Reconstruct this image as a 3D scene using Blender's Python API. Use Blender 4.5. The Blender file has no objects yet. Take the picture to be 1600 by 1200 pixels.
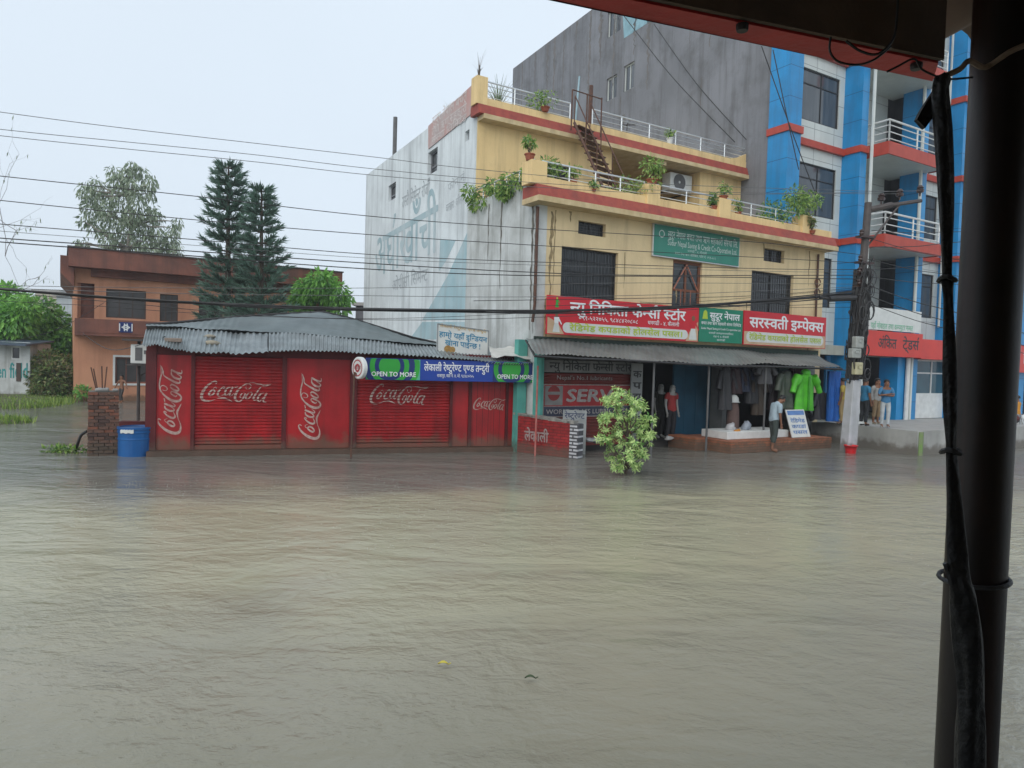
import bpy, bmesh, math, random
from mathutils import Vector, Matrix
rnd = random.Random(7)
sc = bpy.context.scene
COL = sc.collection
PI = math.pi
# ------------------------------------------------------------------ camera
FPX, PITCH, ROLL, EYE = 1100.0, math.radians(1.93), math.radians(1.72), 2.4
cp, sp, cr, sr = math.cos(PITCH), math.sin(PITCH), math.cos(ROLL), math.sin(ROLL)
CF_ = Vector((0, cp, -sp)); U0 = Vector((0, sp, cp)); R0 = Vector((1, 0, 0))
CR_ = cr*R0 + sr*U0; CU_ = cr*U0 - sr*R0
cam = bpy.data.cameras.new('camera'); camo = bpy.data.objects.new('camera', cam); COL.objects.link(camo)
cam.sensor_width = 36; cam.lens = 36*FPX/1600; cam.clip_start = 0.05; cam.clip_end = 9000
m = Matrix((CR_, CU_, -CF_)).transposed().to_4x4(); m.translation = Vector((0, 0, EYE)); camo.matrix_world = m
sc.camera = camo
# ------------------------------------------------------------------ sky, sun, exposure
SUN_EL, SUN_AZ = math.radians(42), math.radians(204)
w = bpy.data.worlds.new('World'); sc.world = w; w.use_nodes = True
nt = w.node_tree; nt.nodes.clear()
out = nt.nodes.new('ShaderNodeOutputWorld'); bg = nt.nodes.new('ShaderNodeBackground')
sky = nt.nodes.new('ShaderNodeTexSky'); sky.sky_type = 'NISHITA'; sky.sun_disc = False
sky.sun_elevation = SUN_EL; sky.sun_rotation = SUN_AZ; sky.air_density = 1.0; sky.dust_density = 4.0
mx = nt.nodes.new('ShaderNodeMixRGB'); mx.inputs[0].default_value = 0.9; mx.inputs[2].default_value = (5.85, 6.6, 7.35, 1)
tc = nt.nodes.new('ShaderNodeTexCoord'); cn = nt.nodes.new('ShaderNodeTexNoise'); cn.inputs['Scale'].default_value = 1.6; cn.inputs['Detail'].default_value = 3
cmr = nt.nodes.new('ShaderNodeMapRange'); cmr.inputs[3].default_value = 0.93; cmr.inputs[4].default_value = 1.07
vm = nt.nodes.new('ShaderNodeVectorMath'); vm.operation = 'SCALE'
nt.links.new(tc.outputs['Generated'], cn.inputs['Vector']); nt.links.new(cn.outputs['Fac'], cmr.inputs[0])
nt.links.new(sky.outputs[0], mx.inputs[1]); nt.links.new(mx.outputs[0], vm.inputs[0]); nt.links.new(cmr.outputs[0], vm.inputs['Scale'])
nt.links.new(vm.outputs[0], bg.inputs[0]); bg.inputs[1].default_value = 0.092
nt.links.new(bg.outputs[0], out.inputs[0])
sl = bpy.data.lights.new('sun', 'SUN'); sl.energy = 1.0; sl.angle = math.radians(60); sl.color = (1, .96, .9)
so = bpy.data.objects.new('sun', sl); COL.objects.link(so)
so.rotation_euler = (PI/2-SUN_EL, 0, PI-SUN_AZ)
sc.view_settings.view_transform = 'Standard'; sc.view_settings.look = 'None'
sc.view_settings.exposure = 0.62; sc.view_settings.gamma = 1.0
# ------------------------------------------------------------------ geometry helpers
def ray(px, py):
    return CR_*((px-800)/FPX) + CU_*((600-py)/FPX) + CF_
def onz(px, py, z=0.0):
    d = ray(px, py); return Vector((0, 0, EYE)) + d*((z-EYE)/d.z)
def aty(px, py, Y):
    d = ray(px, py); return Vector((0, 0, EYE)) + d*(Y/d.y)
class Fr:                       # a vertical facade: s along it, d out of it (towards the street), z up
    def __init__(s, o, u):
        u = Vector((u[0], u[1], 0)).normalized(); s.o = Vector((o[0], o[1], 0)); s.u = u; s.n = Vector((u.y, -u.x, 0))
    def P(s, a, d, z): return s.o + s.u*a + s.n*d + Vector((0, 0, z))
    def px(s, x, y, d=0.0):
        r = ray(x, y); o = s.o + s.n*d; t = o.dot(s.n)/r.dot(s.n); p = Vector((0, 0, EYE)) + r*t
        return (p-s.o).dot(s.u), p.z
    def rect(s, x0, y0, x1, y1, d=0.0):
        a = s.px(x0, y0, d); b = s.px(x1, y1, d); return a[0], b[0], b[1], a[1]
    def sub(s, a, d=0.0): return Fr(s.P(a, d, 0), s.u)
def catmull(pts, k=4):
    P = [Vector(p) for p in pts]; out = []
    for i in range(len(P)-1):
        p0 = P[max(i-1, 0)]; p1 = P[i]; p2 = P[i+1]; p3 = P[min(i+2, len(P)-1)]
        for j in range(k):
            t = j/k
            out.append(0.5*((2*p1)+(p2-p0)*t+(2*p0-5*p1+4*p2-p3)*t*t+(3*p1-p0-3*p2+p3)*t**3))
    out.append(P[-1]); return out
WORLD = Fr((0, 0), (1, 0))
class MB:
    def __init__(s): s.v = []; s.f = []; s.m = []; s.c = []
    def nxt(s): s.c.append((len(s.v), len(s.f)))     # what follows is a separate piece of the same kind
    def face(s, pts, mi=0):
        i = len(s.v); s.v += [tuple(p) for p in pts]; s.f.append(tuple(range(i, i+len(pts)))); s.m.append(mi)
    def grid(s, rows, mi=0, close=False):
        i = len(s.v); n = len(rows[0])
        for r in rows: s.v += [tuple(p) for p in r]
        for a in range(len(rows)-1):
            for b in range(n if close else n-1):
                c = (b+1) % n
                s.f.append((i+a*n+b, i+a*n+c, i+(a+1)*n+c, i+(a+1)*n+b)); s.m.append(mi)
    def hexa(s, c, mi=0):       # 8 corners: bottom ring, top ring
        i = len(s.v); s.v += [tuple(p) for p in c]
        for q in ((3, 2, 1, 0), (4, 5, 6, 7), (0, 1, 5, 4), (1, 2, 6, 5), (2, 3, 7, 6), (3, 0, 4, 7)):
            s.f.append(tuple(i+k for k in q)); s.m.append(mi)
    def box(s, fr, s0, s1, d0, d1, z0, z1, mi=0):
        s.hexa([fr.P(a, d, z) for z in (z0, z1) for a, d in ((s0, d0), (s0, d1), (s1, d1), (s1, d0))], mi)
    def prism(s, fr, pts, d0, d1, mi=0):     # polygon in (s,z) extruded from d0 to d1
        n = len(pts); i = len(s.v)
        s.v += [tuple(fr.P(a, d0, z)) for a, z in pts]+[tuple(fr.P(a, d1, z)) for a, z in pts]
        s.f.append(tuple(range(i, i+n))); s.f.append(tuple(range(i+2*n-1, i+n-1, -1))); s.m += [mi, mi]
        for k in range(n):
            j = (k+1) % n; s.f.append((i+k, i+n+k, i+n+j, i+j)); s.m.append(mi)
    def tube(s, pts, r, n=7, mi=0, caps=True):
        P = [Vector(p) for p in pts]; R = r if isinstance(r, (list, tuple)) else [r]*len(P)
        t = (P[1]-P[0]).normalized(); a = t.orthogonal().normalized(); rows = []
        for k, p in enumerate(P):
            t = (P[min(k+1, len(P)-1)]-P[max(k-1, 0)]).normalized()
            a = (a-t*a.dot(t)); a = a.normalized() if a.length > 1e-6 else t.orthogonal().normalized(); b = t.cross(a)
            rows.append([p+(a*math.cos(2*PI*j/n)+b*math.sin(2*PI*j/n))*R[k] for j in range(n)])
        s.grid(rows, mi, True)
        if caps: s.face(rows[0][::-1], mi); s.face(rows[-1], mi)
    def lathe(s, c, prof, n=16, mi=0, axis=None):
        c = Vector(c); rows = []
        for r, z in prof: rows.append([c+Vector((r*math.cos(2*PI*j/n), r*math.sin(2*PI*j/n), z)) for j in range(n)])
        s.grid(rows, mi, True); s.face(rows[0][::-1], mi); s.face(rows[-1], mi)
    def add(s, v, f, fn, mi=0):
        i = len(s.v); s.v += [tuple(fn(p)) for p in v]
        for q in f: s.f.append(tuple(i+k for k in q)); s.m.append(mi)
    def build(s, name, mats, parent=None, smooth=False, bevel=0, loc=None, kind=None):
        if s.c:
            cs = [(0, 0)]+[c for c in s.c if 0 < c[1] < len(s.f)]+[(len(s.v), len(s.f))]; r = None
            for (va, fa), (vb, fb) in zip(cs, cs[1:]):
                if fb <= fa: continue
                q = MB(); q.v = s.v[va:vb]; q.f = [tuple(i-va for i in f) for f in s.f[fa:fb]]; q.m = s.m[fa:fb]; o = q.build(name, mats, parent, smooth, bevel, loc, kind); r = r or o
            return r
        me = bpy.data.meshes.new(name); o = bpy.data.objects.new(name, me); COL.objects.link(o)
        off = Vector((0, 0, 0))
        if parent is not None:
            o.parent = parent; r = parent
            while r.parent: r = r.parent
            off = r.location.copy()
        else:
            if loc is None:
                xs = [p[0] for p in s.v]; ys = [p[1] for p in s.v]; zs = [p[2] for p in s.v]
                loc = ((min(xs)+max(xs))/2, (min(ys)+max(ys))/2, min(zs))
            off = Vector(loc); o.location = off
        me.from_pydata([(p[0]-off.x, p[1]-off.y, p[2]-off.z) for p in s.v], [], s.f)
        for k in (mats if isinstance(mats, (list, tuple)) else [mats]): me.materials.append(k)
        me.polygons.foreach_set('material_index', s.m)
        me.validate()
        if bevel:
            bm = bmesh.new(); bm.from_mesh(me); bmesh.ops.remove_doubles(bm, verts=bm.verts, dist=1e-4)
            es = [e for e in bm.edges if len(e.link_faces) == 2 and e.calc_face_angle(0) > .6]
            bmesh.ops.bevel(bm, geom=es, offset=bevel, segments=1, affect='EDGES'); bm.to_mesh(me); bm.free()
        if smooth:
            me.polygons.foreach_set('use_smooth', [True]*len(me.polygons))
        if kind: o['kind'] = kind
        return o
def tag(o, label, cat, group=None, kind=None):
    o['label'] = label; o['category'] = cat
    if group: o['group'] = group
    if kind: o['kind'] = kind
    return o
def thing(name, label, cat, loc, group=None):
    o = bpy.data.objects.new(name, None); o.empty_display_size = .2; COL.objects.link(o); o.location = Vector(loc)
    return tag(o, label, cat, group)
def copy_thing(o, loc, rz, scale=1.0, label=None):
    def rec(a, par):
        c = a.copy(); COL.objects.link(c); c.parent = par
        for ch in list(a.children): rec(ch, c)
        return c
    r = rec(o, None); r.location = Vector(loc); r.rotation_euler = (0, 0, rz); r.scale = (scale,)*3
    if label: r['label'] = label
    return r
# ------------------------------------------------------------------ materials
def N(t, k): return t.nodes.new(k)
def mat(name, c1, c2=None, rough=.6, scale=3.0, bump=0.0, bscale=None, streak=0.0, sc_=None, spec=.4, metal=0.0, detail=5, blotch=0.0, coat=0.0, tide=None):
    """noise-varied colour, optional rain streaks running down and blotches of grime"""
    M = bpy.data.materials.new(name); M.use_nodes = True; t = M.node_tree; b = t.nodes['Principled BSDF']
    c2 = c2 or tuple(x*.72 for x in c1)
    tc = N(t, 'ShaderNodeTexCoord'); no = N(t, 'ShaderNodeTexNoise'); no.inputs['Scale'].default_value = scale; no.inputs['Detail'].default_value = detail
    t.links.new(tc.outputs['Object'], no.inputs['Vector'])
    rp = N(t, 'ShaderNodeMapRange'); rp.inputs[1].default_value = .32; rp.inputs[2].default_value = .68
    t.links.new(no.outputs['Fac'], rp.inputs[0])
    mix = N(t, 'ShaderNodeMixRGB'); mix.inputs[1].default_value = (*c1, 1); mix.inputs[2].default_value = (*c2, 1)
    t.links.new(rp.outputs[0], mix.inputs[0]); col = mix.outputs[0]
    def layer(col, vec_scale, lo, hi, amt, c):
        mp = N(t, 'ShaderNodeMapping'); mp.inputs['Scale'].default_value = vec_scale
        n2 = N(t, 'ShaderNodeTexNoise'); n2.inputs['Scale'].default_value = 1.0; n2.inputs['Detail'].default_value = 6; n2.inputs['Roughness'].default_value = .65
        t.links.new(tc.outputs['Object'], mp.inputs[0]); t.links.new(mp.outputs[0], n2.inputs['Vector'])
        r2 = N(t, 'ShaderNodeMapRange'); r2.inputs[1].default_value = lo; r2.inputs[2].default_value = hi; r2.inputs[4].default_value = amt
        t.links.new(n2.outputs['Fac'], r2.inputs[0])
        m2 = N(t, 'ShaderNodeMixRGB'); m2.inputs[2].default_value = (*c, 1)
        t.links.new(r2.outputs[0], m2.inputs[0]); t.links.new(col, m2.inputs[1]); return m2.outputs[0]
    dk = sc_ or tuple(x*.3 for x in c1)
    if streak: col = layer(col, (3.2, 3.2, .22), .48, .72, streak, dk)
    if blotch: col = layer(col, (.8, .8, .7), .5, .72, blotch, dk)
    if tide:        # dried mud splashed up from the flood line
        ge = N(t, 'ShaderNodeNewGeometry'); sz = N(t, 'ShaderNodeSeparateXYZ'); t.links.new(ge.outputs['Position'], sz.inputs[0])
        n4 = N(t, 'ShaderNodeTexNoise'); n4.inputs['Scale'].default_value = 4.5; n4.inputs['Detail'].default_value = 6; t.links.new(ge.outputs['Position'], n4.inputs['Vector'])
        a4 = N(t, 'ShaderNodeMath'); a4.operation = 'MULTIPLY_ADD'; a4.inputs[1].default_value = -.55; t.links.new(n4.outputs['Fac'], a4.inputs[0]); t.links.new(sz.outputs[2], a4.inputs[2])
        r4 = N(t, 'ShaderNodeMapRange'); r4.inputs[1].default_value = tide-.34; r4.inputs[2].default_value = tide-.12; r4.inputs[3].default_value = .75; r4.inputs[4].default_value = 0; t.links.new(a4.outputs[0], r4.inputs[0])
        m4 = N(t, 'ShaderNodeMixRGB'); m4.inputs[2].default_value = (.13, .095, .065, 1); t.links.new(r4.outputs[0], m4.inputs[0]); t.links.new(col, m4.inputs[1]); col = m4.outputs[0]
    t.links.new(col, b.inputs['Base Color'])
    b.inputs['Roughness'].default_value = rough; b.inputs['Metallic'].default_value = metal
    b.inputs['Specular IOR Level'].default_value = spec
    if coat: b.inputs['Coat Weight'].default_value = coat
    if bump:
        n3 = N(t, 'ShaderNodeTexNoise'); n3.inputs['Scale'].default_value = bscale or scale*6; n3.inputs['Detail'].default_value = 4
        t.links.new(tc.outputs['Object'], n3.inputs['Vector'])
        bp = N(t, 'ShaderNodeBump'); bp.inputs['Strength'].default_value = bump; bp.inputs['Distance'].default_value = .03
        t.links.new(n3.outputs['Fac'], bp.inputs['Height']); t.links.new(bp.outputs[0], b.inputs['Normal'])
    return M
def brickmat(name, c1, c2, mortar, u, bw=.22, bh=.075, rough=.8, ms=.012):
    M = bpy.data.materials.new(name); M.use_nodes = True; t = M.node_tree; b = t.nodes['Principled BSDF']
    tc = N(t, 'ShaderNodeTexCoord'); dt = N(t, 'ShaderNodeVectorMath'); dt.operation = 'DOT_PRODUCT'; dt.inputs[1].default_value = (u[0], u[1], 0)
    t.links.new(tc.outputs['Object'], dt.inputs[0])
    sx = N(t, 'ShaderNodeSeparateXYZ'); t.links.new(tc.outputs['Object'], sx.inputs[0])
    cx = N(t, 'ShaderNodeCombineXYZ'); t.links.new(dt.outputs['Value'], cx.inputs[0]); t.links.new(sx.outputs[2], cx.inputs[1])
    br = N(t, 'ShaderNodeTexBrick'); t.links.new(cx.outputs[0], br.inputs['Vector'])
    br.inputs['Color1'].default_value = (*c1, 1); br.inputs['Color2'].default_value = (*c2, 1); br.inputs['Mortar'].default_value = (*mortar, 1)
    br.inputs['Scale'].default_value = 1; br.inputs['Brick Width'].default_value = bw; br.inputs['Row Height'].default_value = bh; br.inputs['Mortar Size'].default_value = ms
    no = N(t, 'ShaderNodeTexNoise'); no.inputs['Scale'].default_value = 6; no.inputs['Detail'].default_value = 6; t.links.new(tc.outputs['Object'], no.inputs['Vector'])
    mr = N(t, 'ShaderNodeMapRange'); mr.inputs[1].default_value = .3; mr.inputs[2].default_value = .7; mr.inputs[3].default_value = .6; mr.inputs[4].default_value = 1.15
    t.links.new(no.outputs['Fac'], mr.inputs[0])
    ml = N(t, 'ShaderNodeVectorMath'); ml.operation = 'SCALE'; t.links.new(br.outputs['Color'], ml.inputs[0]); t.links.new(mr.outputs[0], ml.inputs['Scale'])
    t.links.new(ml.outputs[0], b.inputs['Base Color']); b.inputs['Roughness'].default_value = rough
    bp = N(t, 'ShaderNodeBump'); bp.inputs['Strength'].default_value = .9; bp.inputs['Distance'].default_value = .02; bp.invert = True
    t.links.new(br.outputs['Fac'], bp.inputs['Height']); t.links.new(bp.outputs[0], b.inputs['Normal'])
    return M
K = {}
K['yellow'] = mat('cream_yellow_plaster', (.74, .59, .35), (.67, .53, .31), .75, 1.2, .25, 20, streak=.36, sc_=(.30, .23, .14), blotch=.22)
K['yellow2'] = mat('ochre_plaster', (.82, .615, .31), (.75, .55, .27), .75, 1.2, .2, 20, streak=.4, sc_=(.25, .17, .08), blotch=.25)
K['cream'] = mat('cream_edge_paint', (.62, .50, .30), (.5, .38, .2), .7, 4, .1, streak=.3, sc_=(.2, .15, .1))
K['redband'] = mat('red_band_paint', (.36, .075, .05), (.27, .05, .04), .65, 5, .15, streak=.4, sc_=(.12, .05, .04))
K['greyside'] = mat('pale_grey_gable_plaster', (.74, .80, .82), (.62, .67, .69), .8, .7, .3, 14, streak=.5, sc_=(.2, .22, .23), blotch=.25)
K['mould'] = mat('mould_stained_plaster', (.62, .65, .65), (.46, .48, .47), .85, 1.6, .4, 12, streak=.75, sc_=(.16, .16, .14), blotch=.35)
K['cement'] = mat('raw_cement_render', (.225, .235, .26), (.165, .173, .19), .85, .5, .35, 10, streak=.6, sc_=(.07, .07, .068), blotch=.55)
K['blue'] = mat('blue_cladding_panel', (.013, .27, .60), (.013, .225, .50), .3, 1.5, 0, streak=.4, sc_=(.035, .10, .22), blotch=.25)
K['white_tile'] = mat('white_cladding_panel', (.60, .64, .62), (.52, .56, .54), .35, 1.2, 0, streak=.25, sc_=(.35, .37, .36))
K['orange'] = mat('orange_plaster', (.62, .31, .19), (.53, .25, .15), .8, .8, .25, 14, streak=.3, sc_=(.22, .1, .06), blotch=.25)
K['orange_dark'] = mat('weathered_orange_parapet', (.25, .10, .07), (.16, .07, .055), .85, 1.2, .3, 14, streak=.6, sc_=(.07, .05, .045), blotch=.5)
K['dark_red'] = mat('shutter_red_paint', (.42, .017, .021), (.28, .013, .017), .38, 2.2, .1, 40, streak=.45, sc_=(.07, .016, .014), blotch=.35, tide=.30)
K['panel_red'] = mat('panel_red_paint', (.44, .017, .022), (.31, .014, .018), .35, 1.6, .1, 30, streak=.5, sc_=(.08, .016, .014), blotch=.35, tide=.32)
K['red_wood'] = mat('dark_red_wood_frame', (.12, .012, .014), (.08, .01, .012), .55, 3, .2, 30, streak=.4)
K['logo'] = mat('faded_logo_white', (.54, .46, .41), (.38, .24, .21), .6, 16, streak=.65, sc_=(.26, .07, .06))
K['white'] = mat('white_paint', (.72, .74, .73), (.6, .62, .61), .5, 4, streak=.15, sc_=(.4, .4, .38))
K['sign_white'] = mat('sign_board_white', (.68, .70, .68), (.6, .62, .6), .4, 4, streak=.2, sc_=(.4, .42, .4))
K['ltr_white'] = mat('white_lettering', (.80, .82, .84), (.74, .76, .78), .5, 8)
K['ltr_teal'] = mat('teal_lettering', (.03, .25, .42), (.03, .2, .36), .5, 8)
K['ltr_dark'] = mat('black_lettering', (.03, .03, .035), (.05, .05, .05), .5, 8)
K['ltr_lime'] = mat('yellow_green_lettering', (.50, .60, .06), (.36, .5, .05), .5, 8)
K['ltr_faint'] = mat('faded_paint_lettering', (.33, .30, .29), (.27, .17, .16), .6, 20)
K['ltr_orange'] = mat('orange_lettering', (.65, .42, .12), (.5, .3, .1), .5, 8)
K['sign_red'] = mat('red_flex_banner', (.60, .018, .03), (.50, .014, .028), .35, 1.2, .1, 3)
K['fascia_red'] = mat('red_fascia_panel', (.62, .035, .02), (.52, .03, .02), .3, 1.2)
K['sign_green'] = mat('green_flex_banner', (.012, .22, .13), (.012, .18, .11), .35, 1.2)
K['sign_green2'] = mat('faded_green_board', (.035, .23, .17), (.03, .19, .145), .45, 1.5, streak=.25, sc_=(.1, .26, .2))
K['sign_blue'] = mat('blue_flex_banner', (.015, .055, .33), (.013, .045, .27), .3, 1.2)
K['sign_lime'] = mat('bright_green_print', (.035, .36, .05), (.03, .3, .045), .3, 1.5)
K['sign_navy'] = mat('navy_print', (.012, .03, .16), (.012, .03, .13), .3, 1.5)
K['sign_mint'] = mat('pale_green_print', (.10, .42, .26), (.08, .38, .22), .3, 1.5)
K['beige'] = mat('beige_print', (.6, .42, .27), (.5, .33, .2), .4, 3)
K['teal'] = mat('teal_painted_wood', (.12, .42, .36), (.08, .32, .28), .6, 3, .15, streak=.4, sc_=(.08, .12, .1))
K['blue_door'] = mat('blue_painted_door', (.02, .10, .17), (.016, .075, .13), .45, 2, .1, streak=.3)
K['tin'] = mat('galvanised_tin', (.29, .33, .34), (.15, .175, .18), .36, 2.6, .1, 8, streak=.35, sc_=(.16, .16, .15), metal=.45, blotch=.4)
K['tin_old'] = mat('weathered_tin', (.15, .185, .19), (.085, .11, .115), .45, 1.3, .25, 5, streak=.3, sc_=(.12, .13, .13), metal=.25, blotch=.5)
K['tin_awn'] = mat('grey_awning_tin', (.23, .25, .245), (.15, .165, .16), .45, 1.3, .15, 7, streak=.3, metal=.2, blotch=.5)
K['steel'] = mat('stainless_rail', (.66, .69, .71), (.56, .6, .62), .28, 8, metal=.55)
K['rust'] = mat('rusty_steel', (.13, .062, .04), (.075, .042, .034), .75, 8, .3)
K['dark_steel'] = mat('dark_painted_steel', (.035, .033, .034), (.022, .021, .022), .5, 5, .1)
K['pole_iron'] = mat('iron_pole', (.085, .07, .065), (.055, .048, .047), .6, 5, .2, streak=.4)
K['concrete'] = mat('concrete', (.34, .34, .33), (.25, .25, .24), .8, 2, .3, streak=.35, blotch=.3)
K['conc_light'] = mat('pale_wet_concrete', (.42, .42, .40), (.33, .33, .31), .6, 2, .2, streak=.3, blotch=.3)
K['glass'] = mat('dark_window_glass', (.022, .026, .03), (.035, .04, .045), .08, .9, spec=.6)
K['glass_b'] = mat('grey_reflective_glass', (.07, .085, .10), (.045, .055, .07), .08, .5, spec=.7, streak=.5, sc_=(.17, .18, .185))
K['frame_dk'] = mat('dark_window_frame', (.03, .03, .032), None, .5, 6)
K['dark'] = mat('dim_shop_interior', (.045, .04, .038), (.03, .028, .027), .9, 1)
K['orange_step'] = brickmat('orange_brick_step', (.36, .13, .06), (.30, .10, .05), (.2, .1, .06), (.857, .515))
K['water_pipe'] = mat('black_pipe', (.02, .02, .022), None, .4, 4)
K['cable'] = mat('black_cable', (.022, .022, .024), (.04, .04, .04), .5, 4)
K['cable_g'] = mat('grey_cable', (.13, .135, .14), (.09, .09, .09), .5, 4)
K['barrel'] = mat('blue_plastic', (.012, .115, .34), (.012, .09, .28), .35, 3, .05, streak=.2, sc_=(.03, .06, .12))
K['bucket'] = mat('red_plastic', (.62, .02, .025), (.52, .02, .025), .35, 3)
K['skin'] = mat('brown_skin', (.24, .115, .068), (.2, .095, .055), .55, 8)
K['hair'] = mat('black_hair', (.012, .011, .011), None, .5, 20)
K['eye'] = mat('eye_dark', (.01, .01, .01), None, .2, 5)
K['bark'] = mat('tree_bark', (.10, .075, .055), (.06, .048, .038), .9, 4, .6)
K['bark_pale'] = mat('pale_bark', (.33, .30, .26), (.2, .18, .15), .85, 4, .4)
K['terracotta'] = mat('terracotta', (.36, .10, .055), (.27, .08, .045), .75, 5)
def leafmat(name, c, tr=.25, rough=.45):
    c = tuple(min(.9, x*1.3) for x in c); M = mat(name, c, tuple(x*.75 for x in c), rough, 6); b = M.node_tree.nodes['Principled BSDF']
    b.inputs['Transmission Weight'].default_value = 0
    t = M.node_tree; tl = N(t, 'ShaderNodeBsdfTranslucent'); tl.inputs[0].default_value = (*[min(1, x*1.3) for x in c], 1)
    ms = N(t, 'ShaderNodeMixShader'); ms.inputs[0].default_value = tr; o = t.nodes['Material Output']
    t.links.new(b.outputs[0], ms.inputs[1]); t.links.new(tl.outputs[0], ms.inputs[2]); t.links.new(ms.outputs[0], o.inputs[0])
    return M
def addtide(M, tide):       # dried mud and damp above the flood line
    t = M.node_tree; b = t.nodes['Principled BSDF']; src = b.inputs['Base Color'].links[0].from_socket
    ge = N(t, 'ShaderNodeNewGeometry'); sz = N(t, 'ShaderNodeSeparateXYZ'); t.links.new(ge.outputs['Position'], sz.inputs[0])
    n4 = N(t, 'ShaderNodeTexNoise'); n4.inputs['Scale'].default_value = 5; n4.inputs['Detail'].default_value = 6; t.links.new(ge.outputs['Position'], n4.inputs['Vector'])
    a4 = N(t, 'ShaderNodeMath'); a4.operation = 'MULTIPLY_ADD'; a4.inputs[1].default_value = -.45; t.links.new(n4.outputs['Fac'], a4.inputs[0]); t.links.new(sz.outputs[2], a4.inputs[2])
    r4 = N(t, 'ShaderNodeMapRange'); r4.inputs[1].default_value = tide-.30; r4.inputs[2].default_value = tide-.14; r4.inputs[3].default_value = .7; r4.inputs[4].default_value = 0; t.links.new(a4.outputs[0], r4.inputs[0])
    m4 = N(t, 'ShaderNodeMixRGB'); m4.inputs[2].default_value = (.10, .08, .058, 1); t.links.new(r4.outputs[0], m4.inputs[0]); t.links.new(src, m4.inputs[1]); t.links.new(m4.outputs[0], b.inputs['Base Color']); return M
for k_ in ('red_wood', 'conc_light', 'teal', 'orange_step', 'orange', 'mould'): addtide(K[k_], .24)
L = {}
L['euc'] = [leafmat('grey_green_leaf', (.21, .27, .18)), leafmat('pale_grey_green_leaf', (.30, .355, .25)), leafmat('olive_leaf', (.12, .165, .095))]
L['pine'] = [leafmat('dark_pine_needle', (.11, .20, .145), .15), leafmat('blue_pine_needle', (.135, .22, .175), .15), leafmat('deep_pine_needle', (.065, .11, .08), .15)]
L['mango'] = [leafmat('bright_leaf', (.21, .44, .09)), leafmat('mid_leaf', (.15, .34, .08)), leafmat('deep_leaf', (.09, .21, .065))]
L['hedge'] = [leafmat('dull_hedge_leaf', (.17, .24, .08)), leafmat('brown_hedge_leaf', (.20, .18, .09)), leafmat('deep_hedge_leaf', (.06, .10, .035))]
L['ficus'] = [leafmat('cream_edged_leaf', (.47, .60, .24), .2), leafmat('light_green_leaf', (.34, .50, .19), .2), leafmat('green_leaf', (.13, .29, .07), .2)]
L['pot'] = [leafmat('pot_leaf', (.16, .28, .06)), leafmat('pot_leaf_light', (.26, .36, .10)), leafmat('pot_leaf_dark', (.07, .15, .04))]
L['grass'] = [leafmat('grass_blade', (.17, .27, .05)), leafmat('grass_blade_light', (.25, .33, .08)), leafmat('grass_blade_dark', (.10, .18, .04))]
def panelmat(base, name, u, bw, bh, mortar):
    """cladding: thin panel joints over the base paint"""
    M = base.copy(); M.name = name; t = M.node_tree; b = t.nodes['Principled BSDF']; src = b.inputs['Base Color'].links[0].from_socket
    tc = N(t, 'ShaderNodeTexCoord'); dt = N(t, 'ShaderNodeVectorMath'); dt.operation = 'DOT_PRODUCT'; dt.inputs[1].default_value = (u[0], u[1], 0); t.links.new(tc.outputs['Object'], dt.inputs[0])
    sx = N(t, 'ShaderNodeSeparateXYZ'); t.links.new(tc.outputs['Object'], sx.inputs[0]); cx = N(t, 'ShaderNodeCombineXYZ'); t.links.new(dt.outputs['Value'], cx.inputs[0]); t.links.new(sx.outputs[2], cx.inputs[1])
    br = N(t, 'ShaderNodeTexBrick'); br.offset = 0; br.inputs['Scale'].default_value = 1; br.inputs['Brick Width'].default_value = bw; br.inputs['Row Height'].default_value = bh; br.inputs['Mortar Size'].default_value = .012
    t.links.new(cx.outputs[0], br.inputs['Vector']); mx_ = N(t, 'ShaderNodeMixRGB'); mx_.inputs[2].default_value = (*mortar, 1)
    t.links.new(br.outputs['Fac'], mx_.inputs[0]); t.links.new(src, mx_.inputs[1]); t.links.new(mx_.outputs[0], b.inputs['Base Color']); return M
# ------------------------------------------------------------------ lettering
_tc = {}
import re
STEM = 'खगघचजझञणतथधनपबभमयलवशषसक'
def shape(s):
    """simple Devanagari shaping: half forms, rakar, reph, and the short i moved before its cluster"""
    s = re.sub('र्([क-ह])', r'\1॔', s)
    s = re.sub('([क-ह])्र', r'\1्', s)
    s = re.sub('([%s])्(?=[क-ह])' % STEM, r'\1~', s)
    return re.sub('((?:[क-ह]~)*[क-ह]्?॔?)ि', r'ि\1', s)
def _glyphs(s, bold):
    k = (s, bold)
    if k in _tc: return _tc[k]
    c = bpy.data.curves.new('t', 'FONT'); c.body = s; c.resolution_u = 2; c.dimensions = '2D'; c.fill_mode = 'BOTH'
    o = bpy.data.objects.new('t', c); COL.objects.link(o)
    dg = bpy.context.evaluated_depsgraph_get(); dg.update()
    e = o.evaluated_get(dg); me = e.to_mesh()
    v = [tuple(p.co) for p in me.vertices]; f = [tuple(p.vertices) for p in me.polygons]; e.to_mesh_clear()
    bpy.data.objects.remove(o); bpy.data.curves.remove(c)
    _tc[k] = (v, f); return _tc[k]
def _adv(s, bold):
    H = max(p[0] for p in _glyphs('H', bold)[0]); return max(p[0] for p in _glyphs(s+'H', bold)[0])-H
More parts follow.
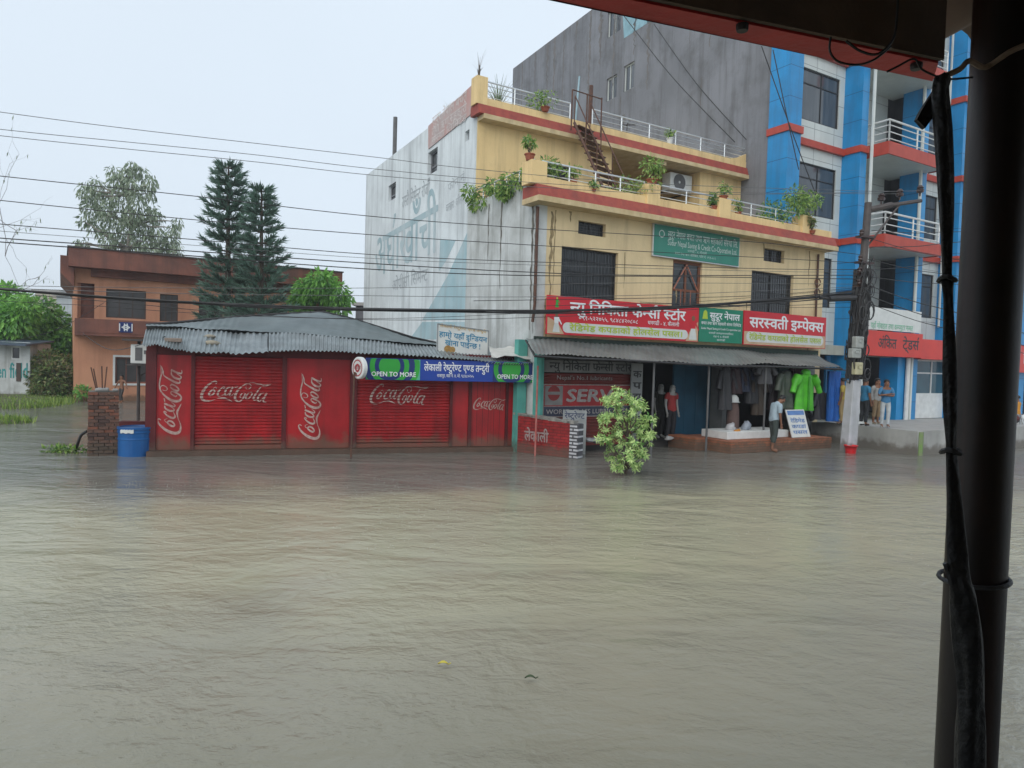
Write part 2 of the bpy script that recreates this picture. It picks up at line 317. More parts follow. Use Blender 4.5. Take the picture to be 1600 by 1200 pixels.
def text_geo(s, bold=.008):
    """a consonant followed by ~ is a half form (its upright stroke cut away)"""
    s = shape(s); runs = []; cur = ''; i = 0
    while i < len(s):
        if i+1 < len(s) and s[i+1] == '~':
            if cur: runs.append((cur, 0)); cur = ''
            runs.append((s[i], 1)); i += 2
        else: cur += s[i]; i += 1
    if cur: runs.append((cur, 0))
    V = []; Fa = []; x = 0
    for r, half in runs:
        v, f = _glyphs(r, bold); a = _adv(r, bold)
        if half:
            cut = a-.175; bm = bmesh.new(); vs = [bm.verts.new(p) for p in v]
            for q in f:
                try: bm.faces.new([vs[k] for k in q])
                except ValueError: pass
            bmesh.ops.bisect_plane(bm, geom=bm.verts[:]+bm.edges[:]+bm.faces[:], plane_co=(cut, 0, 0), plane_no=(1, 0, 0), clear_outer=True)
            bm.verts.index_update(); v = [tuple(p.co) for p in bm.verts]; f = [tuple(p.index for p in q.verts) for q in bm.faces]; bm.free(); a = cut
        n = len(V); V += [(p[0]+x, p[1], 0) for p in v]; Fa += [tuple(k+n for k in q) for q in f]; x += a
    return V, Fa, x
def letter(mb, fn2, s, s0, s1, z0, z1, d, mi=0, bold=.008, hgt=.64, slant=0, rise=0):
    """text filling s0..s1 by z0..z1 on plane fn2(s, d, z)"""
    V, Fa, wdt = text_geo(s, bold)
    if mb.v: mb.nxt()
    if not V: return
    kx = (s1-s0)/wdt; kz = (z1-z0)/hgt
    for i, (ox, oy) in enumerate([(0, 0)]+([(bold, 0), (-bold, 0), (0, bold*.8), (0, -bold*.8)] if bold > .009 else [])):
        mb.add(V, Fa, lambda p: fn2(s0+(p[0]+ox)*kx+p[1]*kz*slant, d+.0007*i, z0+(p[1]+oy)*kz+rise*p[0]*kx), mi)
LOGO = [   # flowing script strokes: points (x, y down), widths
 ([(425,215),(450,182),(415,163),(345,192),(268,255),(205,335),(168,420),(170,490),(215,530),(300,541),(385,522),(440,500),(520,484),(590,482),(660,508),(745,545)],
  [14,16,18,26,36,46,52,50,34,20,9,9,20,30,22,5]),
 ([(372,322),(325,365),(300,418),(330,440),(385,405),(408,352),(380,322),(395,290),(430,278),(455,322)], [20,30,34,22,26,30,16,9,9,7]),
 ([(570,305),(598,275),(570,268),(500,335),(466,400),(480,440),(525,440),(590,412)], [20,14,14,28,36,30,16,8]),
 ([(705,275),(650,290),(605,360),(612,425),(655,415),(712,335)], [14,24,34,26,14,10]),
 ([(750,268),(708,360),(690,425),(718,442),(775,385)], [30,32,28,14,6]),
 ([(785,278),(850,264)], [14,14]),
 ([(1015,235),(1000,285),(1030,315),(1078,290),(1100,235),(1050,200),(975,222),(890,285),(825,365),(795,450),(812,520),(870,545),(930,505),(975,430),(985,385),(945,375),(905,420),(890,455),(915,475)],
  [8,12,14,16,14,14,18,28,40,46,36,22,26,26,16,14,24,22,8]),
 ([(965,215),(1040,192),(1150,188),(1275,208),(1330,214),(1500,200)], [8,16,20,20,10,4]),
 ([(1068,365),(1020,420),(1000,478),(1035,500),(1095,445),(1122,385),(1085,362),(1140,390)], [18,28,32,20,24,26,14,6]),
 ([(1480,212),(1380,240),(1305,250),(1250,310),(1195,395),(1152,475),(1168,520),(1225,505)], [8,20,16,22,32,36,20,8]),
 ([(1385,378),(1312,382),(1250,440),(1232,510),(1275,538),(1335,465)], [12,22,34,30,16,10]),
 ([(1412,372),(1362,455),(1340,530),(1368,550),(1405,545)], [30,32,28,14,8]),
]
def script_logo(mb, fn, x0, y0, wid, hei, mi=0):
    """fn(a, b, d): a along the writing, b up"""
    for j, (pts, ws) in enumerate(LOGO):
        q = catmull([(p[0], p[1], wv) for p, wv in zip(pts, ws)], 3); rows = []
        for i, p in enumerate(q):
            a = q[max(i-1, 0)]; b = q[min(i+1, len(q)-1)]; t = Vector((b.x-a.x, b.y-a.y)).normalized(); nn = Vector((-t.y, t.x))*max(p.z, 4)*.56
            rows.append([(p.x+nn.x, p.y+nn.y), (p.x-nn.x, p.y-nn.y)])
        mb.grid([[fn(x0+(c[0]-150)/1350*wid, y0+(560-c[1])/410*hei, .0012*j) for c in r] for r in rows], mi)
# ------------------------------------------------------------------ facade helpers
def wall(mb, fr, s0, s1, z0, z1, d0, d1, holes, mi=0):
    """wall slab from d1 (back) to d0 (front face) with rectangular openings (s0,s1,z0,z1)"""
    ss = sorted({s0, s1, *[h[0] for h in holes], *[h[1] for h in holes]}); zz = sorted({z0, z1, *[h[2] for h in holes], *[h[3] for h in holes]})
    for a, b in zip(ss, ss[1:]):
        for c, e in zip(zz, zz[1:]):
            mx_, mz = (a+b)/2, (c+e)/2
            if any(h[0] < mx_ < h[1] and h[2] < mz < h[3] for h in holes): continue
            mb.face([fr.P(a, d0, c), fr.P(b, d0, c), fr.P(b, d0, e), fr.P(a, d0, e)], mi)
            mb.face([fr.P(a, d1, e), fr.P(b, d1, e), fr.P(b, d1, c), fr.P(a, d1, c)], mi)
    for a, b, c, e in [(s0, s1, z0, z1)]+list(holes):
        mb.face([fr.P(a, d0, c), fr.P(b, d0, c), fr.P(b, d1, c), fr.P(a, d1, c)], mi); mb.face([fr.P(a, d0, e), fr.P(b, d0, e), fr.P(b, d1, e), fr.P(a, d1, e)], mi)
        mb.face([fr.P(a, d0, c), fr.P(a, d0, e), fr.P(a, d1, e), fr.P(a, d1, c)], mi); mb.face([fr.P(b, d0, c), fr.P(b, d0, e), fr.P(b, d1, e), fr.P(b, d1, c)], mi)
def ring(mb, fr, s0, s1, z0, z1, d0, d1, t, mi=0):
    mb.box(fr, s0, s0+t, d0, d1, z0, z1, mi); mb.box(fr, s1-t, s1, d0, d1, z0, z1, mi)
    mb.box(fr, s0+t, s1-t, d0, d1, z0, z0+t, mi); mb.box(fr, s0+t, s1-t, d0, d1, z1-t, z1, mi)
def window(parent, fr, r, d, fm, gm, mull=(), trans=(), t=.05, grille=0, name='window'):
    """frame (part) with its pane (sub-part), set at depth d"""
    s0, s1, z0, z1 = r; mb = MB(); ring(mb, fr, s0, s1, z0, z1, d-.03, d+.03, t)
    for k in mull: a = s0+(s1-s0)*k; mb.box(fr, a-t*.4, a+t*.4, d-.025, d+.025, z0+t, z1-t)
    for k in trans: a = z0+(z1-z0)*k; mb.box(fr, s0+t, s1-t, d-.024, d+.022, a-t*.4, a+t*.4)
    if grille:
        n = int((s1-s0)/grille)
        for k in range(1, n): a = s0+(s1-s0)*k/n; mb.box(fr, a-.009, a+.009, d+.035, d+.05, z0+t*.5, z1-t*.5)
        for k in range(1, 5): a = z0+(z1-z0)*k/5; mb.box(fr, s0+t*.5, s1-t*.5, d+.052, d+.06, a-.008, a+.008)
    w_ = mb.build(name, fm, parent)
    p = MB(); p.box(fr, s0+t*.9, s1-t*.9, d-.012, d-.004, z0+t*.9, z1-t*.9); p.build('pane', gm, w_)
    return w_
def slats(mb, fr, s0, s1, z0, z1, d, pitch=.075, dep=.02, mi=0):
    n = max(2, int((z1-z0)/pitch)); rows = []
    for k in range(n):
        z = z0+(z1-z0)*k/n; h = (z1-z0)/n
        for q, dd in ((.05, 0), (.3, dep), (.7, dep), (.95, 0)): rows.append([fr.P(s0, d+dd, z+h*q), fr.P(s1, d+dd, z+h*q)])
    mb.grid(rows, mi)
def rail(mb, fr, a, b, d, z0, z1, bars, posts, r=.018, db=None):
    db = d if db is None else db
    def p(k, z): return fr.P(a+(b-a)*k, d+(db-d)*k, z)
    mb.tube([p(0, z1), p(1, z1)], r*1.4, 6)
    for k in range(bars): z = z0+(z1-z0)*(k+.5)/(bars+.3); mb.tube([p(0, z), p(1, z)], r*.75, 5)
    for k in range(posts+1): q = k/posts; mb.tube([p(q, z0), p(q, z1)], r*1.15, 6)
def corr(mb, path_lo, path_hi, pitch=.1, amp=.018, rows=6, n_per=6, jit=.01, up=Vector((0, 0, 1)), mi=0, seed=1):
    """corrugated sheet between two polylines of equal length"""
    r = random.Random(seed); ln = sum((Vector(path_lo[i+1])-Vector(path_lo[i])).length for i in range(len(path_lo)-1))
    N_ = int(ln/pitch*n_per)
    def at(path, k):
        t = k*(len(path)-1); i = min(int(t), len(path)-2); return Vector(path[i]).lerp(Vector(path[i+1]), t-i)
    ph = [r.uniform(0, 6) for _ in range(6)]
    G = []
    for j in range(rows+1):
        q = j/rows; row = []
        for i in range(N_+1):
            k = i/N_; p = at(path_lo, k).lerp(at(path_hi, k), q)
            z = amp*math.sin(2*PI*i/n_per)+jit*(math.sin(k*9+ph[0]+q*2)+.6*math.sin(k*23+ph[1]-q*5)+.5*math.sin(k*41+ph[2]+q*7))
            row.append(p+up*z)
        G.append(row)
    mb.grid(G, mi)
# ------------------------------------------------------------------ foliage helpers
def leaf(mb, p, dr, nrm, ln, wd, mi):
    dr = dr.normalized(); sd = dr.cross(nrm)
    sd = sd.normalized() if sd.length > 1e-4 else dr.orthogonal().normalized(); up = sd.cross(dr)
    mb.face([p, p+dr*ln*.45+sd*wd*.5+up*wd*.12, p+dr*ln-up*ln*.08, p+dr*ln*.45-sd*wd*.5+up*wd*.12], mi)
def rv(r=rnd): 
    while True:
        v = Vector((r.uniform(-1, 1), r.uniform(-1, 1), r.uniform(-1, 1)))
        if .05 < v.length <= 1: return v
def foliage(mb, clumps, n, ln, wd, droop=.3, shell=.55, nm=3, seed=1, wts=None):
    r = random.Random(seed); tot = [c[1]**2 for c in clumps]
    for _ in range(n):
        c = r.choices(clumps, tot)[0]; v = rv(r); v = v.normalized()*(shell+(1-shell)*v.length)
        R_ = c[1]; sq = c[2] if len(c) > 2 else 1
        p = Vector(c[0])+Vector((v.x*R_, v.y*R_, v.z*R_*sq))
        dr = v*.7+rv(r)*.7; dr.z -= droop*r.uniform(.4, 1.5)
        k = r.uniform(.65, 1.25)
        mi = r.choices(range(nm), wts)[0] if wts else r.randrange(nm)
        leaf(mb, p, dr, rv(r)+Vector((0, 0, .8)), ln*k, wd*k, mi)
def limb(mb, a, b, r0, r1, bend=.12, n=5, seed=0):
    r = random.Random(seed); a = Vector(a); b = Vector(b); L_ = (b-a).length
    pts = [a.lerp(b, k/n)+Vector((r.uniform(-1, 1), r.uniform(-1, 1), r.uniform(-.4, .4)))*L_*bend*math.sin(PI*k/n) for k in range(n+1)]
    mb.tube(pts, [r0+(r1-r0)*k/n for k in range(n+1)], 6); return pts
def tree(name, label, cat, base, h_trunk, r0, clumps, n, ln, wd, leafs, bark, droop=.3, shell=.5, seed=1, group=None, top=None, wts=None):
    T = thing(name, label, cat, base, group); t = MB(); b = Vector(base)
    zmax = max(c[0][2]+c[1]*.3 for c in clumps); tp = top or Vector((sum(c[0][0] for c in clumps)/len(clumps), sum(c[0][1] for c in clumps)/len(clumps), zmax))
    pts = limb(t, b-Vector((0, 0, .3)), tp, r0, r0*.18, .03, 8, seed)
    for i, c in enumerate(clumps):
        q = min(pts[2:-1], key=lambda p: (p-Vector(c[0])).length+max(0, p.z-c[0][2])*2); limb(t, q, c[0], r0*.32, r0*.07, .08, 4, seed+i)
    t.build('trunk', bark, T, smooth=True)
    f = MB(); foliage(f, clumps, n, ln, wd, droop, shell, len(leafs), seed, wts); f.build('crown', leafs, T)
    return T
# ------------------------------------------------------------------ frames of the place
_a, _b = onz(240, 712), onz(790, 704)
RF = Fr(_a, _b-_a)                                   # restaurant front
_c, _d = onz(830, 708), onz(1290, 685)
YF = Fr(_c, _d-_c)                                   # yellow shop house front
GW = Vector((-.468, .884, 0))
SF = Fr(_c+GW*16, -GW)                       # its left gable: s runs from back (0) to front (16)
OF = Fr(onz(140, 627), (math.cos(.57), math.sin(.57)))   # orange house front
BF = Fr((10.33, 26.24), YF.u)                        # blue building front
GF = Fr(BF.P(-.66, 0, 0)+GW*22, -GW)                    # its grey side: s 0 (back) .. 22 (front)
CFr = Fr(onz(1325, 705), RF.u)                       # plane of the overhead cables, through the pole
# ------------------------------------------------------------------ water and ground
def water_material():
    M = bpy.data.materials.new('muddy_flood_water'); M.use_nodes = True; t = M.node_tree; b = t.nodes['Principled BSDF']
    tc = N(t, 'ShaderNodeTexCoord')
    def noise(scale, sx=1, sy=1, det=4, rot=0, dist=0.0, rough=.5):
        mp = N(t, 'ShaderNodeMapping'); mp.inputs['Scale'].default_value = (sx, sy, 1); mp.inputs['Rotation'].default_value = (0, 0, rot)
        n = N(t, 'ShaderNodeTexNoise'); n.inputs['Scale'].default_value = scale; n.inputs['Detail'].default_value = det; n.inputs['Distortion'].default_value = dist; n.inputs['Roughness'].default_value = rough
        t.links.new(tc.outputs['Object'], mp.inputs[0]); t.links.new(mp.outputs[0], n.inputs['Vector']); return n.outputs['Fac']
    big = noise(.16, .8, 1.6, 3, .15, .6)
    mr = N(t, 'ShaderNodeMapRange'); mr.inputs[1].default_value = .36; mr.inputs[2].default_value = .62; t.links.new(big, mr.inputs[0])
    mix = N(t, 'ShaderNodeMixRGB'); mix.inputs[1].default_value = (.25, .24, .18, 1); mix.inputs[2].default_value = (.31, .288, .22, 1); t.links.new(mr.outputs[0], mix.inputs[0])
    sy = N(t, 'ShaderNodeSeparateXYZ'); t.links.new(tc.outputs['Object'], sy.inputs[0])       # silt plume carried along the middle of the street
    wob = N(t, 'ShaderNodeMath'); wob.operation = 'MULTIPLY_ADD'; wob.inputs[1].default_value = 6.0; t.links.new(noise(.22, 1, 1.4, 4, .1, .8), wob.inputs[0]); t.links.new(sy.outputs[1], wob.inputs[2])
    wx = N(t, 'ShaderNodeMath'); wx.operation = 'MULTIPLY_ADD'; wx.inputs[1].default_value = -.22; t.links.new(sy.outputs[0], wx.inputs[0]); t.links.new(wob.outputs[0], wx.inputs[2])
    up_ = N(t, 'ShaderNodeMapRange'); up_.interpolation_type = 'SMOOTHSTEP'; up_.inputs[1].default_value = 8.0; up_.inputs[2].default_value = 11.5; t.links.new(wx.outputs[0], up_.inputs[0])
    dn_ = N(t, 'ShaderNodeMapRange'); dn_.interpolation_type = 'SMOOTHSTEP'; dn_.inputs[1].default_value = 14.5; dn_.inputs[2].default_value = 17.0; dn_.inputs[3].default_value = 1; dn_.inputs[4].default_value = 0; t.links.new(wx.outputs[0], dn_.inputs[0])
    ml_ = N(t, 'ShaderNodeMath'); ml_.operation = 'MULTIPLY'; t.links.new(up_.outputs[0], ml_.inputs[0]); t.links.new(dn_.outputs[0], ml_.inputs[1])
    fr_ = N(t, 'ShaderNodeMapRange'); fr_.interpolation_type = 'SMOOTHSTEP'; fr_.inputs[1].default_value = 14.0; fr_.inputs[2].default_value = 18.5; t.links.new(wx.outputs[0], fr_.inputs[0])
    m5 = N(t, 'ShaderNodeMixRGB'); m5.inputs[2].default_value = (.165, .16, .14, 1); t.links.new(fr_.outputs[0], m5.inputs[0]); t.links.new(mix.outputs[0], m5.inputs[1])  # dark reflection of the shops painted into the far water's base colour
    m3 = N(t, 'ShaderNodeMixRGB'); m3.inputs[2].default_value = (.345, .325, .225, 1); t.links.new(ml_.outputs[0], m3.inputs[0]); t.links.new(m5.outputs[0], m3.inputs[1])
    t.links.new(m3.outputs[0], b.inputs['Base Color'])
    b.inputs['Roughness'].default_value = .13; b.inputs['IOR'].default_value = 1.33; b.inputs['Specular IOR Level'].default_value = .5
    def madd(a, k, c=None):
        q = N(t, 'ShaderNodeMath'); q.operation = 'MULTIPLY_ADD' if c is not None else 'MULTIPLY'; q.inputs[1].default_value = k; t.links.new(a, q.inputs[0])
        if c is not None: t.links.new(c, q.inputs[2])
        return q.outputs[0]
    h = madd(noise(.9, .85, 1.4, 3, .25, 1.4), .45)                     # slow wind ripples
    h = madd(noise(2.6, .95, 1.35, 4, -.15, 1.0), .36, h)
    h = madd(noise(7.0, .9, 1.3, 4, .1, .6), .17, h)
    v = N(t, 'ShaderNodeTexVoronoi'); v.inputs['Scale'].default_value = 9; t.links.new(tc.outputs['Object'], v.inputs['Vector'])   # rain rings
    sn = N(t, 'ShaderNodeMath'); sn.operation = 'MULTIPLY'; sn.inputs[1].default_value = 46; t.links.new(v.outputs['Distance'], sn.inputs[0])
    s2 = N(t, 'ShaderNodeMath'); s2.operation = 'SINE'; t.links.new(sn.outputs[0], s2.inputs[0])
    fo = N(t, 'ShaderNodeMapRange'); fo.inputs[1].default_value = .02; fo.inputs[2].default_value = .30; fo.inputs[3].default_value = 1; fo.inputs[4].default_value = 0; t.links.new(v.outputs['Distance'], fo.inputs[0])
    rg = N(t, 'ShaderNodeMath'); rg.operation = 'MULTIPLY'; t.links.new(s2.outputs[0], rg.inputs[0]); t.links.new(fo.outputs[0], rg.inputs[1])
    h = madd(rg.outputs[0], .022, h)
    h = madd(noise(22, .9, 1.2, 4), .085, h); h = madd(noise(55, 1, 1, 2), .03, h)
    cal = N(t, 'ShaderNodeMapRange'); cal.inputs[1].default_value = .38; cal.inputs[2].default_value = .62; cal.inputs[3].default_value = .45; cal.inputs[4].default_value = 1.15; t.links.new(noise(.38, .7, 1.5, 3, .2, .8), cal.inputs[0])    # calm and ruffled patches
    hm = N(t, 'ShaderNodeMath'); hm.operation = 'MULTIPLY'; t.links.new(h, hm.inputs[0]); t.links.new(cal.outputs[0], hm.inputs[1]); h = hm.outputs[0]
    bp = N(t, 'ShaderNodeBump'); bp.inputs['Strength'].default_value = .75; bp.inputs['Distance'].default_value = .10
    t.links.new(h, bp.inputs['Height']); t.links.new(bp.outputs[0], b.inputs['Normal'])
    return M
mb = MB(); mb.face([(-400, -60, 0), (400, -60, 0), (400, 400, 0), (-400, 400, 0)])
o = mb.build('water', water_material(), loc=(0, 0, 0), kind='structure')
mb = MB(); mb.face([(-400, -60, -.6), (400, -60, -.6), (400, 400, -.6), (-400, 400, -.6)])
mb.build('ground', mat('mud', (.14, .11, .075), (.10, .08, .055), .9, .5), loc=(0, 0, -.6), kind='structure')
def bank(name, pts, ztop):
    """low soil bank: outline polygon, rises from under the water"""
    c = sum((Vector((p[0], p[1], 0)) for p in pts), Vector())/len(pts); P = catmull([(p[0], p[1], 0) for p in pts]+[(pts[0][0], pts[0][1], 0)], 5)
    mb = MB(); rows = [[Vector((c.x+(p.x-c.x)*k, c.y+(p.y-c.y)*k, z+rnd.uniform(-.03, .03)*(k < 1))) for p in P] for k, z in ((1, -.1), (.93, .03), (.8, ztop*.7), (.5, ztop), (.02, ztop))]
    mb.grid(rows); return mb.build(name, mat('bank_soil', (.10, .13, .05), (.09, .08, .05), .9, 2, .4), smooth=True, kind='structure'), c, P
def grass(name, label, c, P, n, h, seed):
    r = random.Random(seed); mb = MB()
    for _ in range(n):
        k = math.sqrt(r.random())*.97; q = r.choice(P); q2 = r.choice(P); x = c.x+(q.x-c.x)*k; y = c.y+(q.y-c.y)*k
        x += (q2.x-c.x)*.12*r.random(); y += (q2.y-c.y)*.12*r.random()
        hh = h*r.uniform(.5, 1.2); a = r.uniform(0, PI); b = Vector((math.cos(a), math.sin(a), 0))*.02; l = Vector((r.uniform(-.5, .5)*hh, r.uniform(-.5, .5)*hh, hh))
        p = Vector((x, y, -.02)); mb.face([p-b, p+b, p+l*.6+b*.7, p+l, p+l*.55-b*.7], r.randrange(3))
    o = mb.build(name, L['grass'], loc=(c.x, c.y, 0)); return tag(o, label, 'grass', kind='stuff')
BK = [(-27, 27.5), (-22, 25.6), (-19.2, 26.0), (-18.2, 27.4), (-18.6, 29.3), (-19.3, 31.5), (-20, 36), (-30, 36)]
_, c_, P_ = bank('grass_bank', BK, .22); grass('bank_grass', 'bright green grass fringe on the bank along the left lane', c_, P_, 5200, .30, 3)
BK2 = [(-18.5, 21.2), (-16.2, 20.9), (-15.0, 21.5), (-15.2, 22.3), (-17, 22.9), (-19, 22.6)]
_, c_, P_ = bank('bank', BK2, .10); grass('grass_tuft', 'small flooded grass island at the left edge of the picture', c_, P_, 1300, .26, 4)
# ------------------------------------------------------------------ restaurant shack
R = thing('restaurant_shack', 'low red tin roofed restaurant shack with closed painted roller shutters', 'building', RF.P(4.4, -2, 0))
rx = lambda x, y=650, d=0: RF.px(x, y, d)[0]
ZT, ZB = 2.62, .14
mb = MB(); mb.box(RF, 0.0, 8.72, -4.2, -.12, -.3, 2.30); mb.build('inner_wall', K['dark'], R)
mb = MB(); mb.box(RF, -.12, 8.85, -.118, .22, -.3, ZB-.02); mb.build('plinth', K['conc_muddy'] if 'conc_muddy' in K else mat('muddy_wet_plinth', (.12, .075, .055), (.085, .06, .045), .4, 3, .3), R)
mb = MB()
for x0, x1 in ((228, 244), (298, 304), (440, 447), (546, 557), (702, 706), (731, 736), (789, 793)):
    mb.box(RF, rx(x0), rx(x1), -.118, .05, ZB-.015, ZT-.1); mb.nxt()
mb.box(RF, rx(228), rx(803), -.118, .02, ZT-.32, ZT-.11)
mb.build('timber_frame', K['red_wood'], R)
logo_jobs = []
def panel(x0, x1, name, shut, zt=ZT-.33, d=0.0):
    mb = MB(); s0, s1 = rx(x0), rx(x1)
    if shut:
        slats(mb, RF, s0, s1, ZB+.09, zt, d-.03, .075, .022); mb.box(RF, s0, s1, d-.04, d+.015, ZB-.012, ZB+.088)
    else:
        mb.box(RF, s0, s1, d-.06, d, ZB-.01, zt)
        mb.box(RF, s0+.004, s0+.034, d, d+.012, ZB+.02, zt-.02); mb.box(RF, s1-.034, s1-.004, d, d+.012, ZB+.02, zt-.02)
    return mb.build(name, K['dark_red'] if shut else K['panel_red'], R, bevel=0)
def logo(parent, d, x0, y0, x1, y1, vert=False):
    s0, s1, z0, z1 = RF.rect(x0, y0, x1, y1, d); mb = MB()
    if vert: script_logo(mb, lambda a, b, e: RF.P(s1-b, d+e, z0+a), 0, 0, z1-z0, s1-s0)
    else: script_logo(mb, lambda a, b, e: RF.P(s0+a, d+e, z0+b), 0, 0, s1-s0, z1-z0)
    o = mb.build('lettering', K['logo'], parent)
    if not vert and parent.name.startswith('roller'):       # logo is cut away along the grooves between the slats
        zt = ZT-.33; n = max(2, int((zt-ZB-.09)/.075)); hh = (zt-ZB-.09)/n; bm = bmesh.new(); bm.from_mesh(o.data)
        for k in range(n):
            zc = ZB+.09+hh*k
            if not z0-.1 < zc < z1+.1: continue
            for q in (-.12, .12): bmesh.ops.bisect_plane(bm, geom=bm.verts[:]+bm.edges[:]+bm.faces[:], plane_co=(0, 0, zc+q*hh), plane_no=(0, 0, 1))
        bmesh.ops.delete(bm, geom=[f for f in bm.faces if abs((f.calc_center_median().z-ZB-.09)/hh-round((f.calc_center_median().z-ZB-.09)/hh)) < .115], context='FACES')
        bm.to_mesh(o.data); bm.free()
p = panel(244, 298, 'wall_panel', False); logo(p, .004, 246, 570, 284, 678, True)
p = panel(304, 440, 'roller_shutter', True); logo(p, .004, 314, 594, 424, 629)
p = panel(447, 546, 'wall_panel', False); logo(p, .004, 467, 583, 501, 686, True)
p = panel(557, 702, 'roller_shutter', True); logo(p, .004, 579, 599, 669, 633)
panel(706, 731, 'wall_panel', False)
p = panel(736, 789, 'door', False, ZT-.4); logo(p, .004, 740, 621, 790, 641)
mb = MB(); a, b = rx(736), rx(789)
for k in range(1, 6): q = a+(b-a)*k/6; mb.box(RF, q-.006, q+.006, 0, .0022, ZB+.03, ZT-.5)
mb.build('door_seam', K['red_wood'], p)
panel(793, 804, 'wall_panel', False)
lo = [RF.P(*(lambda q: (q[0], .55, q[1]))(RF.px(x, y, .55))) for x, y in ((222, 541), (245, 539), (268, 543), (292, 549), (330, 552), (368, 553), (420, 549), (480, 549), (540, 551), (600, 556), (660, 559), (720, 562), (770, 568), (810, 570), (845, 568))]
hi = [RF.P(*(lambda q: (q[0], -.9, q[1]))(RF.px(x, y, -.9))) for x, y in ((228, 514), (250, 514), (272, 514), (300, 515), (335, 517), (372, 519), (420, 521), (480, 524), (540, 530), (600, 537), (650, 540), (700, 543), (750, 546), (790, 549), (820, 555))]
rg = [RF.P(*(lambda q: (q[0], -3.0, q[1]))(RF.px(x, y, -3.0))) for x, y in ((228, 508), (252, 506), (280, 504), (310, 501), (345, 498), (380, 495), (440, 491), (505, 488), (548, 498), (600, 514), (645, 528), (690, 538), (735, 541), (775, 544), (808, 550))]
mb = MB(); corr(mb, lo[:7], hi[:7], .088, .019, 8, 6, .014, seed=3); mb.build('roof_sheet', K['tin'], R, smooth=True)
mb = MB(); corr(mb, [p+Vector((0, 0, .028)) for p in lo[6:]], [p+Vector((0, 0, .028)) for p in hi[6:]], .088, .019, 8, 6, .016, seed=5); mb.build('roof_sheet', K['tin'], R, smooth=True)
up2 = [p+Vector((0, 0, .05)) for p in hi]
mb = MB(); corr(mb, up2, rg, .22, .006, 10, 4, .016, seed=8); mb.build('roof_sheet', K['tin_old'], R, smooth=True)
back = [p-RF.n*1.6-Vector((0, 0, .9)) for p in rg]
mb = MB(); corr(mb, rg, back, .22, .006, 4, 4, .016, seed=9); mb.build('roof_sheet', K['tin_old'], R, smooth=True)
mb = MB(); mb.tube([p+Vector((0, 0, .01)) for p in rg], .035, 6); mb.build('ridge_edge', K['dark_steel'], R)
mb = MB(); mb.box(RF, -.2, -.02, -4.2, -.12, -.3, 2.36); mb.build('side_wall', K['red_wood'], R)
mb = MB(); mb.box(RF, 0, 8.72, -4.3, -4.202, -.3, 2.30); mb.build('rear_wall', K['tin_old'], R)
# stones holding the roof sheets down, a brick
def stone(x, y, d, r, label, k=1.0):
    s, z = RF.px(x, y, d); mb = MB(); rr = random.Random(int(x)); c = RF.P(s, d, z); rows = []
    for i in range(7):
        f = PI*i/6; rows.append([c+Vector((math.cos(a)*math.sin(f)*r*k*rr.uniform(.85, 1.1), math.sin(a)*math.sin(f)*r*rr.uniform(.85, 1.1), -math.cos(f)*r*.55)) for a in [2*PI*j/9 for j in range(9)]])
    mb.grid(rows, 0, True); return tag(mb.build('stone', mat('roof_stone', (.36, .32, .24), (.2, .18, .15), .85, 6, .4), smooth=True), label, 'stone')
stone(331, 537, -.1, .15, 'large buff stone holding down the shack roof sheet', 1.4); stone(328, 526, -.45, .10, 'dark flat stone just above the buff stone on the roof', 1.4)
mb = MB(); s, z = RF.px(272, 533, .1); mb.box(RF, s-.2, s+.16, .0, .12, z-.02, z+.07); tag(mb.build('brick', mat('old_brick', (.30, .24, .2), None, .9, 8, .3), bevel=.008), 'loose brick lying on the roof eave near its left end', 'brick')
# blue name board of the restaurant
d = .5; s0, s1, z0, z1 = RF.rect(572, 559, 838, 600, d); z0 += .03; zc = z1-.02
B = thing('restaurant_sign', 'long blue restaurant name board with green ring ends under the tin eave', 'sign', RF.P((s0+s1)/2, d, z0))
mb = MB(); mb.box(RF, s0, s1, d-.06, d, z0, z1); mb.build('board', K['sign_blue'], B, bevel=.004)
def ringpoly(mb, fr, cx, cz, r0, r1, d, clip, mi):
    n = 40
    for k in range(n):
        a0, a1 = 2*PI*k/n, 2*PI*(k+1)/n
        pts = [(cx+r*math.cos(a), cz+r*math.sin(a)) for r, a in ((r0, a0), (r1, a0), (r1, a1), (r0, a1))]
        if r0 < 1e-3: pts = [(cx, cz), pts[1], pts[2]]
        mb.face([fr.P(min(max(p[0], clip[0]), clip[1]), d, min(max(p[1], clip[2]), clip[3])) for p in pts], mi)
gm = MB(); wl = MB()
for e0, e1, cx in ((s0+.01, s0+1.32, .56), (s1-1.20, s1-.01, .50)):
    gm.nxt(); gm.face([RF.P(e0, d+.003, z0+.01), RF.P(e1, d+.003, z0+.01), RF.P(e1, d+.003, z1-.01), RF.P(e0, d+.003, z1-.01)], 2)
    zz = (z0+z1)/2+.08; c = (e0, e1, z0+.01, z1-.01); q = e0+cx
    for i, (r0, r1, mi) in enumerate(((.48, .62, 1), (.36, .48, 0), (.26, .36, 1), (0, .26, 2), (.62, .74, 0))): ringpoly(gm, RF, q, zz, r0, r1, d+.005, c, (0 if mi == 0 else (3 if mi == 1 else 0)) if i != 3 else 0)
    wl.nxt(); letter(wl, RF.P, 'OPEN TO MORE', e0+.12, e1-.1, z0+.09, z0+.20, d+.008, bold=.02, hgt=.69)
gm.build('ring_print', [K['sign_lime'], K['sign_blue'], K['sign_mint'], K['sign_navy']], B)
wl.nxt(); letter(wl, RF.P, 'लेकाली रेष्टुरेण्ट एण्ड तन~दुरी', s0+1.42, s1-1.30, z0+.25, z0+.41, d+.004, bold=.02)
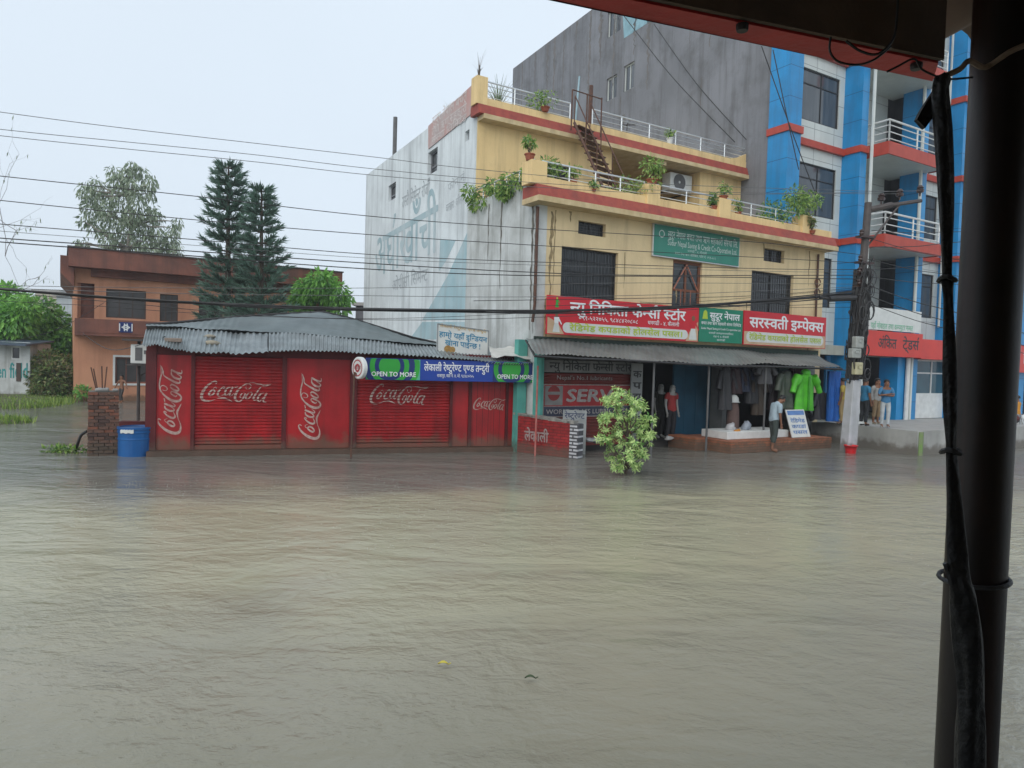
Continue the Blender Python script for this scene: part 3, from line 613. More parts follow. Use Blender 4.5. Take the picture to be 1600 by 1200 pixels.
wl.nxt(); letter(wl, RF.P, 'राजापुर, वडा नं. ४, मो. ९८४८०२५५', s0+1.75, s1-1.7, z0+.10, z0+.17, d+.004, bold=.01)
wl.build('lettering', K['ltr_white'], B)
# white hand painted board standing on the roof
d = -.25; s0, s1, z0, z1 = RF.rect(683, 508, 763, 556, d)
WB = thing('notice_board', 'white board with blue writing standing on the shack roof', 'sign', RF.P((s0+s1)/2, d, z0-.1))
sh = lambda a, dd, z: RF.P(a, dd, z+.05-.09*(a-s0))
mb = MB(); mb.hexa([sh(a, dd, z) for z in (z0, z1) for a, dd in ((s0, d-.04), (s0, d), (s1, d), (s1, d-.04))]); mb.build('board', K['sign_white'], WB)
mb = MB()
for a, b, c, e in ((s0, s0+.025, z0, z1), (s1-.025, s1, z0, z1), (s0+.025, s1-.025, z0, z0+.025), (s0+.025, s1-.025, z1-.025, z1)): mb.hexa([sh(p, dd, z) for z in (c, e) for p, dd in ((a, d), (a, d+.02), (b, d+.02), (b, d))])
for a in (s0+.15, s1-.15): mb.box(RF, a-.02, a+.02, d-.09, d-.045, z0-.25, z1-.2)
mb.build('frame', mat('grey_board_frame', (.28, .30, .31), None, .6, 5), WB)
mb = MB(); letter(mb, sh, 'हाम्ो यहाँ इन~डियन', s0+.06, s1-.05, z0+.42, z0+.55, d+.004, bold=.02); letter(mb, sh, 'खाना पाईन~छ !', s0+.22, s1-.22, z0+.22, z0+.35, d+.004, bold=.02); mb.build('lettering', K['ltr_teal'], WB)
mb = MB(); letter(mb, sh, 'लेकाली रेष्टुरेण्ट एण्ड तन~दुरी', s0+.08, s1-.08, z0+.67, z0+.74, d+.004, bold=.01); mb.build('lettering', K['ltr_orange'], WB)
mb = MB(); ringpoly(mb, Fr(RF.o, RF.u), s0+.30, z0+.14, 0, .10, d+.004, (s0, s1, z0+.06, z1), 0); ringpoly(mb, RF, s0+.42, z0+.13, 0, .08, d+.005, (s0, s1, z0+.06, z1), 0); mb.build('food_picture', mat('brown_food_print', (.42, .27, .08), (.3, .16, .05), .6, 20), WB)
# white plastic sacking on the eave and the round projecting light sign with its post
mb = MB(); tl_ = catmull([(*RF.px(x, y, -.35), 0) for x, y in ((764, 545), (785, 546), (805, 545), (818, 550))], 5); bl_ = catmull([(*RF.px(x, y, .42), 0) for x, y in ((768, 561), (795, 560), (825, 563), (846, 568))], 5)
rows = [[RF.P(a.x+(b.x-a.x)*k/6, -.35+.77*k/6, a.y+(b.y-a.y)*k/6+.05+.022*math.sin(9*a.x+k*1.3)+.012*math.sin(23*a.x-k)) for a, b in zip(tl_, bl_)] for k in range(7)]; mb.grid(rows)
tag(mb.build('plastic_sheet', mat('white_plastic_sheet', (.62, .62, .58), (.5, .5, .47), .35, 5), smooth=True), 'crumpled white plastic sheet lying over the right end of the eave', 'plastic sheet')
s, z = RF.px(562, 575, .85); C0 = RF.P(s, .85, z); ax = (-RF.u*.90+RF.n*.44).normalized(); e1 = Vector((0, 0, 1)); e2 = ax.cross(e1)
RS = thing('round_sign', 'white round light box sign on a thin post beside the blue board', 'sign', RF.P(s-.15, .85, 0))
mb = MB(); rows = []
for t_, r_ in ((-.06, .0), (-.06, .24), (-.045, .26), (.045, .26), (.06, .24), (.06, .0)): rows.append([C0+ax*t_+(e1*math.cos(a)+e2*math.sin(a))*r_ for a in [2*PI*k/28 for k in range(28)]])
mb.grid(rows, 0, True); mb.build('light_box', K['white'], RS, smooth=False)
mb = MB()
for i, (r0, r1) in enumerate(((.17, .20), (.05, .10))):
    for k in range(24): mb.face([C0+ax*.063+(e1*math.cos(a)+e2*math.sin(a))*r_ for r_, a in ((r0, 2*PI*k/24), (r1, 2*PI*k/24), (r1, 2*PI*(k+1)/24), (r0, 2*PI*(k+1)/24))])
letter(mb, lambda a, dd, zz: C0+ax*(.064)-e2*a+e1*zz, 'लेकाली', -.14, .14, -.03, .04, 0, bold=.01)
mb.build('print', mat('dull_red_print', (.40, .05, .06), None, .5, 6), RS)
mb = MB(); mb.tube([RF.P(s-.16, .85, -.3), RF.P(s-.12, .85, z-.1)], .022, 7); mb.tube([RF.P(s-.12, .85, z-.1), C0-Vector((0, 0, .2))], .018, 6); mb.build('post', K['rust'], RS)
p0 = onz(836, 712); mb = MB(); mb.tube([p0-Vector((0, 0, .3)), p0+Vector((0, 0, 2.28))], .024, 7); tag(mb.build('thin_post', mat('pale_red_painted_post', (.48, .2, .17), (.4, .1, .09), .5, 6), loc=p0), 'thin pale red post propping the right end of the eave', 'post')
# ------------------------------------------------------------------ yellow shop house
Y = thing('shop_house', 'three storey yellow shop house with red bands and a rooftop terrace', 'building', YF.P(5.7, -6, 0))
SE = 11.45
w1, w2 = YF.rect(878, 384, 964, 462), YF.rect(1175, 422, 1238, 484); v1, v2 = YF.rect(904, 344, 946, 371), YF.rect(1194, 387, 1225, 412); dw = YF.rect(1052, 405, 1095, 479)
w1 = (*w1[:2], 3.9, w1[3]); w2 = (*w2[:2], 3.9, w2[3]); dw = (*dw[:2], 4.0, dw[3])
mb = MB(); wall(mb, YF, .26, SE, 2.88, 6.42, 0, -.25, [w1, w2, v1, v2, dw]); mb.box(YF, SE+.002, SE+.25, -16, -.002, -.3, 6.41); mb.build('wall', K['yellow'], Y)
mb = MB(); mb.box(YF, 0, .258, -4, .012, 2.6, 6.42); mb.box(YF, 0, .256, -4, .01, -.3, 2.6); mb.box(YF, 0, .25, -4, -.35, 6.42, 7.12); mb.build('side_wall', K['mould'], Y)
mb = MB(); wall(mb, SF, .05, 11.98, -.3, 10.62, 0, -.25, [SF.rect(607, 291, 618, 309), SF.rect(669, 239, 683, 266), SF.rect(727, 206, 733, 218)]); mb.box(YF, 1.1, 12.2, -16, -15.75, -.3, 10.4); g_ = mb.build('gable_wall', K['greyside'], Y)
for r_ in (SF.rect(607, 291, 618, 309), SF.rect(669, 239, 683, 266), SF.rect(727, 206, 733, 218)): window(Y, SF, r_, -.15, K['cement'], K['glass'], t=.07, trans=(.35,), name='vent_opening')
# painted advert on the gable
def spoly(mb, pts, d, mi=0): mb.face([SF.P(*(lambda q: (q[0], d, q[1]))(SF.px(x, y, 0))) for x, y in pts], mi)
tealm = mat('faded_teal_wall_paint', (.31, .48, .53), (.45, .58, .62), .8, 1.2, .2, 14, streak=.6, sc_=(.32, .36, .37), blotch=.3)
mb = MB(); spoly(mb, [(688, 374), (712, 376), (697, 408), (686, 424)], .004); spoly(mb, [(735, 352), (735, 500), (660, 500), (700, 430), (720, 386)], .004); spoly(mb, [(660, 503), (735, 503), (735, 530), (640, 530)], .0045); mb.build('painted_swoosh', tealm, g_)
tealm = mat('pale_teal_wall_lettering', (.30, .43, .47), (.46, .56, .59), .8, 1.2, .2, 14, streak=.5, sc_=(.56, .6, .61))
mb = MB()
def smap(x0, y0, x1, y1, hh, d=.004):       # baseline pixels -> (fn, length)
    a = SF.px(x0, y0); b = SF.px(x1, y1); L_ = math.hypot(b[0]-a[0], b[1]-a[1]); c, s_ = (b[0]-a[0])/L_, (b[1]-a[1])/L_
    return (lambda p, dd, q: SF.P(a[0]+c*p-s_*q, d+dd, a[1]+s_*p+c*q)), L_
fn, ln = smap(586, 433, 683, 392, 1); letter(mb, fn, 'अर्घाखाँची', 0, ln, 0, 1.62, 0, bold=.012)
mb.build('lettering', tealm, g_)
mb = MB(); fn, ln = smap(628, 325, 671, 303, 1); letter(mb, fn, 'उस्तै सिमेन्ट रोजौँ', 0, ln, 0, .42, 0, bold=.01); fn, ln = smap(613, 455, 668, 438, 1); letter(mb, fn, 'ओपीसी सिमेन्ट', 0, ln, 0, .42, 0, bold=.01)
fn, ln = smap(697, 332, 728, 313, 1); letter(mb, fn, 'कारखाना : कपिलवस्तु', 0, ln, 0, .25, 0); fn, ln = smap(700, 300, 728, 280, 1); letter(mb, fn, 'फोन नं.', 0, ln, 0, .25, 0)
mb.build('lettering', mat('faded_grey_lettering', (.32, .36, .38), (.46, .50, .52), .8, 3, streak=.5, sc_=(.4, .43, .44)), g_)
fb = MB(); q = [SF.px(x, y, .03) for x, y in ((669, 233), (736, 178), (736, 134), (669, 197))]
fb.hexa([SF.P(a, dd, z) for dd in (.004, .03) for a, z in q]); FBt = thing('faded_banner', 'faded pink and white banner at the top of the gable wall', 'banner', SF.P(q[0][0], .02, q[0][1]))
fb.build('cloth', mat('faded_pink_cloth', (.52, .29, .26), (.48, .42, .41), .8, 1.1, streak=.3, sc_=(.3, .25, .24)), FBt)
mb = MB(); a, b = q[0], q[1]
for zz, tx, hh in ((.78, 'सुदूर नेपाल बचत', .22), (.42, 'तथा ऋण सहकारी', .2), (.14, 'संस्था लिमिटेड', .16)): letter(mb, lambda p, dd, k: SF.P(p, .036+dd, k), tx, a[0]+.35, b[0]-.35, a[1]+zz-.05, a[1]+zz+hh, 0, bold=.01)
mb.build('lettering', mat('faded_white_lettering', (.72, .66, .64), None, .8, 5), FBt)
# teal corner post, slabs, bands, parapets
mb = MB(); mb.box(YF, .262, SE+.2, -4, -.252, 6.2, 6.415); mb.box(YF, -.3, SE+.35, -.35, .45, 6.421, 6.56); mb.box(YF, .26, SE+.2, -4, -.352, 6.42, 6.56); mb.box(YF, .262, SE, -4, .03, 2.6, 2.878); mb.build('floor_slab', K['cream'], Y)
mb = MB(); mb.hexa([YF.P(a, dd, z) for z, k in ((6.56, 0), (6.86, -.12)) for a, dd in ((-.28, -.36), (-.28, .42+k), (SE+.33, .42+k), (SE+.33, -.36))]); mb.build('red_band', K['redband'], Y)
mb = MB(); mb.box(YF, -.02, SE+.3, -.1, .2, 6.86, 7.10)
for x in (840, 1020, 1132, 1262): s = YF.px(x, 300, .2)[0]; mb.nxt(); mb.box(YF, s-.24, s+.24, -.2, .26, 6.87, 7.46)
mb.build('parapet', K['yellow2'], Y, bevel=.01)
mb = MB(); sps = [YF.px(x, 300, .2)[0] for x in (840, 1020, 1132, 1262)]
for a, b, n in ((sps[0], sps[1], 4), (sps[1], sps[2], 2), (sps[2], sps[3], 3)): rail(mb, YF, a+.2, b-.2, .06, 7.1, 7.52, 2, n)
mb.tube([YF.P(sps[0]-.1, .06, 7.54), YF.P(.1, -.2, 7.54), YF.P(.1, -3.95, 7.5)], .026, 6)
for k in range(6): mb.tube([YF.P(.1, -.5-k*.68, 7.1), YF.P(.1, -.5-k*.68, 7.5)], .018, 6)
mb.build('terrace_railing', K['steel'], Y)
mb = MB(); mb.box(YF, .26, SE, -4, -.365, 6.562, 6.6); mb.build('terrace_floor', K['concrete'], Y)
# upper floor
UR = YF.px(1168, 290, -4)[0]; r0_, r1_ = YF.px(957, 250, -4)[0], YF.px(1094, 275, -4)[0]
uw = YF.rect(843, 252, 893, 285, -4)
mb = MB(); wall(mb, YF, .252, r0_, 6.56, 9.68, -4, -4.25, [uw]); mb.box(YF, r1_, UR, -6.5, -4, 6.56, 9.68); mb.box(YF, r0_-.25, r0_, -6.5, -4.252, 6.56, 9.66); mb.box(YF, r0_, UR, -6.75, -6.502, 6.56, 9.68); mb.box(YF, UR-.25, UR-.002, -15.7, -6.752, 6.41, 9.68)
mb.build('upper_wall', K['yellow2'], Y)
mb = MB(); mb.box(YF, .254, UR+.45, -4.6, -3.6, 9.68, 9.82); mb.box(YF, 1.1, UR+.45, -15.74, -4.602, 9.68, 9.82); s = YF.px(1036, 240, -3.7)[0]; mb.box(YF, s-.2, s+.2, -5, -3.72, 9.52, 9.678); mb.box(YF, UR+.1, UR+.35, -5, -3.72, 9.45, 9.678); mb.build('roof_slab', K['cream'], Y)
mb = MB(); mb.hexa([YF.P(a, dd, z) for z, k in ((9.82, 0), (10.12, -.1)) for a, dd in ((.1, -4.2), (.1, -3.62+k), (UR+.43, -3.62+k), (UR+.43, -4.2))]); mb.build('red_band', K['redband'], Y)
mb = MB(); mb.box(YF, .3, UR+.2, -4.0, -3.78, 10.12, 10.36); mb.box(YF, .05, .42, -4.1, -3.72, 10.121, 10.95)
pr_ = [(UR-1.3, 10.36), (UR+.2, 10.36), (UR+.2, 10.98), (UR-.12, 10.98), (UR-.3, 10.72), (UR-.8, 10.48)]; mb.prism(YF, pr_, -3.98, -3.8); mb.build('parapet', K['yellow2'], Y)
mb = MB(); st0, st1 = YF.px(890, 200, -3.9)[0], YF.px(925, 200, -3.9)[0]
rail(mb, YF, .42, st0, -3.9, 10.36, 10.9, 3, 3); rail(mb, YF, st1, UR-.2, -3.9, 10.36, 10.9, 3, 6); mb.build('roof_railing', K['steel'], Y)
# windows
for r_, ml, tr in ((w1, (.5,), ()), (w2, (.5,), ())): window(Y, YF, r_, -.14, K['frame_dk'], K['glass'], ml, tr, .05, .11)
for r_ in (v1, v2): window(Y, YF, r_, -.16, K['frame_dk'], K['glass'], (.5,), (), .035, .12, 'vent_window')
window(Y, YF, uw, -4.1, K['frame_dk'], K['glass'], (.33, .66), (), .05, .1)
wd = window(Y, YF, dw, -.1, mat('brown_timber', (.20, .075, .035), (.14, .05, .03), .6, 5), K['glass'], (.5,), (.42,), .09, 0, 'tall_window')
mb = MB(); s0, s1, z0, z1 = dw; zz = z0+(z1-z0)*.42
for a in (s0+.1, s1-.1): mb.tube([YF.P(a, -.05, zz), YF.P((s0+s1)/2, -.05, z1-.1)], .022, 5)
for k in (1, 2): mb.tube([YF.P(s0+(s1-s0)*k/3, -.05, z0+.1), YF.P(s0+(s1-s0)*k/3, -.05, zz)], .014, 5)
mb.build('grille', mat('salmon_grille_paint', (.42, .16, .10), None, .5, 5), wd)
# black damp stains running down the plaster
def drip(mb, fr, s, z1, z0, w_, d, seed):
    r = random.Random(seed); n = max(4, int((z1-z0)/.12)); lf = []; rt = []
    for k in range(n+1): z = z1+(z0-z1)*k/n; h = w_*.5*(1-.8*(k/n)**1.5)*r.uniform(.5, 1.3); o_ = r.uniform(-.3, .3)*w_; lf.append((s+o_-h, z)); rt.append((s+o_+h, z))
    mb.grid([[fr.P(a[0], d, a[1]), fr.P(b[0], d, b[1])] for a, b in zip(lf, rt)]); mb.nxt()
stm = mat('black_mould_stain', (.085, .08, .07), (.24, .23, .20), .9, 9, .2, streak=.3); sty = mat('brown_damp_stain', (.20, .15, .08), (.38, .29, .16), .9, 7, .2, streak=.3)
mb = MB(); LFr = Fr(YF.P(0, -4, 0), YF.n)
for s_, a, b, w_ in ((1.35, 6.9, 5.2, .05), (2.1, 7.1, 4.4, .07), (3.75, 6.9, 3.2, .10), (3.9, 6.4, 3.1, .08)): drip(mb, LFr, s_, a, b, w_, .014, int(s_*10))
mb.build('damp_stain', stm, Y); mb = MB()
for s_, a, b, w_ in ((.33, 4.05, 3.05, .16), (.42, 6.3, 3.3, .10), (.52, 6.35, 4.2, .05), (1.0, 6.38, 6.1, .09), (4.9, 4.6, 4.2, .06), (6.9, 6.39, 6.15, .12), (8.6, 6.38, 6.0, .08), (10.9, 6.38, 5.2, .07), (11.25, 4.1, 3.1, .14), (11.05, 3.4, 2.9, .16), (7.9, 4.5, 4.2, .07), (2.9, 5.5, 4.5, .04)): drip(mb, YF, s_, a, b, w_, .004, int(s_*77))
mb.build('damp_stain', sty, Y)
# drain pipes, drips
mb = MB()
s = YF.px(836, 400)[0]; mb.tube([YF.P(s, .06, 6.35), YF.P(s, .06, 3.9), YF.P(s-.05, .06, 3.4)], .04, 6); mb.nxt()
s = YF.px(1275, 430)[0]; mb.tube([YF.P(s, .06, 6.3), YF.P(s, .06, 4.15)], .035, 6)
for z in (5.35, 5.0): mb.tube([YF.P(s+.14*math.cos(k*.5), .08, z+.13*math.sin(k*.5)) for k in range(13)], .022, 5)
mb.build('drain_pipe', K['rust'], Y)
# ground floor
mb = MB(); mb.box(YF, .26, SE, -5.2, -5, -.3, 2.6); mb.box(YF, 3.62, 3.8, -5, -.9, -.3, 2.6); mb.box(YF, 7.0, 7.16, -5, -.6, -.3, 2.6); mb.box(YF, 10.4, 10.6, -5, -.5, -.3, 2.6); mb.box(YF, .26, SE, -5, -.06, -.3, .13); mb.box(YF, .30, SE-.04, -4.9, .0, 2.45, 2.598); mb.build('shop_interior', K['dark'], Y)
pm = mat('grey_painted_pier', (.20, .21, .21), (.14, .15, .15), .7, 3, .2, streak=.5)
mb = MB()
for a, b in ((3.42, 3.64), (7.0, 7.2), (SE-.45, SE)): mb.box(YF, a, b, -.5, 0, -.3, 2.598); mb.nxt()
mb.build('pier', pm, Y)
mb = MB(); mb.box(YF, -.30, -.02, -.5, -.3, -.3, 2.95); mb.nxt(); mb.box(YF, -.01, .14, .014, .15, -.3, 2.75); mb.nxt(); mb.box(YF, .16, .252, .013, .1, -.3, 2.6); mb.build('teal_timber_post', K['teal'], Y)
mb = MB(); slats(mb, YF, .26, 3.40, .30, 2.10, -.08, .085, .02); mb.box(YF, .26, 3.40, -.1, -.03, .131, .298); sh_ = mb.build('roller_shutter', mat('faded_brown_red_shutter', (.20, .028, .022), (.13, .025, .02), .55, 2, .1, streak=.4, sc_=(.06, .02, .02)), Y)
G_ = thing('gate_frame', 'pale teal wooden gate post and panel between the shack and the yellow house', 'gate', RF.P(9.0, -.2, 0))
mb = MB(); a, b = rx(806), rx(834); mb.box(RF, a, a+.30, -.5, -.42, -.3, 2.28); mb.nxt(); mb.box(RF, a+.32, a+.36, -.5, -.38, -.3, 2.5); mb.nxt(); mb.box(RF, a+.38, b-.02, -.52, -.44, -.3, 2.28); mb.build('panel', K['teal'], G_)
# oil advert painted on the shutter
s0, s1, z0, z1 = YF.rect(851, 600, 986, 650, 0)
mb = MB(); mb.face([YF.P(a, -.05, z) for a, z in ((s0, z0), (s1, z0), (s1, z1), (s0, z1))]); mb.build('advert_border', K['ltr_faint'], sh_)
mb = MB(); mb.face([YF.P(a, -.046, z) for a, z in ((s0+.03, z0+.30), (s1-.03, z0+.30), (s1-.03, z1-.03), (s0+.03, z1-.03))], 0); mb.face([YF.P(a, -.046, z) for a, z in ((s0+.03, z0+.03), (s1-.03, z0+.03), (s1-.03, z0+.28), (s0+.03, z0+.28))], 1)
mb.face([YF.P(a, -.042, z) for a, z in ((s0+.05, z0+.32), (s0+.62, z0+.32), (s0+.62, z1-.05), (s0+.05, z1-.05))], 2)
ringpoly(mb, YF, s0+.33, (z0+z1)/2+.2, 0, .2, -.036, (s0, s1, z0, z1), 3); mb.box(YF, s0+.1, s0+.56, -.0355, -.033, (z0+z1)/2+.16, (z0+z1)/2+.24, 2)
mb.build('advert_panel', [K['dark_red'], mat('dull_navy_paint', (.05, .06, .10), None, .6, 4), mat('dull_grey_paint', (.26, .26, .25), (.2, .19, .19), .7, 6), mat('dull_red_paint', (.3, .04, .04), None, .6, 5)], sh_)
mb = MB(); letter(mb, YF.P, 'SERVO', s0+.72, s1-.12, z0+.42, z1-.14, -.038, bold=.035, hgt=.69, slant=.15); letter(mb, YF.P, 'WORLD CLASS LUBRICANTS', s0+.1, s1-.1, z0+.09, z0+.21, -.04, bold=.02, hgt=.69); letter(mb, YF.P, 'Nepal’s No.1 lubricants', s0+.4, s0+2.3, z1+.12, z1+.24, -.04, hgt=.72); mb.build('lettering', mat('dull_white_paint', (.42, .40, .39), (.3, .26, .25), .7, 12), sh_)
# old name board half hidden under the awning
mb = MB(); mb.box(YF, .26, 3.4, -.1, -.02, 2.12, 2.44); nb = mb.build('old_name_board', mat('dirty_board', (.27, .27, .26), (.18, .18, .18), .7, 3, streak=.4), Y)
mb = MB(); letter(mb, YF.P, 'न~यु निकिता फेन~सी स्टोर', .5, 3.3, 2.18, 2.38, -.016, bold=.02); mb.build('lettering', K['ltr_dark'], nb)
s0, s1, z0, z1 = YF.rect(989, 560, 1003, 656, .1)
mb = MB(); mb.box(YF, s0, s1, .02, .07, z0, 2.42); VS = tag(mb.build('hanging_sign', mat('grey_strip_board', (.34, .35, .35), (.25, .26, .26), .6, 3, streak=.3), bevel=.004), 'narrow upright grey shop sign beside the oil advert shutter', 'sign')
mb = MB()
for k, ch in enumerate(('क', 'प', 'डा', 'प', 'सल')): zz = 2.12-k*.32; letter(mb, YF.P, ch, s0+.06, s1-.06, zz-.1, zz+.08, .074, bold=.03)
mb.build('lettering', [K['ltr_dark']], VS)
# blue door, awning, dark fringe
s0, s1, z0, z1 = YF.rect(1056, 566, 1120, 692, -.5)
mb = MB(); mb.box(YF, s0, s1, -.62, -.55, .131, 2.44)
for k in range(5): a = s0+(s1-s0)*k/4; mb.box(YF, a-.02, a+.02, -.55, -.535, .14, 2.43)
dr = mb.build('folding_door', K['blue_door'], Y)
lo = []; hi = []
for x, y in ((836, 553), (900, 557), (980, 560), (1060, 565), (1130, 569), (1200, 570), (1260, 572), (1316, 574)): s, z = YF.px(x, y, 1.5); lo.append(YF.P(s, 1.5, z))
for k in range(8): hi.append(YF.P(-.35+k*(SE+.3)/7, .12, 2.98-.012*k))
mb = MB(); corr(mb, lo, hi, .16, .012, 8, 5, .025, seed=21); mb.build('awning', K['tin_awn'], Y, smooth=True)
mb = MB(); 
for k in range(7): q = k/6*7; i = min(int(q), 6); a = lo[i].lerp(lo[i+1], q-i); b = hi[i].lerp(hi[i+1], q-i); mb.tube([a-Vector((0, 0, .06)), b-Vector((0, 0, .06))], .025, 5)
mb.tube([p-Vector((0, 0, .05)) for p in lo], .03, 5); mb.build('awning_bracket', K['dark_steel'], Y)
mb = MB()
for x in (1021, 1107, 1196): s = YF.px(x, 600, 1.35)[0]; mb.tube([YF.P(s, 1.35, -.3), YF.P(s, 1.35, 2.5)], .03, 6); mb.nxt()
mb.build('awning_post', K['cable_g'], Y)
mb = MB(); mb.box(YF, -.05, SE, .02, .10, 2.60, 3.04); mb.build('lintel_board', mat('dark_green_board', (.035, .07, .05), (.03, .045, .04), .7, 2, streak=.4), Y)
# ------------------------------------------------------------------ banners on the yellow front
def banner(name, label, r, d, matl, dw_=.05):
    s0, s1, z0, z1 = r; T = thing(name, label, 'sign', YF.P((s0+s1)/2, d, z0)); mb = MB(); mb.box(YF, s0, s1, d-dw_, d, z0, z1); mb.build('board', matl, T, bevel=.004); return T, s0, s1, z0, z1
def pill(mb, s0, s1, z0, z1, d, mi=0):
    r = (z1-z0)/2; pts = [(s0+r+r*math.cos(a), z0+r+r*math.sin(a)) for a in [PI/2+PI*k/8 for k in range(9)]]+[(s1-r+r*math.cos(a), z0+r+r*math.sin(a)) for a in [-PI/2+PI*k/8 for k in range(9)]]
    mb.face([YF.P(a, d, z) for a, z in pts], mi)
def figure(mb, s, z, h, d, mis):            # printed figure in traditional dress
    mb.nxt()
    mb.face([YF.P(s+a*h, d, z+b*h) for a, b in ((-.22, 0), (.22, 0), (.12, .45), (-.12, .45))], mis[0])
    mb.face([YF.P(s+a*h, d, z+b*h) for a, b in ((-.12, .451), (.12, .451), (.16, .75), (-.16, .75))], mis[1])
    mb.face([YF.P(s+.1*h*math.cos(k*PI/5), d, z+.87*h+.11*h*math.sin(k*PI/5)) for k in range(10)], mis[2])
    mb.face([YF.P(s+a*h, d, z+b*h) for a, b in ((.161, .7), (.34, .42), (.29, .38), (.14, .58))], mis[1])
d = .32
T, s0, s1, z0, z1 = banner('shop_banner', 'wide red clothes shop banner with printed dancers at both ends', (.14, 5.52, 3.10, 4.10), d, K['sign_red'])
mb = MB(); pill(mb, s0+.5, s1-.42, z0+.06, z0+.33, d+.003); mb.build('caption_panel', K['sign_white'], T)
mb = MB(); letter(mb, YF.P, 'न~यु निकिता फेन~सी स्टोर', s0+.72, s1-.55, z0+.60, z0+.86, d+.004, bold=.028); letter(mb, YF.P, '०९१-५२२७५५, ९८४८४२०८०८', s0+1.0, s0+3.05, z0+.42, z0+.52, d+.004, bold=.012, hgt=.64); letter(mb, YF.P, 'धनगढी - ४, कैलाली', s0+3.4, s0+4.6, z0+.42, z0+.52, d+.004, bold=.01); mb.build('lettering', K['ltr_white'], T)
mb = MB(); letter(mb, YF.P, 'रेडिमेड कपडाको होलसेल पसल।', s0+.72, s1-.62, z0+.12, z0+.27, d+.007, bold=.025); mb.build('lettering', K['ltr_lime'], T)
mb = MB(); mb.face([YF.P(s0+.02, d+.003, z0+.02), YF.P(s0+.55, d+.003, z0+.02), YF.P(s0+.35, d+.003, z0+.3), YF.P(s0+.02, d+.003, z0+.45)], 0); mb.face([YF.P(s1-.5, d+.003, z0+.02), YF.P(s1-.02, d+.003, z0+.02), YF.P(s1-.02, d+.003, z0+.6), YF.P(s1-.35, d+.003, z0+.3)], 0)
figure(mb, s0+.30, z0+.06, .52, d+.006, (1, 2, 3)); figure(mb, s1-.22, z0+.06, .72, d+.006, (1, 4, 3)); figure(mb, s0+.30, z1-.30, .27, d+.006, (5, 5, 6)); mb.build('printed_figure', [K['beige'], K['sign_white'], K['ltr_white'], K['skin'], K['sign_red'], K['sign_lime'], K['ltr_lime']], T)
T, s0, s1, z0, z1 = banner('shop_banner', 'small green cooperative banner between the two red banners', (5.56, 7.42, 3.12, 4.14), d-.01, K['sign_green'])
mb = MB(); letter(mb, YF.P, 'सुदूर नेपाल', s0+.42, s1-.15, z0+.70, z0+.88, d-.006, bold=.025); letter(mb, YF.P, 'बचत तथा ऋण सहकारी संस्था लिमिटेड', s0+.08, s1-.08, z0+.52, z0+.60, d-.006, bold=.015)
letter(mb, YF.P, 'Sudur Nepal Saving & Credit Co-operative Ltd.', s0+.08, s1-.08, z0+.38, z0+.44, d-.006, bold=.012, hgt=.69)
for k, (tx, a) in enumerate((('धनगढी उपमहानगरपालिका', .4), ('वडा नं. ४, कैलाली', .6), ('धनगढी', .75))): letter(mb, YF.P, tx, s0+a, s1-a, z0+.25-k*.1, z0+.30-k*.1, d-.006)
mb.build('lettering', K['ltr_white'], T)
mb = MB(); mb.prism(YF, [(s0+.12, z0+.68), (s0+.34, z0+.68), (s0+.30, z0+.9), (s0+.23, z0+.95), (s0+.16, z0+.9)], d-.0095, d-.004); mb.build('emblem', K['ltr_lime'], T)
T, s0, s1, z0, z1 = banner('shop_banner', 'short red trading shop banner at the right end of the row', (7.46, 11.5, 3.10, 4.16), d, K['sign_red'])
mb = MB(); mb.face([YF.P(a, d+.002, z) for a, z in ((s0+.03, z0+.02), (s1-.03, z0+.02), (s1-.03, z0+.42), (s0+.03, z0+.42))], 1); pill(mb, s0+.12, s1-.12, z0+.1, z0+.42, d+.005); mb.build('caption_panel', [K['sign_white'], K['beige']], T)
mb = MB(); letter(mb, YF.P, 'सरस~वती इम~पेक~स', s0+.25, s1-.15, z0+.56, z0+.86, d+.004, bold=.028); mb.build('lettering', K['ltr_white'], T)
mb = MB(); letter(mb, YF.P, 'रेडिमेड कपडाको होलसेल पसल', s0+.25, s1-.25, z0+.17, z0+.33, d+.009, bold=.025); mb.build('lettering', K['ltr_lime'], T)
s0, s1, z0, z1 = 3.88, 7.37, 5.53, 6.40
T, s0, s1, z0, z1 = banner('cooperative_board', 'large faded green cooperative board hung under the terrace edge', (s0, s1, z0, z1), .10, K['sign_green2'])
mb = MB(); letter(mb, YF.P, 'सुदूर नेपाल बचत तथा ऋण सहकारी संस्था लि.', s0+.5, s1-.08, z1-.32, z1-.14, .104, bold=.014); letter(mb, YF.P, 'Sudur Nepal Saving & Credit Co-Operative Ltd.', s0+.5, s1-.1, z1-.54, z1-.38, .104, bold=.014, hgt=.69); letter(mb, YF.P, 'धनगढी - ४, कैलाली', s0+1.3, s1-1.4, z1-.66, z1-.60, .104); letter(mb, YF.P, 'बचत तथा ऋण कारोबार, फोन नं. ०९१-५२२', s0+.8, s1-1.0, z1-.78, z1-.71, .104)
ringpoly(mb, YF, s0+.27, z1-.25, .08, .11, .104, (s0, s1, z0, z1), 0); mb.build('lettering', mat('pale_board_lettering', (.55, .66, .62), None, .5, 6), T)
mb = MB(); ring(mb, YF, s0-.03, s1+.03, z0-.03, z1+.02, .02, .08, .028); mb.build('frame', K['steel'], T)
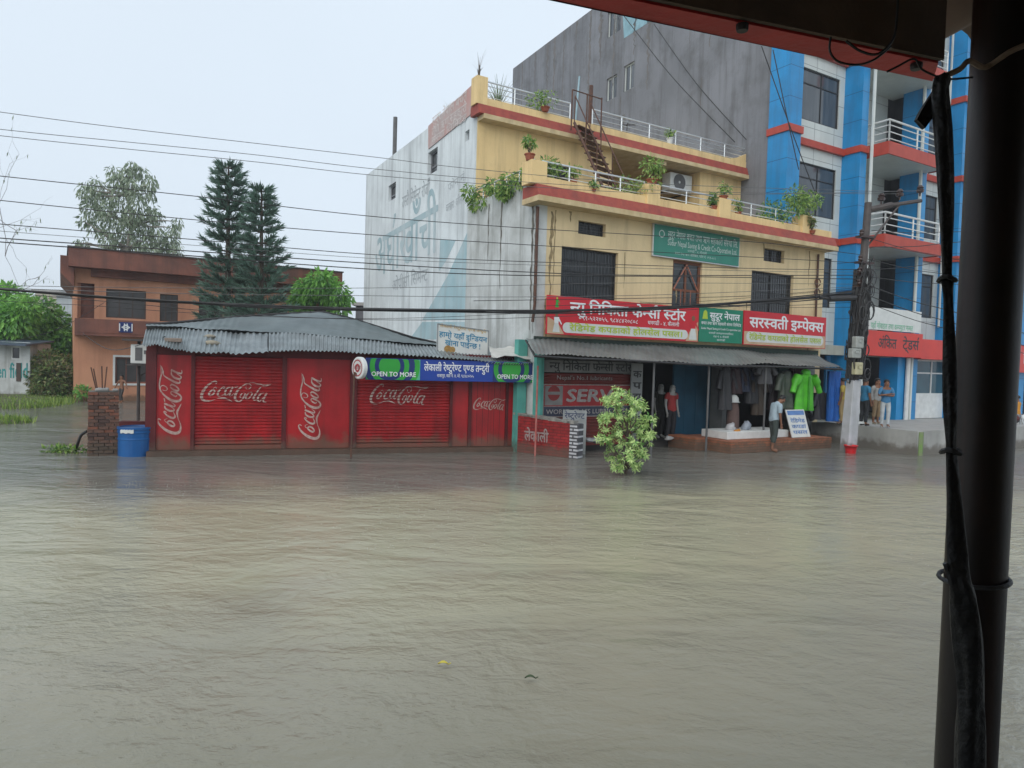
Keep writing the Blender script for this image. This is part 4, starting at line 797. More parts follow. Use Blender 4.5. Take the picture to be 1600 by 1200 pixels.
# ------------------------------------------------------------------ blue and white building
Bd = thing('office_block', 'tall blue and white clad block with red bands and balconies', 'building', BF.P(8, -11, 0))
holes = [GF.rect(948, 124, 963, 151), GF.rect(975, 104, 990, 136), GF.rect(950, 20, 970, 46)]
TOPZ = 20.9
mb = MB(); wall(mb, GF, 0, 21.13, -.3, TOPZ, 0, -.3, holes); mb.build('side_wall', K['cement'], Bd)
for h_ in holes: window(Bd, GF, h_, -.12, K['white_tile'], K['glass_b'], (.5,), (), .06)
mb = MB(); rr_ = random.Random(8)
for k in range(16): s_ = 1.5+k*1.22+rr_.uniform(-.4, .4); drip(mb, GF, s_, TOPZ-.02, TOPZ-rr_.uniform(1.5, 8), rr_.uniform(.1, .35), .004, k)
for k in range(8): s_ = rr_.uniform(3, 20); z_ = rr_.uniform(12, 17); drip(mb, GF, s_, z_, z_-rr_.uniform(1, 3.5), rr_.uniform(.08, .25), .004, k+40)
mb.build('damp_stain', mat('grey_wall_stain', (.13, .132, .13), (.19, .175, .17), .9, 2, .2, streak=.4), Bd)
pts = [GF.px(x, y, 0) for x, y in ((973, 20), (1018, 32), (975, 60))]
mb = MB(); mb.face([GF.P(a, .004, z) for a, z in pts]); mb.build('paint_patch', mat('pale_blue_paint_patch', (.28, .48, .56), None, .7, 3), Bd)
COLS = [(-.66, .05), (3.69, 4.11), (7.97, 8.45), (11.2, 11.8), (15.4, 16.0), (17.4, 18.1), (21.4, 22)]
mb = MB()
for i, (a, b) in enumerate(COLS): mb.box(BF, a, b, -.9 if i else -.895, 0, .2, TOPZ); mb.nxt()
mb.build('blue_column', panelmat(K['blue'], 'blue_cladding', (.857, .515), 30, 1.12, (.012, .08, .22)), Bd)
FL = [3.9, 7.45, 11.05, 14.6, 18.15]
bays = [(.05, 3.69, 'w'), (4.11, 7.97, 'b'), (8.45, 11.2, 'w'), (11.8, 15.4, 'b'), (16.0, 17.4, 'w'), (18.1, 21.4, 'w')]
mb = MB(); jb = MB()
win = []; balc = []
for a, b, k in bays:
    dd = -.8 if k == 'w' else -1.6
    hs = []
    for z in FL:
        if k == 'w': h_ = (a+.85 if b-a > 3 else a+.35, b-.32, z+1.0, z+2.98)
        else: h_ = (a+.75, a+1.75, z+.15, z+2.35)
        if h_[1]-h_[0] > .4: hs.append(h_); win.append((h_, dd, k))
    wall(mb, BF, a, b, 3.4, TOPZ, dd, dd-.2, hs)
    if k == 'b': mb.box(BF, a, a+.001+.16, dd+.002, -.1, 3.4, TOPZ-.02)
    for z in FL:
        jb.box(BF, a+.01, b-.01, dd, dd+.004, z+.30, z+.312); 
        for q in (.33, .8): jb.box(BF, a+(b-a)*q, a+(b-a)*q+.012, dd, dd+.004, z+3.05, z+3.5); jb.box(BF, a+(b-a)*q, a+(b-a)*q+.012, dd, dd+.004, z+.3, z+.95)
        for q in (1.4, 2.3, 3.1): jb.box(BF, b-.3, b-.01, dd, dd+.004, z+q, z+q+.012)
mb.build('white_wall', panelmat(K['white_tile'], 'white_cladding', (.857, .515), 1.22, 1.18, (.22, .24, .24)), Bd); 
for h_, dd, k in win:
    if k == 'w': window(Bd, BF, h_, dd-.08, K['frame_dk'], K['glass_b'], (.56,), (.72,), .05)
    else: window(Bd, BF, h_, dd-.08, K['frame_dk'], K['glass'], (.5,), (.72,), .07, 0, 'balcony_door')
mb = MB()
for i, z in enumerate(FL[1:]):
    for a, b, k in bays:
        if k == 'w': mb.nxt(); mb.box(BF, a+.002, b-.002, -.798, -.66, z-.02, z+.24)
    for a, b in COLS: mb.nxt(); mb.box(BF, a-.06, b+.06, -.93, .07, z+.0, z+.26)
mb.build('red_band', K['redband'] if 0 else mat('bright_red_band', (.46, .065, .04), (.40, .055, .035), .5, 4, streak=.25), Bd)
rb_ = bpy.data.materials['bright_red_band']
for i, z in enumerate(FL[1:]):
    for a, b, k in bays:
        if k != 'b': continue
        mb = MB(); mb.box(BF, a+.28, b+.35, -1.598, .72, z-.10, z+.06, 1); mb.box(BF, a+.24, b+.38, .72, .78, z-.13, z+.36, 0); mb.box(BF, a+.20, a+.28, -.7, .78, z-.13, z+.36, 0); mb.box(BF, b+.351, b+.43, .1, .78, z-.13, z+.36, 0)
        bo = mb.build('balcony_slab', [rb_, K['white_tile']], Bd)
        mb = MB(); rail(mb, BF, a+.32, b+.34, .70, z+.36, z+1.22, 3, 2, .03); rail(mb, BF, a+.32, a+.3201, .70, z+.36, z+1.22, 3, 1, .03, db=-.5); mb.build('railing', K['white'], bo)
mb = MB()
for x_ in (4.28, 7.82): mb.tube([BF.P(x_, .10, .3), BF.P(x_, .10, TOPZ)], .07, 7); mb.nxt()
mb.tube([BF.P(11.0, -.55, 4.5), BF.P(11.0, -.55, TOPZ)], .05, 7); mb.build('drain_pipe', K['white_tile'], Bd)
mb = MB(); mb.box(BF, 1.3, 22, -22, -21.8, -.3, TOPZ); mb.box(BF, 21.8, 22, -21.79, -.91, -.3, TOPZ); mb.box(BF, 1.2, 21.79, -21.79, -.92, TOPZ-.3, TOPZ-.02); mb.build('rear_wall', K['cement'], Bd)
# ground floor with shop front
mb = MB(); mb.box(BF, .06, 22, -.7, -.3, 3.0, 3.38); mb.box(BF, .06, 4.5, -4, -3.8, .1, 3.0); mb.box(BF, .06, 22, -4, -.35, .05, .30); mb.build('shop_lintel', mat('pale_lintel', (.42, .44, .38), (.34, .36, .31), .6, 2, streak=.3), Bd)
f0, f1, fz0, fz1 = BF.rect(1405, 566, 1468, 656, -.3); fz0 = .36
mb = MB(); mb.box(BF, f0, f1+2.4, -.36, -.30, fz0, fz0+1.05); mb.build('shop_front_panel', K['white'], Bd)
mb = MB(); ring(mb, BF, f0, f1+2.4, fz0+1.05, 2.98, -.36, -.29, .07)
for k in (.22, .44, .66, .88): a = f0+(f1+2.4-f0)*k; mb.box(BF, a-.035, a+.035, -.35, -.292, fz0+1.12, 2.9)
mb.box(BF, f0+.07, f1+2.3, -.345, -.295, 2.35, 2.41); sf = mb.build('shop_front', K['white'], Bd)
mb = MB(); mb.box(BF, f0+.06, f1+2.34, -.335, -.325, fz0+1.1, 2.93); mb.build('pane', mat('blue_grey_shop_glass', (.05, .13, .17), (.03, .07, .10), .1, .8), sf)
mb = MB(); mb.box(BF, f0-.62, f0-.1, -.8, .02, .2, 3.1); mb.nxt(); mb.box(BF, 4.3, f0-.7, -1.6, -1.5, .3, 3.0); mb.build('blue_column', K['blue'], Bd)
mb = MB(); mb.tube([BF.P(f0-.05, .12, .3), BF.P(f0-.05, .12, 3.0)], .09, 8); mb.build('drain_pipe', K['white'], Bd)
mb = MB(); mb.box(BF, 4.6, 6.0, -1.49, -1.42, .3, 2.6); mb.box(BF, 5.1, 5.16, -1.42, -1.40, .4, 2.5); mb.build('door', mat('teal_shop_door', (.05, .22, .26), (.035, .16, .2), .4, 2), Bd)
s0, s1 = BF.px(1352, 520, .5)[0], BF.px(1470, 530, .5)[0]
T = thing('fascia_sign', 'bright red shop fascia with dark raised letters on the blue block', 'sign', BF.P(6, .5, 3.0))
mb = MB(); mb.box(BF, s0, s1-1.4, -.28, .5, 3.02, 4.02); mb.box(BF, s1-1.398, s1+4.5, -.26, .47, 2.98, 3.82); mb.build('board', K['fascia_red'], T)
a, b = BF.px(1378, 530, .5)[0], BF.px(1434, 530, .5)[0]
mb = MB(); letter(mb, BF.P, 'अंकित', BF.px(1372, 530, .5)[0], BF.px(1401, 530, .5)[0], 3.34, 3.72, .503, bold=.02); mb.nxt(); letter(mb, BF.P, 'ट्रेडर्स', BF.px(1411, 530, .5)[0], BF.px(1436, 530, .5)[0], 3.34, 3.72, .503, bold=.02); mb.build('lettering', K['ltr_dark'], T)
T = thing('fascia_sign', 'white flex sign with pale green print above the red fascia', 'sign', BF.P(5.5, .5, 4.1)); r_ = BF.rect(1361, 462, 1440, 505, .5)
mb = MB(); mb.box(BF, r_[0], r_[1], .40, .48, 4.06, 4.95); mb.build('board', K['sign_white'], T)
mb = MB(); letter(mb, BF.P, 'यहाँ मोबाइल तथा कम~प~युटर मर~मत', r_[0]+.1, r_[1]-.6, 4.12, 4.32, .484, bold=.02); mb.build('lettering', mat('pale_green_lettering', (.25, .55, .38), None, .5, 4), T)
T = thing('fascia_sign', 'red shop sign seen at the right edge beyond the dark post', 'sign', BF.P(18.5, .3, 3.0)); mb = MB(); mb.box(BF, 16.5, 20.5, .1, .3, 2.55, 3.9); mb.build('board', K['fascia_red'], T); mb = MB(); letter(mb, BF.P, 'मिलन पसल', 17.2, 19.6, 3.0, 3.5, .304, bold=.03); mb.build('lettering', K['ltr_white'], T)
# raised concrete apron in front of it
A_, B_ = onz(1290, 690), onz(1432, 712)
top = [Vector((A_.x, A_.y, .66)), Vector((B_.x, B_.y, .70)), Vector((B_.x, B_.y, .70))+YF.u*16, BF.P(22, -.3, .32), BF.P(-.6, -.3, .36)]
mb = MB(); n = len(top)
mb.face(top); 
for k in range(n):
    p, q = top[k], top[(k+1) % n]; mb.face([Vector((p.x, p.y, -.4)), Vector((q.x, q.y, -.4)), q, p])
mb.build('pavement', K['conc_light'], kind='structure')
mb = MB(); e = [p+Vector((0, 0, .004)) for p in top[:3]]; dv = (BF.P(3, 0, 0)-A_).normalized()*.35
FW = Fr(A_, B_-A_); L_ = (Vector((B_.x, B_.y, 0))-Vector((A_.x, A_.y, 0))).length
mb.box(FW, -.05, L_*.34, -.45, .05, .70, .77); tag(mb.build('stone_slab', K['sign_white'], bevel=.01), 'pale stone slab lying along the edge of the raised concrete apron', 'slab')
mb = MB(); q = B_+YF.u*.15; mb.tube([q+Vector((0, 0, -.3)), q+Vector((0, 0, .68))], .09, 6); tag(mb.build('kerb_post', mat('mossy_green_post', (.16, .27, .08), (.2, .22, .14), .8, 5, .3), loc=q), 'short mossy green post at the corner of the concrete apron', 'post')
# ------------------------------------------------------------------ orange house
O = thing('orange_house', 'two storey orange house with weathered parapet and balcony', 'building', OF.P(5, -4, 0))
W = 10.6
ow = [OF.rect(166, 451, 228, 499), OF.rect(250, 459, 278, 503), OF.rect(311, 464, 348, 506), OF.rect(372, 470, 398, 508), OF.rect(180, 558, 232, 599)]
rec = (-.1, OF.px(140, 470)[0], 3.7, 5.2)
mb = MB(); wall(mb, OF, -.62, W, -.3, 5.88, 0, -.25, ow+[(-.5, .15, 3.7, 5.25)]); mb.box(OF, -.62, -.37, -8, -.251, -.3, 5.88); mb.box(OF, -.36, W, -8, -7.8, -.3, 5.88); mb.box(OF, W-.25, W, -7.79, -.252, -.3, 5.88); mb.build('wall', K['orange'], O)
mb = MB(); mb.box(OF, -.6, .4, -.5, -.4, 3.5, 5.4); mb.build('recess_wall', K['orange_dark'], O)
bm_ = mat('dark_brown_shutter', (.085, .06, .05), (.055, .042, .036), .6, 4, streak=.3)
for i, r_ in enumerate(ow): window(O, OF, r_, -.1, bm_ if i < 4 else K['orange_dark'], mat('grey_brown_pane', (.075, .07, .07), (.05, .05, .05), .3, 2) if i == 0 else bpy.data.materials['grey_brown_pane'], (.33, .66), (), .07)
s0, s1, z0, z1 = ow[4]; mb = MB(); ring(mb, OF, s0-.09, s1+.1, z0-.1, z1+.1, .002, .05, .09); mb.build('window_surround', K['white'], O)
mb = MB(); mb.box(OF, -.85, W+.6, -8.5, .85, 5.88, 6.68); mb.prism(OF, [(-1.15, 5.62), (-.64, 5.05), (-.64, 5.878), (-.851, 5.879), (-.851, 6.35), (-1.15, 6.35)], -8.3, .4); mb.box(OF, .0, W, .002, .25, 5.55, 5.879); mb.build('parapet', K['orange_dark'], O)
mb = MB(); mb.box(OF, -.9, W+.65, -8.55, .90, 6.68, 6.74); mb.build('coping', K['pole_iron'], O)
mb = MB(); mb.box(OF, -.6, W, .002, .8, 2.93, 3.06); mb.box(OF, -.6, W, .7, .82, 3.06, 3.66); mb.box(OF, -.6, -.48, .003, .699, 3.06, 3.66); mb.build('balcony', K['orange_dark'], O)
s0, s1, z0, z1 = OF.rect(186, 503, 207, 520, .83); mb = MB(); mb.box(OF, s0, s1, .822, .85, z0, z1); pl = mb.build('grille_panel', K['sign_navy'], O)
mb = MB()
for a, c in ((.0, .08), (.36, .44), (.56, .64), (.92, 1.0)): mb.box(OF, s0+(s1-s0)*a, s0+(s1-s0)*c, .85, .856, z0+.06, z1-.06)
ringpoly(mb, OF, (s0+s1)/2, (z0+z1)/2, .07, .12, .857, (s0, s1, z0, z1), 0); mb.box(OF, s0+.1, s0+.3, .8505, .857, (z0+z1)/2-.03, (z0+z1)/2+.03); mb.box(OF, s1-.3, s1-.1, .8505, .857, (z0+z1)/2-.03, (z0+z1)/2+.03); mb.build('pattern', K['ltr_white'], pl)
# ------------------------------------------------------------------ pale house at the left edge, far buildings
h0 = onz(46, 624); HF = Fr(h0-Vector((8, .6, 0)), (8, .6)); HW = 8.04
H_ = thing('pale_house', 'low pale grey house with teal wall lettering at the left edge', 'building', HF.P(4, -2, 0))
hw = HF.rect(17, 541, 32, 562); hw2 = HF.rect(26, 567, 33, 596)
mb = MB(); wall(mb, HF, 0, HW, -.3, 2.55, 0, -.2, [hw]); mb.box(HF, HW-.2, HW, -1.6, -.201, -.3, 2.5); mb.box(HF, 0, HW-.2, -1.6, -1.4, -.3, 2.5); mb.build('wall', K['mould'], H_)
window(H_, HF, hw, -.05, K['white'], K['glass'], (), (), .06)
mb = MB(); mb.box(HF, *hw2[:2], .002, .03, *hw2[2:]); mb.build('shutter', bm_, H_)
mb = MB(); letter(mb, HF.P, 'Green', HF.px(-28, 590)[0], HF.px(10, 590)[0], .95, 1.55, .006, bold=.02, hgt=.72); letter(mb, HF.P, 'field', HF.px(15, 590)[0], HF.px(44, 590)[0], .95, 1.65, .006, bold=.02, hgt=.72); mb.build('lettering', mat('teal_wall_lettering', (.05, .32, .32), None, .7, 5), H_)
mb = MB(); a = HF.px(60, 540, .8); mb.hexa([HF.P(*p) for p in ((-1, -1.7, 2.74), (-1, .8, 2.55), (HW+.30, .8, 2.38), (HW+.1, -1.7, 2.6), (-1, -1.7, 2.81), (-1, .8, 2.62), (HW+.30, .8, 2.45), (HW+.1, -1.7, 2.67))]); mb.build('roof', mat('dark_blue_tin', (.07, .10, .15), (.05, .07, .1), .4, 2), H_)
fb_ = [((88, 462, 122, 560), 70, (.5, .55, .57), 'pale grey block far behind the left trees beside the orange house'), ((55, 455, 90, 520), 85, (.52, .47, .38), 'cream block farthest off, seen above the left trees')]
for (x0, y0, x1, y1), D, c, lb in fb_:
    p = aty(x0, y0, D); q = aty(x1, y0, D); F_ = Fr((p.x, p.y), (q.x-p.x, .3)); T = thing('far_building', lb, 'building', (p.x, p.y, 0)); h_ = p.z; wd_ = q.x-p.x
    hs = [(.6+i*1.3, 1.3+i*1.3, z, z+1.1) for i in range(max(1, int((wd_-.8)/1.3))) for z in [zz for zz in (1, 4, 7, 10) if zz+1.5 < h_]]
    hs = [h for h in hs if h[1] < wd_-.2]
    mb = MB(); wall(mb, F_, 0, wd_, -.3, h_, 0, -.25, hs); mb.box(F_, 0, .25, -7, -.251, -.3, h_); mb.box(F_, wd_-.25, wd_, -7, -.251, -.3, h_); mb.build('wall', mat('far_wall', c, None, .8, .5, streak=.3), T)
    mb = MB(); mb.box(F_, -.3, wd_+.3, -7.2, .3, h_+.002, h_+.22); mb.build('roof', K['conc_light'], T)
    for h in hs: window(T, F_, h, -.12, K['white'], K['glass_b'], (.5,), (), .06)
# small dark block visible between the green tree and the gable
p = aty(556, 470, 44); q = aty(582, 470, 44); F_ = Fr((p.x, p.y), (1, 0)); T = thing('far_building', 'small dark grey roof block seen left of the pale gable', 'building', (p.x, p.y, 0))
mb = MB(); mb.box(F_, 0, q.x-p.x+4, -5, 0, -.3, p.z-.3); mb.build('wall', K['cement'], T); mb = MB(); mb.box(F_, -.2, q.x-p.x+4, -5.1, .2, p.z-.298, p.z-.1); mb.build('roof', K['conc_light'], T)
# ------------------------------------------------------------------ trees
def cl(Y, lst, sq=1): return [((lambda p: (tuple(p), r*Y/FPX, sq))(aty(x, y, Y+rnd.uniform(-1.2, 1.2)))) for x, y, r in lst]
b = aty(205, 560, 52); b.z = 0
tree('eucalyptus_tree', 'tall pale grey green tree rising behind the orange house roof', 'tree', b, 5, .35,
     cl(52, [(207, 262, 11), (196, 275, 12), (222, 272, 11), (176, 268, 9), (236, 284, 10), (182, 284, 13), (206, 292, 14), (150, 290, 10), (133, 296, 12), (146, 308, 14), (170, 308, 12), (230, 302, 12), (142, 326, 14), (165, 330, 15), (190, 318, 15), (214, 322, 16), (238, 330, 10), (130, 345, 8), (148, 352, 12), (176, 352, 16), (202, 346, 15), (228, 350, 15), (246, 340, 10), (170, 372, 13), (196, 374, 17), (222, 374, 16), (246, 366, 13), (252, 382, 12), (272, 358, 10), (278, 346, 7), (268, 378, 12), (205, 396, 20), (232, 396, 18), (256, 398, 14), (180, 396, 12), (133, 384, 8), (124, 380, 6), (278, 392, 9)], 1.25), 5200, .40, .12, L['euc'], K['bark_pale'], droop=1.2, shell=.05, seed=11)
b = aty(505, 560, 36); b.z = 0
tree('mango_tree', 'bright green rounded tree between the pines and the pale gable', 'tree', b, 3, .22, cl(36, [(500, 445, 22), (480, 455, 20), (525, 460, 18), (495, 470, 28), (470, 475, 18), (530, 480, 14), (510, 440, 14), (543, 466, 8)]), 3200, .34, .12, L['mango'], K['bark'], droop=.8, shell=.4, seed=12, wts=(3, 2, 1))
b = aty(20, 560, 36); b.z = 0
tree('broadleaf_tree', 'light green leafy tree at the left edge behind the pale house', 'tree', b, 2, .25, cl(33.5, [(-20, 470, 34), (15, 468, 24), (-5, 500, 34), (30, 500, 26), (10, 525, 22), (-30, 520, 30), (38, 480, 18), (22, 515, 20)]), 5200, .32, .13, L['mango'], K['bark'], droop=.5, shell=.4, seed=13, wts=(3, 2, 1))
b = aty(75, 575, 40); b.z = 0
tree('broadleaf_tree', 'darker green tree growing right of the light green one', 'tree', b, 2, .25, cl(36, [(62, 490, 26), (85, 500, 20), (55, 525, 28), (88, 530, 24), (75, 555, 34), (103, 555, 20), (104, 530, 12), (60, 570, 30), (98, 580, 20), (70, 520, 24)]), 6500, .3, .12, L['mango'], K['bark'], droop=.5, shell=.4, seed=14, wts=(1.2, 2.5, 1.5))
b = aty(120, 600, 42); b.z = 0
tree('broadleaf_tree', 'dark narrow tree in the gap beside the orange house', 'tree', b, 2, .2, cl(42, [(118, 545, 16), (124, 575, 18), (112, 590, 18), (128, 605, 16), (120, 615, 14)]), 2200, .3, .12, L['mango'], K['bark'], droop=.5, shell=.3, seed=15, wts=(.2, 1.5, 3))
b = aty(88, 624, 32.5); b.z = .1
tree('hedge_bush', 'dull brownish bush beside the pale house on the bank', 'bush', b, 1, .08, cl(32.5, [(60, 590, 18), (85, 590, 26), (105, 598, 20), (66, 612, 16), (92, 612, 20), (116, 610, 14), (75, 568, 20), (100, 572, 16)]), 5200, .2, .08, L['hedge'], K['bark'], droop=.2, shell=.4, seed=16)
b = aty(118, 622, 31); b.z = 0
tree('weed_bush', 'small fresh green weeds at the foot of the hedge by the lane', 'plant', b, .4, .03, cl(31, [(128, 612, 10), (100, 624, 9), (92, 615, 8)], .8), 500, .18, .07, L['mango'], K['bark'], droop=.1, shell=.3, seed=17)
def bare(name, label, base, lim, r0, seed, mt, n=3):
    T = thing(name, label, 'tree', base); mb = MB(); r = random.Random(seed)
    def grow(p, d, ln, rad, dep):
        e = p+d*ln; pts = limb(mb, p, e, rad, rad*.55, .1, 3, r.randrange(9999))
        if dep:
            for _ in range(r.choice((2, 3))): grow(pts[r.choice((2, 3))], (d+rv(r)*.75+Vector((0, 0, -.12))).normalized(), ln*r.uniform(.5, .75), rad*.5, dep-1)
    mb.tube([Vector(base)-Vector((0, 0, .3)), Vector(lim[0])], [r0*1.4, r0], 6); 
    for a, b_ in zip(lim, lim[1:]): grow(Vector(a), (Vector(b_)-Vector(a)).normalized(), (Vector(b_)-Vector(a)).length, r0*.6, n)
    mb.build('trunk', mt, T, smooth=True); f = MB(); r2 = random.Random(seed)
    for v in mb.v[::9]:
        if v[2] > lim[0][2] and r2.random() < .4: leaf(f, Vector(v), Vector((r2.uniform(-.3, .3), 0, -1)), rv(r2), .3, .06, r2.randrange(3))
    f.build('crown', L['euc'], T)
gb = mat('grey_twig', (.26, .25, .25), (.2, .19, .19), .9, 4)
b = aty(-40, 600, 38); b.z = 0; bare('bare_tree', 'thin nearly bare grey tree poking in from the left edge', b, [aty(-30, 440, 38), aty(-2, 320, 38), aty(8, 400, 38), aty(25, 360, 38), aty(-18, 330, 38)], .035, 4, gb, 2)
b = aty(25, 600, 44); b.z = 0; bare('bare_tree', 'low dead branches reaching over the green trees at left', b, [aty(15, 470, 44), aty(62, 432, 44), aty(40, 440, 44)], .035, 6, gb, 2)
def pine(label, x, ytop, ybase, Y, seed, wtop):
    r = random.Random(seed); b = aty(x, 560, Y); b.z = 0; tp = aty(x, ytop, Y); T = thing('pine_tree', label, 'tree', b, 'tiered dark pines behind the shack'); t = MB()
    H_ = tp.z; t.tube([Vector((b.x, b.y, -.3)), Vector((b.x+(tp.x-b.x)*.5, b.y, H_*.5)), tp], [.2, .13, .03], 7); f = MB()
    zlow = H_*.30; z = zlow
    while z < H_-.1:
        q = (z-zlow)/(H_-zlow); ln = (wtop*min(1, 1.25*(1-q))**.62+.22)*r.uniform(.85, 1.1); nb = r.choice((6, 7, 8)) if q < .9 else 5; ph = r.uniform(0, 6); c = Vector((b.x+(tp.x-b.x)*z/H_, b.y, z))
        for k in range(nb):
            a = ph+2*PI*k/nb+r.uniform(-.25, .25); l = ln*r.uniform(.7, 1.12); h = Vector((math.cos(a), math.sin(a), 0)); pts = [c+h*l*u+Vector((0, 0, l*(-.10*u+.36*u*u))) for u in (0, .35, .7, 1)]
            t.tube(pts, [.03, .025, .016, .006], 4, caps=False); nn = int(34+l*52)
            for j in range(nn):
                u = .18+.82*((j+r.random())/nn); p = c+h*l*u+Vector((0, 0, l*(-.10*u+.36*u*u)))
                dr = h*(.5+.5*u)+rv(r)*.75+Vector((0, 0, .45)); leaf(f, p, dr, rv(r), r.uniform(.24, .42), .05, r.randrange(3))
        z += (.43 if q < .7 else .35)*r.uniform(.85, 1.15)
    t.build('trunk', K['bark'], T); f.build('crown', L['pine'], T)
pine('taller of the two tiered dark pines behind the shack', 357, 253, 480, 30, 2, 1.2); pine('shorter tiered dark pine just right of the taller one', 409, 290, 480, 29.2, 5, 1.15)
# ------------------------------------------------------------------ utility pole
pb = onz(1325, 706); ptop = CFr.P(.33, 0, 7.36)
UP = thing('utility_pole', 'leaning iron utility pole in a white concrete sleeve hung with cable coils', 'pole', pb)
u_ = (ptop-pb)/7.36; mb = MB(); mb.tube([pb+u_*1.5, ptop], [.13, .10], 10); mb.build('pole', K['pole_iron'], UP)
mb = MB(); u = (ptop-pb)/7.36
def sq(z, h): c = pb+u*z; return [c+CFr.u*a*h+CFr.n*b*h+Vector((0, 0, 0)) for a, b in ((-1, 1), (1, 1), (1, -1), (-1, -1))]
lo_, hi_ = sq(-.4, .175), sq(2.12, .15)
mb.hexa([p for p in (lo_[3], lo_[0], lo_[1], lo_[2])]+[p for p in (hi_[3], hi_[0], hi_[1], hi_[2])]); mb.build('concrete_sleeve', addtide(mat('white_limewashed_concrete', (.48, .49, .52), (.38, .39, .40), .8, 3, .3, streak=.4), .26), UP, bevel=.02)
mb = MB(); e0, e1 = CFr.P(.35, .02, 7.15), CFr.P(2.35, .02, 7.62); mb.tube([e0, CFr.P(1.2, .02, 7.38)], .09, 8); mb.tube([CFr.P(1.0, .02, 7.33), e1], .06, 7); mb.tube([CFr.P(.36, .02, 6.1), CFr.P(1.5, .02, 7.4)], .03, 6); mb.build('lamp_arm', K['pole_iron'], UP)
mb = MB()
for s, z in ((.8, 7.55), (1.5, 7.75), (2.3, 7.95)): mb.nxt(); mb.lathe(CFr.P(s, .02, z-.2), [(.02, 0), (.03, .1), (.10, .12), (.11, .2), (.07, .22), (.10, .26), (.05, .33)], 10)
for z in (6.3, 5.55, 5.2, 4.85): mb.box(CFr, -.05, .5, -.05, .17, z, z+.06); mb.lathe(CFr.P(-.02, .15, z+.06), [(.05, 0), (.07, .04), (.05, .08), (.07, .12), (.04, .16)], 8)
mb.build('insulator', mat('brown_insulator', (.05, .028, .025), None, .3, 5), UP)
mb = MB(); r = random.Random(5)
for k in range(46):     # tangle of drop cables and coils bunched round the pole
    z = r.uniform(2.3, 5.3); c = pb+u*z; rr = r.uniform(.17, .30); a0 = r.uniform(0, 6); n = 10
    if k % 3: mb.tube(catmull([c+Vector((math.cos(a0+j*.5)*rr, math.sin(a0+j*.5)*rr, j*r.uniform(-.12, .14))) for j in range(6)], 2), r.uniform(.010, .02), 5)
    else:
        w_ = r.uniform(.14, .28); o_ = CFr.u*r.uniform(-.15, .25)+CFr.n*.24; mb.tube([c+o_+CFr.u*w_*math.cos(2*PI*j/n)*.6+Vector((0, 0, w_*math.sin(2*PI*j/n))) for j in range(n+1)], r.uniform(.012, .022), 5)
for k in range(22): a = 2*PI*k/22; mb.tube(catmull([pb+u*z+Vector((math.cos(a+z*.3)*(.20+.05*math.sin(k+z)), math.sin(a+z*.3)*(.20+.05*math.cos(k*2+z)), 0)) for z in (2.15, 2.8, 3.5, 4.2, 4.8, 5.4)], 2), .024, 5)
mb.build('cable_tangle', K['cable'], UP)
mb = MB(); mb.tube([CFr.P(-.3, .3, 4.5), CFr.P(-1.25, .3, 4.42)], .085, 9); mb.tube([CFr.P(-1.25, .3, 4.42), CFr.P(-1.6, .3, 4.45)], .04, 7); mb.build('joint_closure', K['dark_steel'], UP)
mm = mat('grey_meter_box', (.36, .38, .36), None, .5, 5); mc = mat('cream_meter_box', (.50, .47, .30), None, .5, 5)
for x, y, w_, h_, m_ in ((1343, 535, .30, .34, mm), (1338, 552, .34, .28, mm), (1342, 576, .27, .36, mc)):
    s, z = CFr.px(x, y, .35); mb = MB(); mb.box(CFr, s-w_/2, s+w_/2, .2, .38, z-h_/2, z+h_/2); mb.box(CFr, s-w_*.25, s+w_*.25, .38, .39, z, z+h_*.3); mb.build('meter_box', m_, UP, bevel=.02)
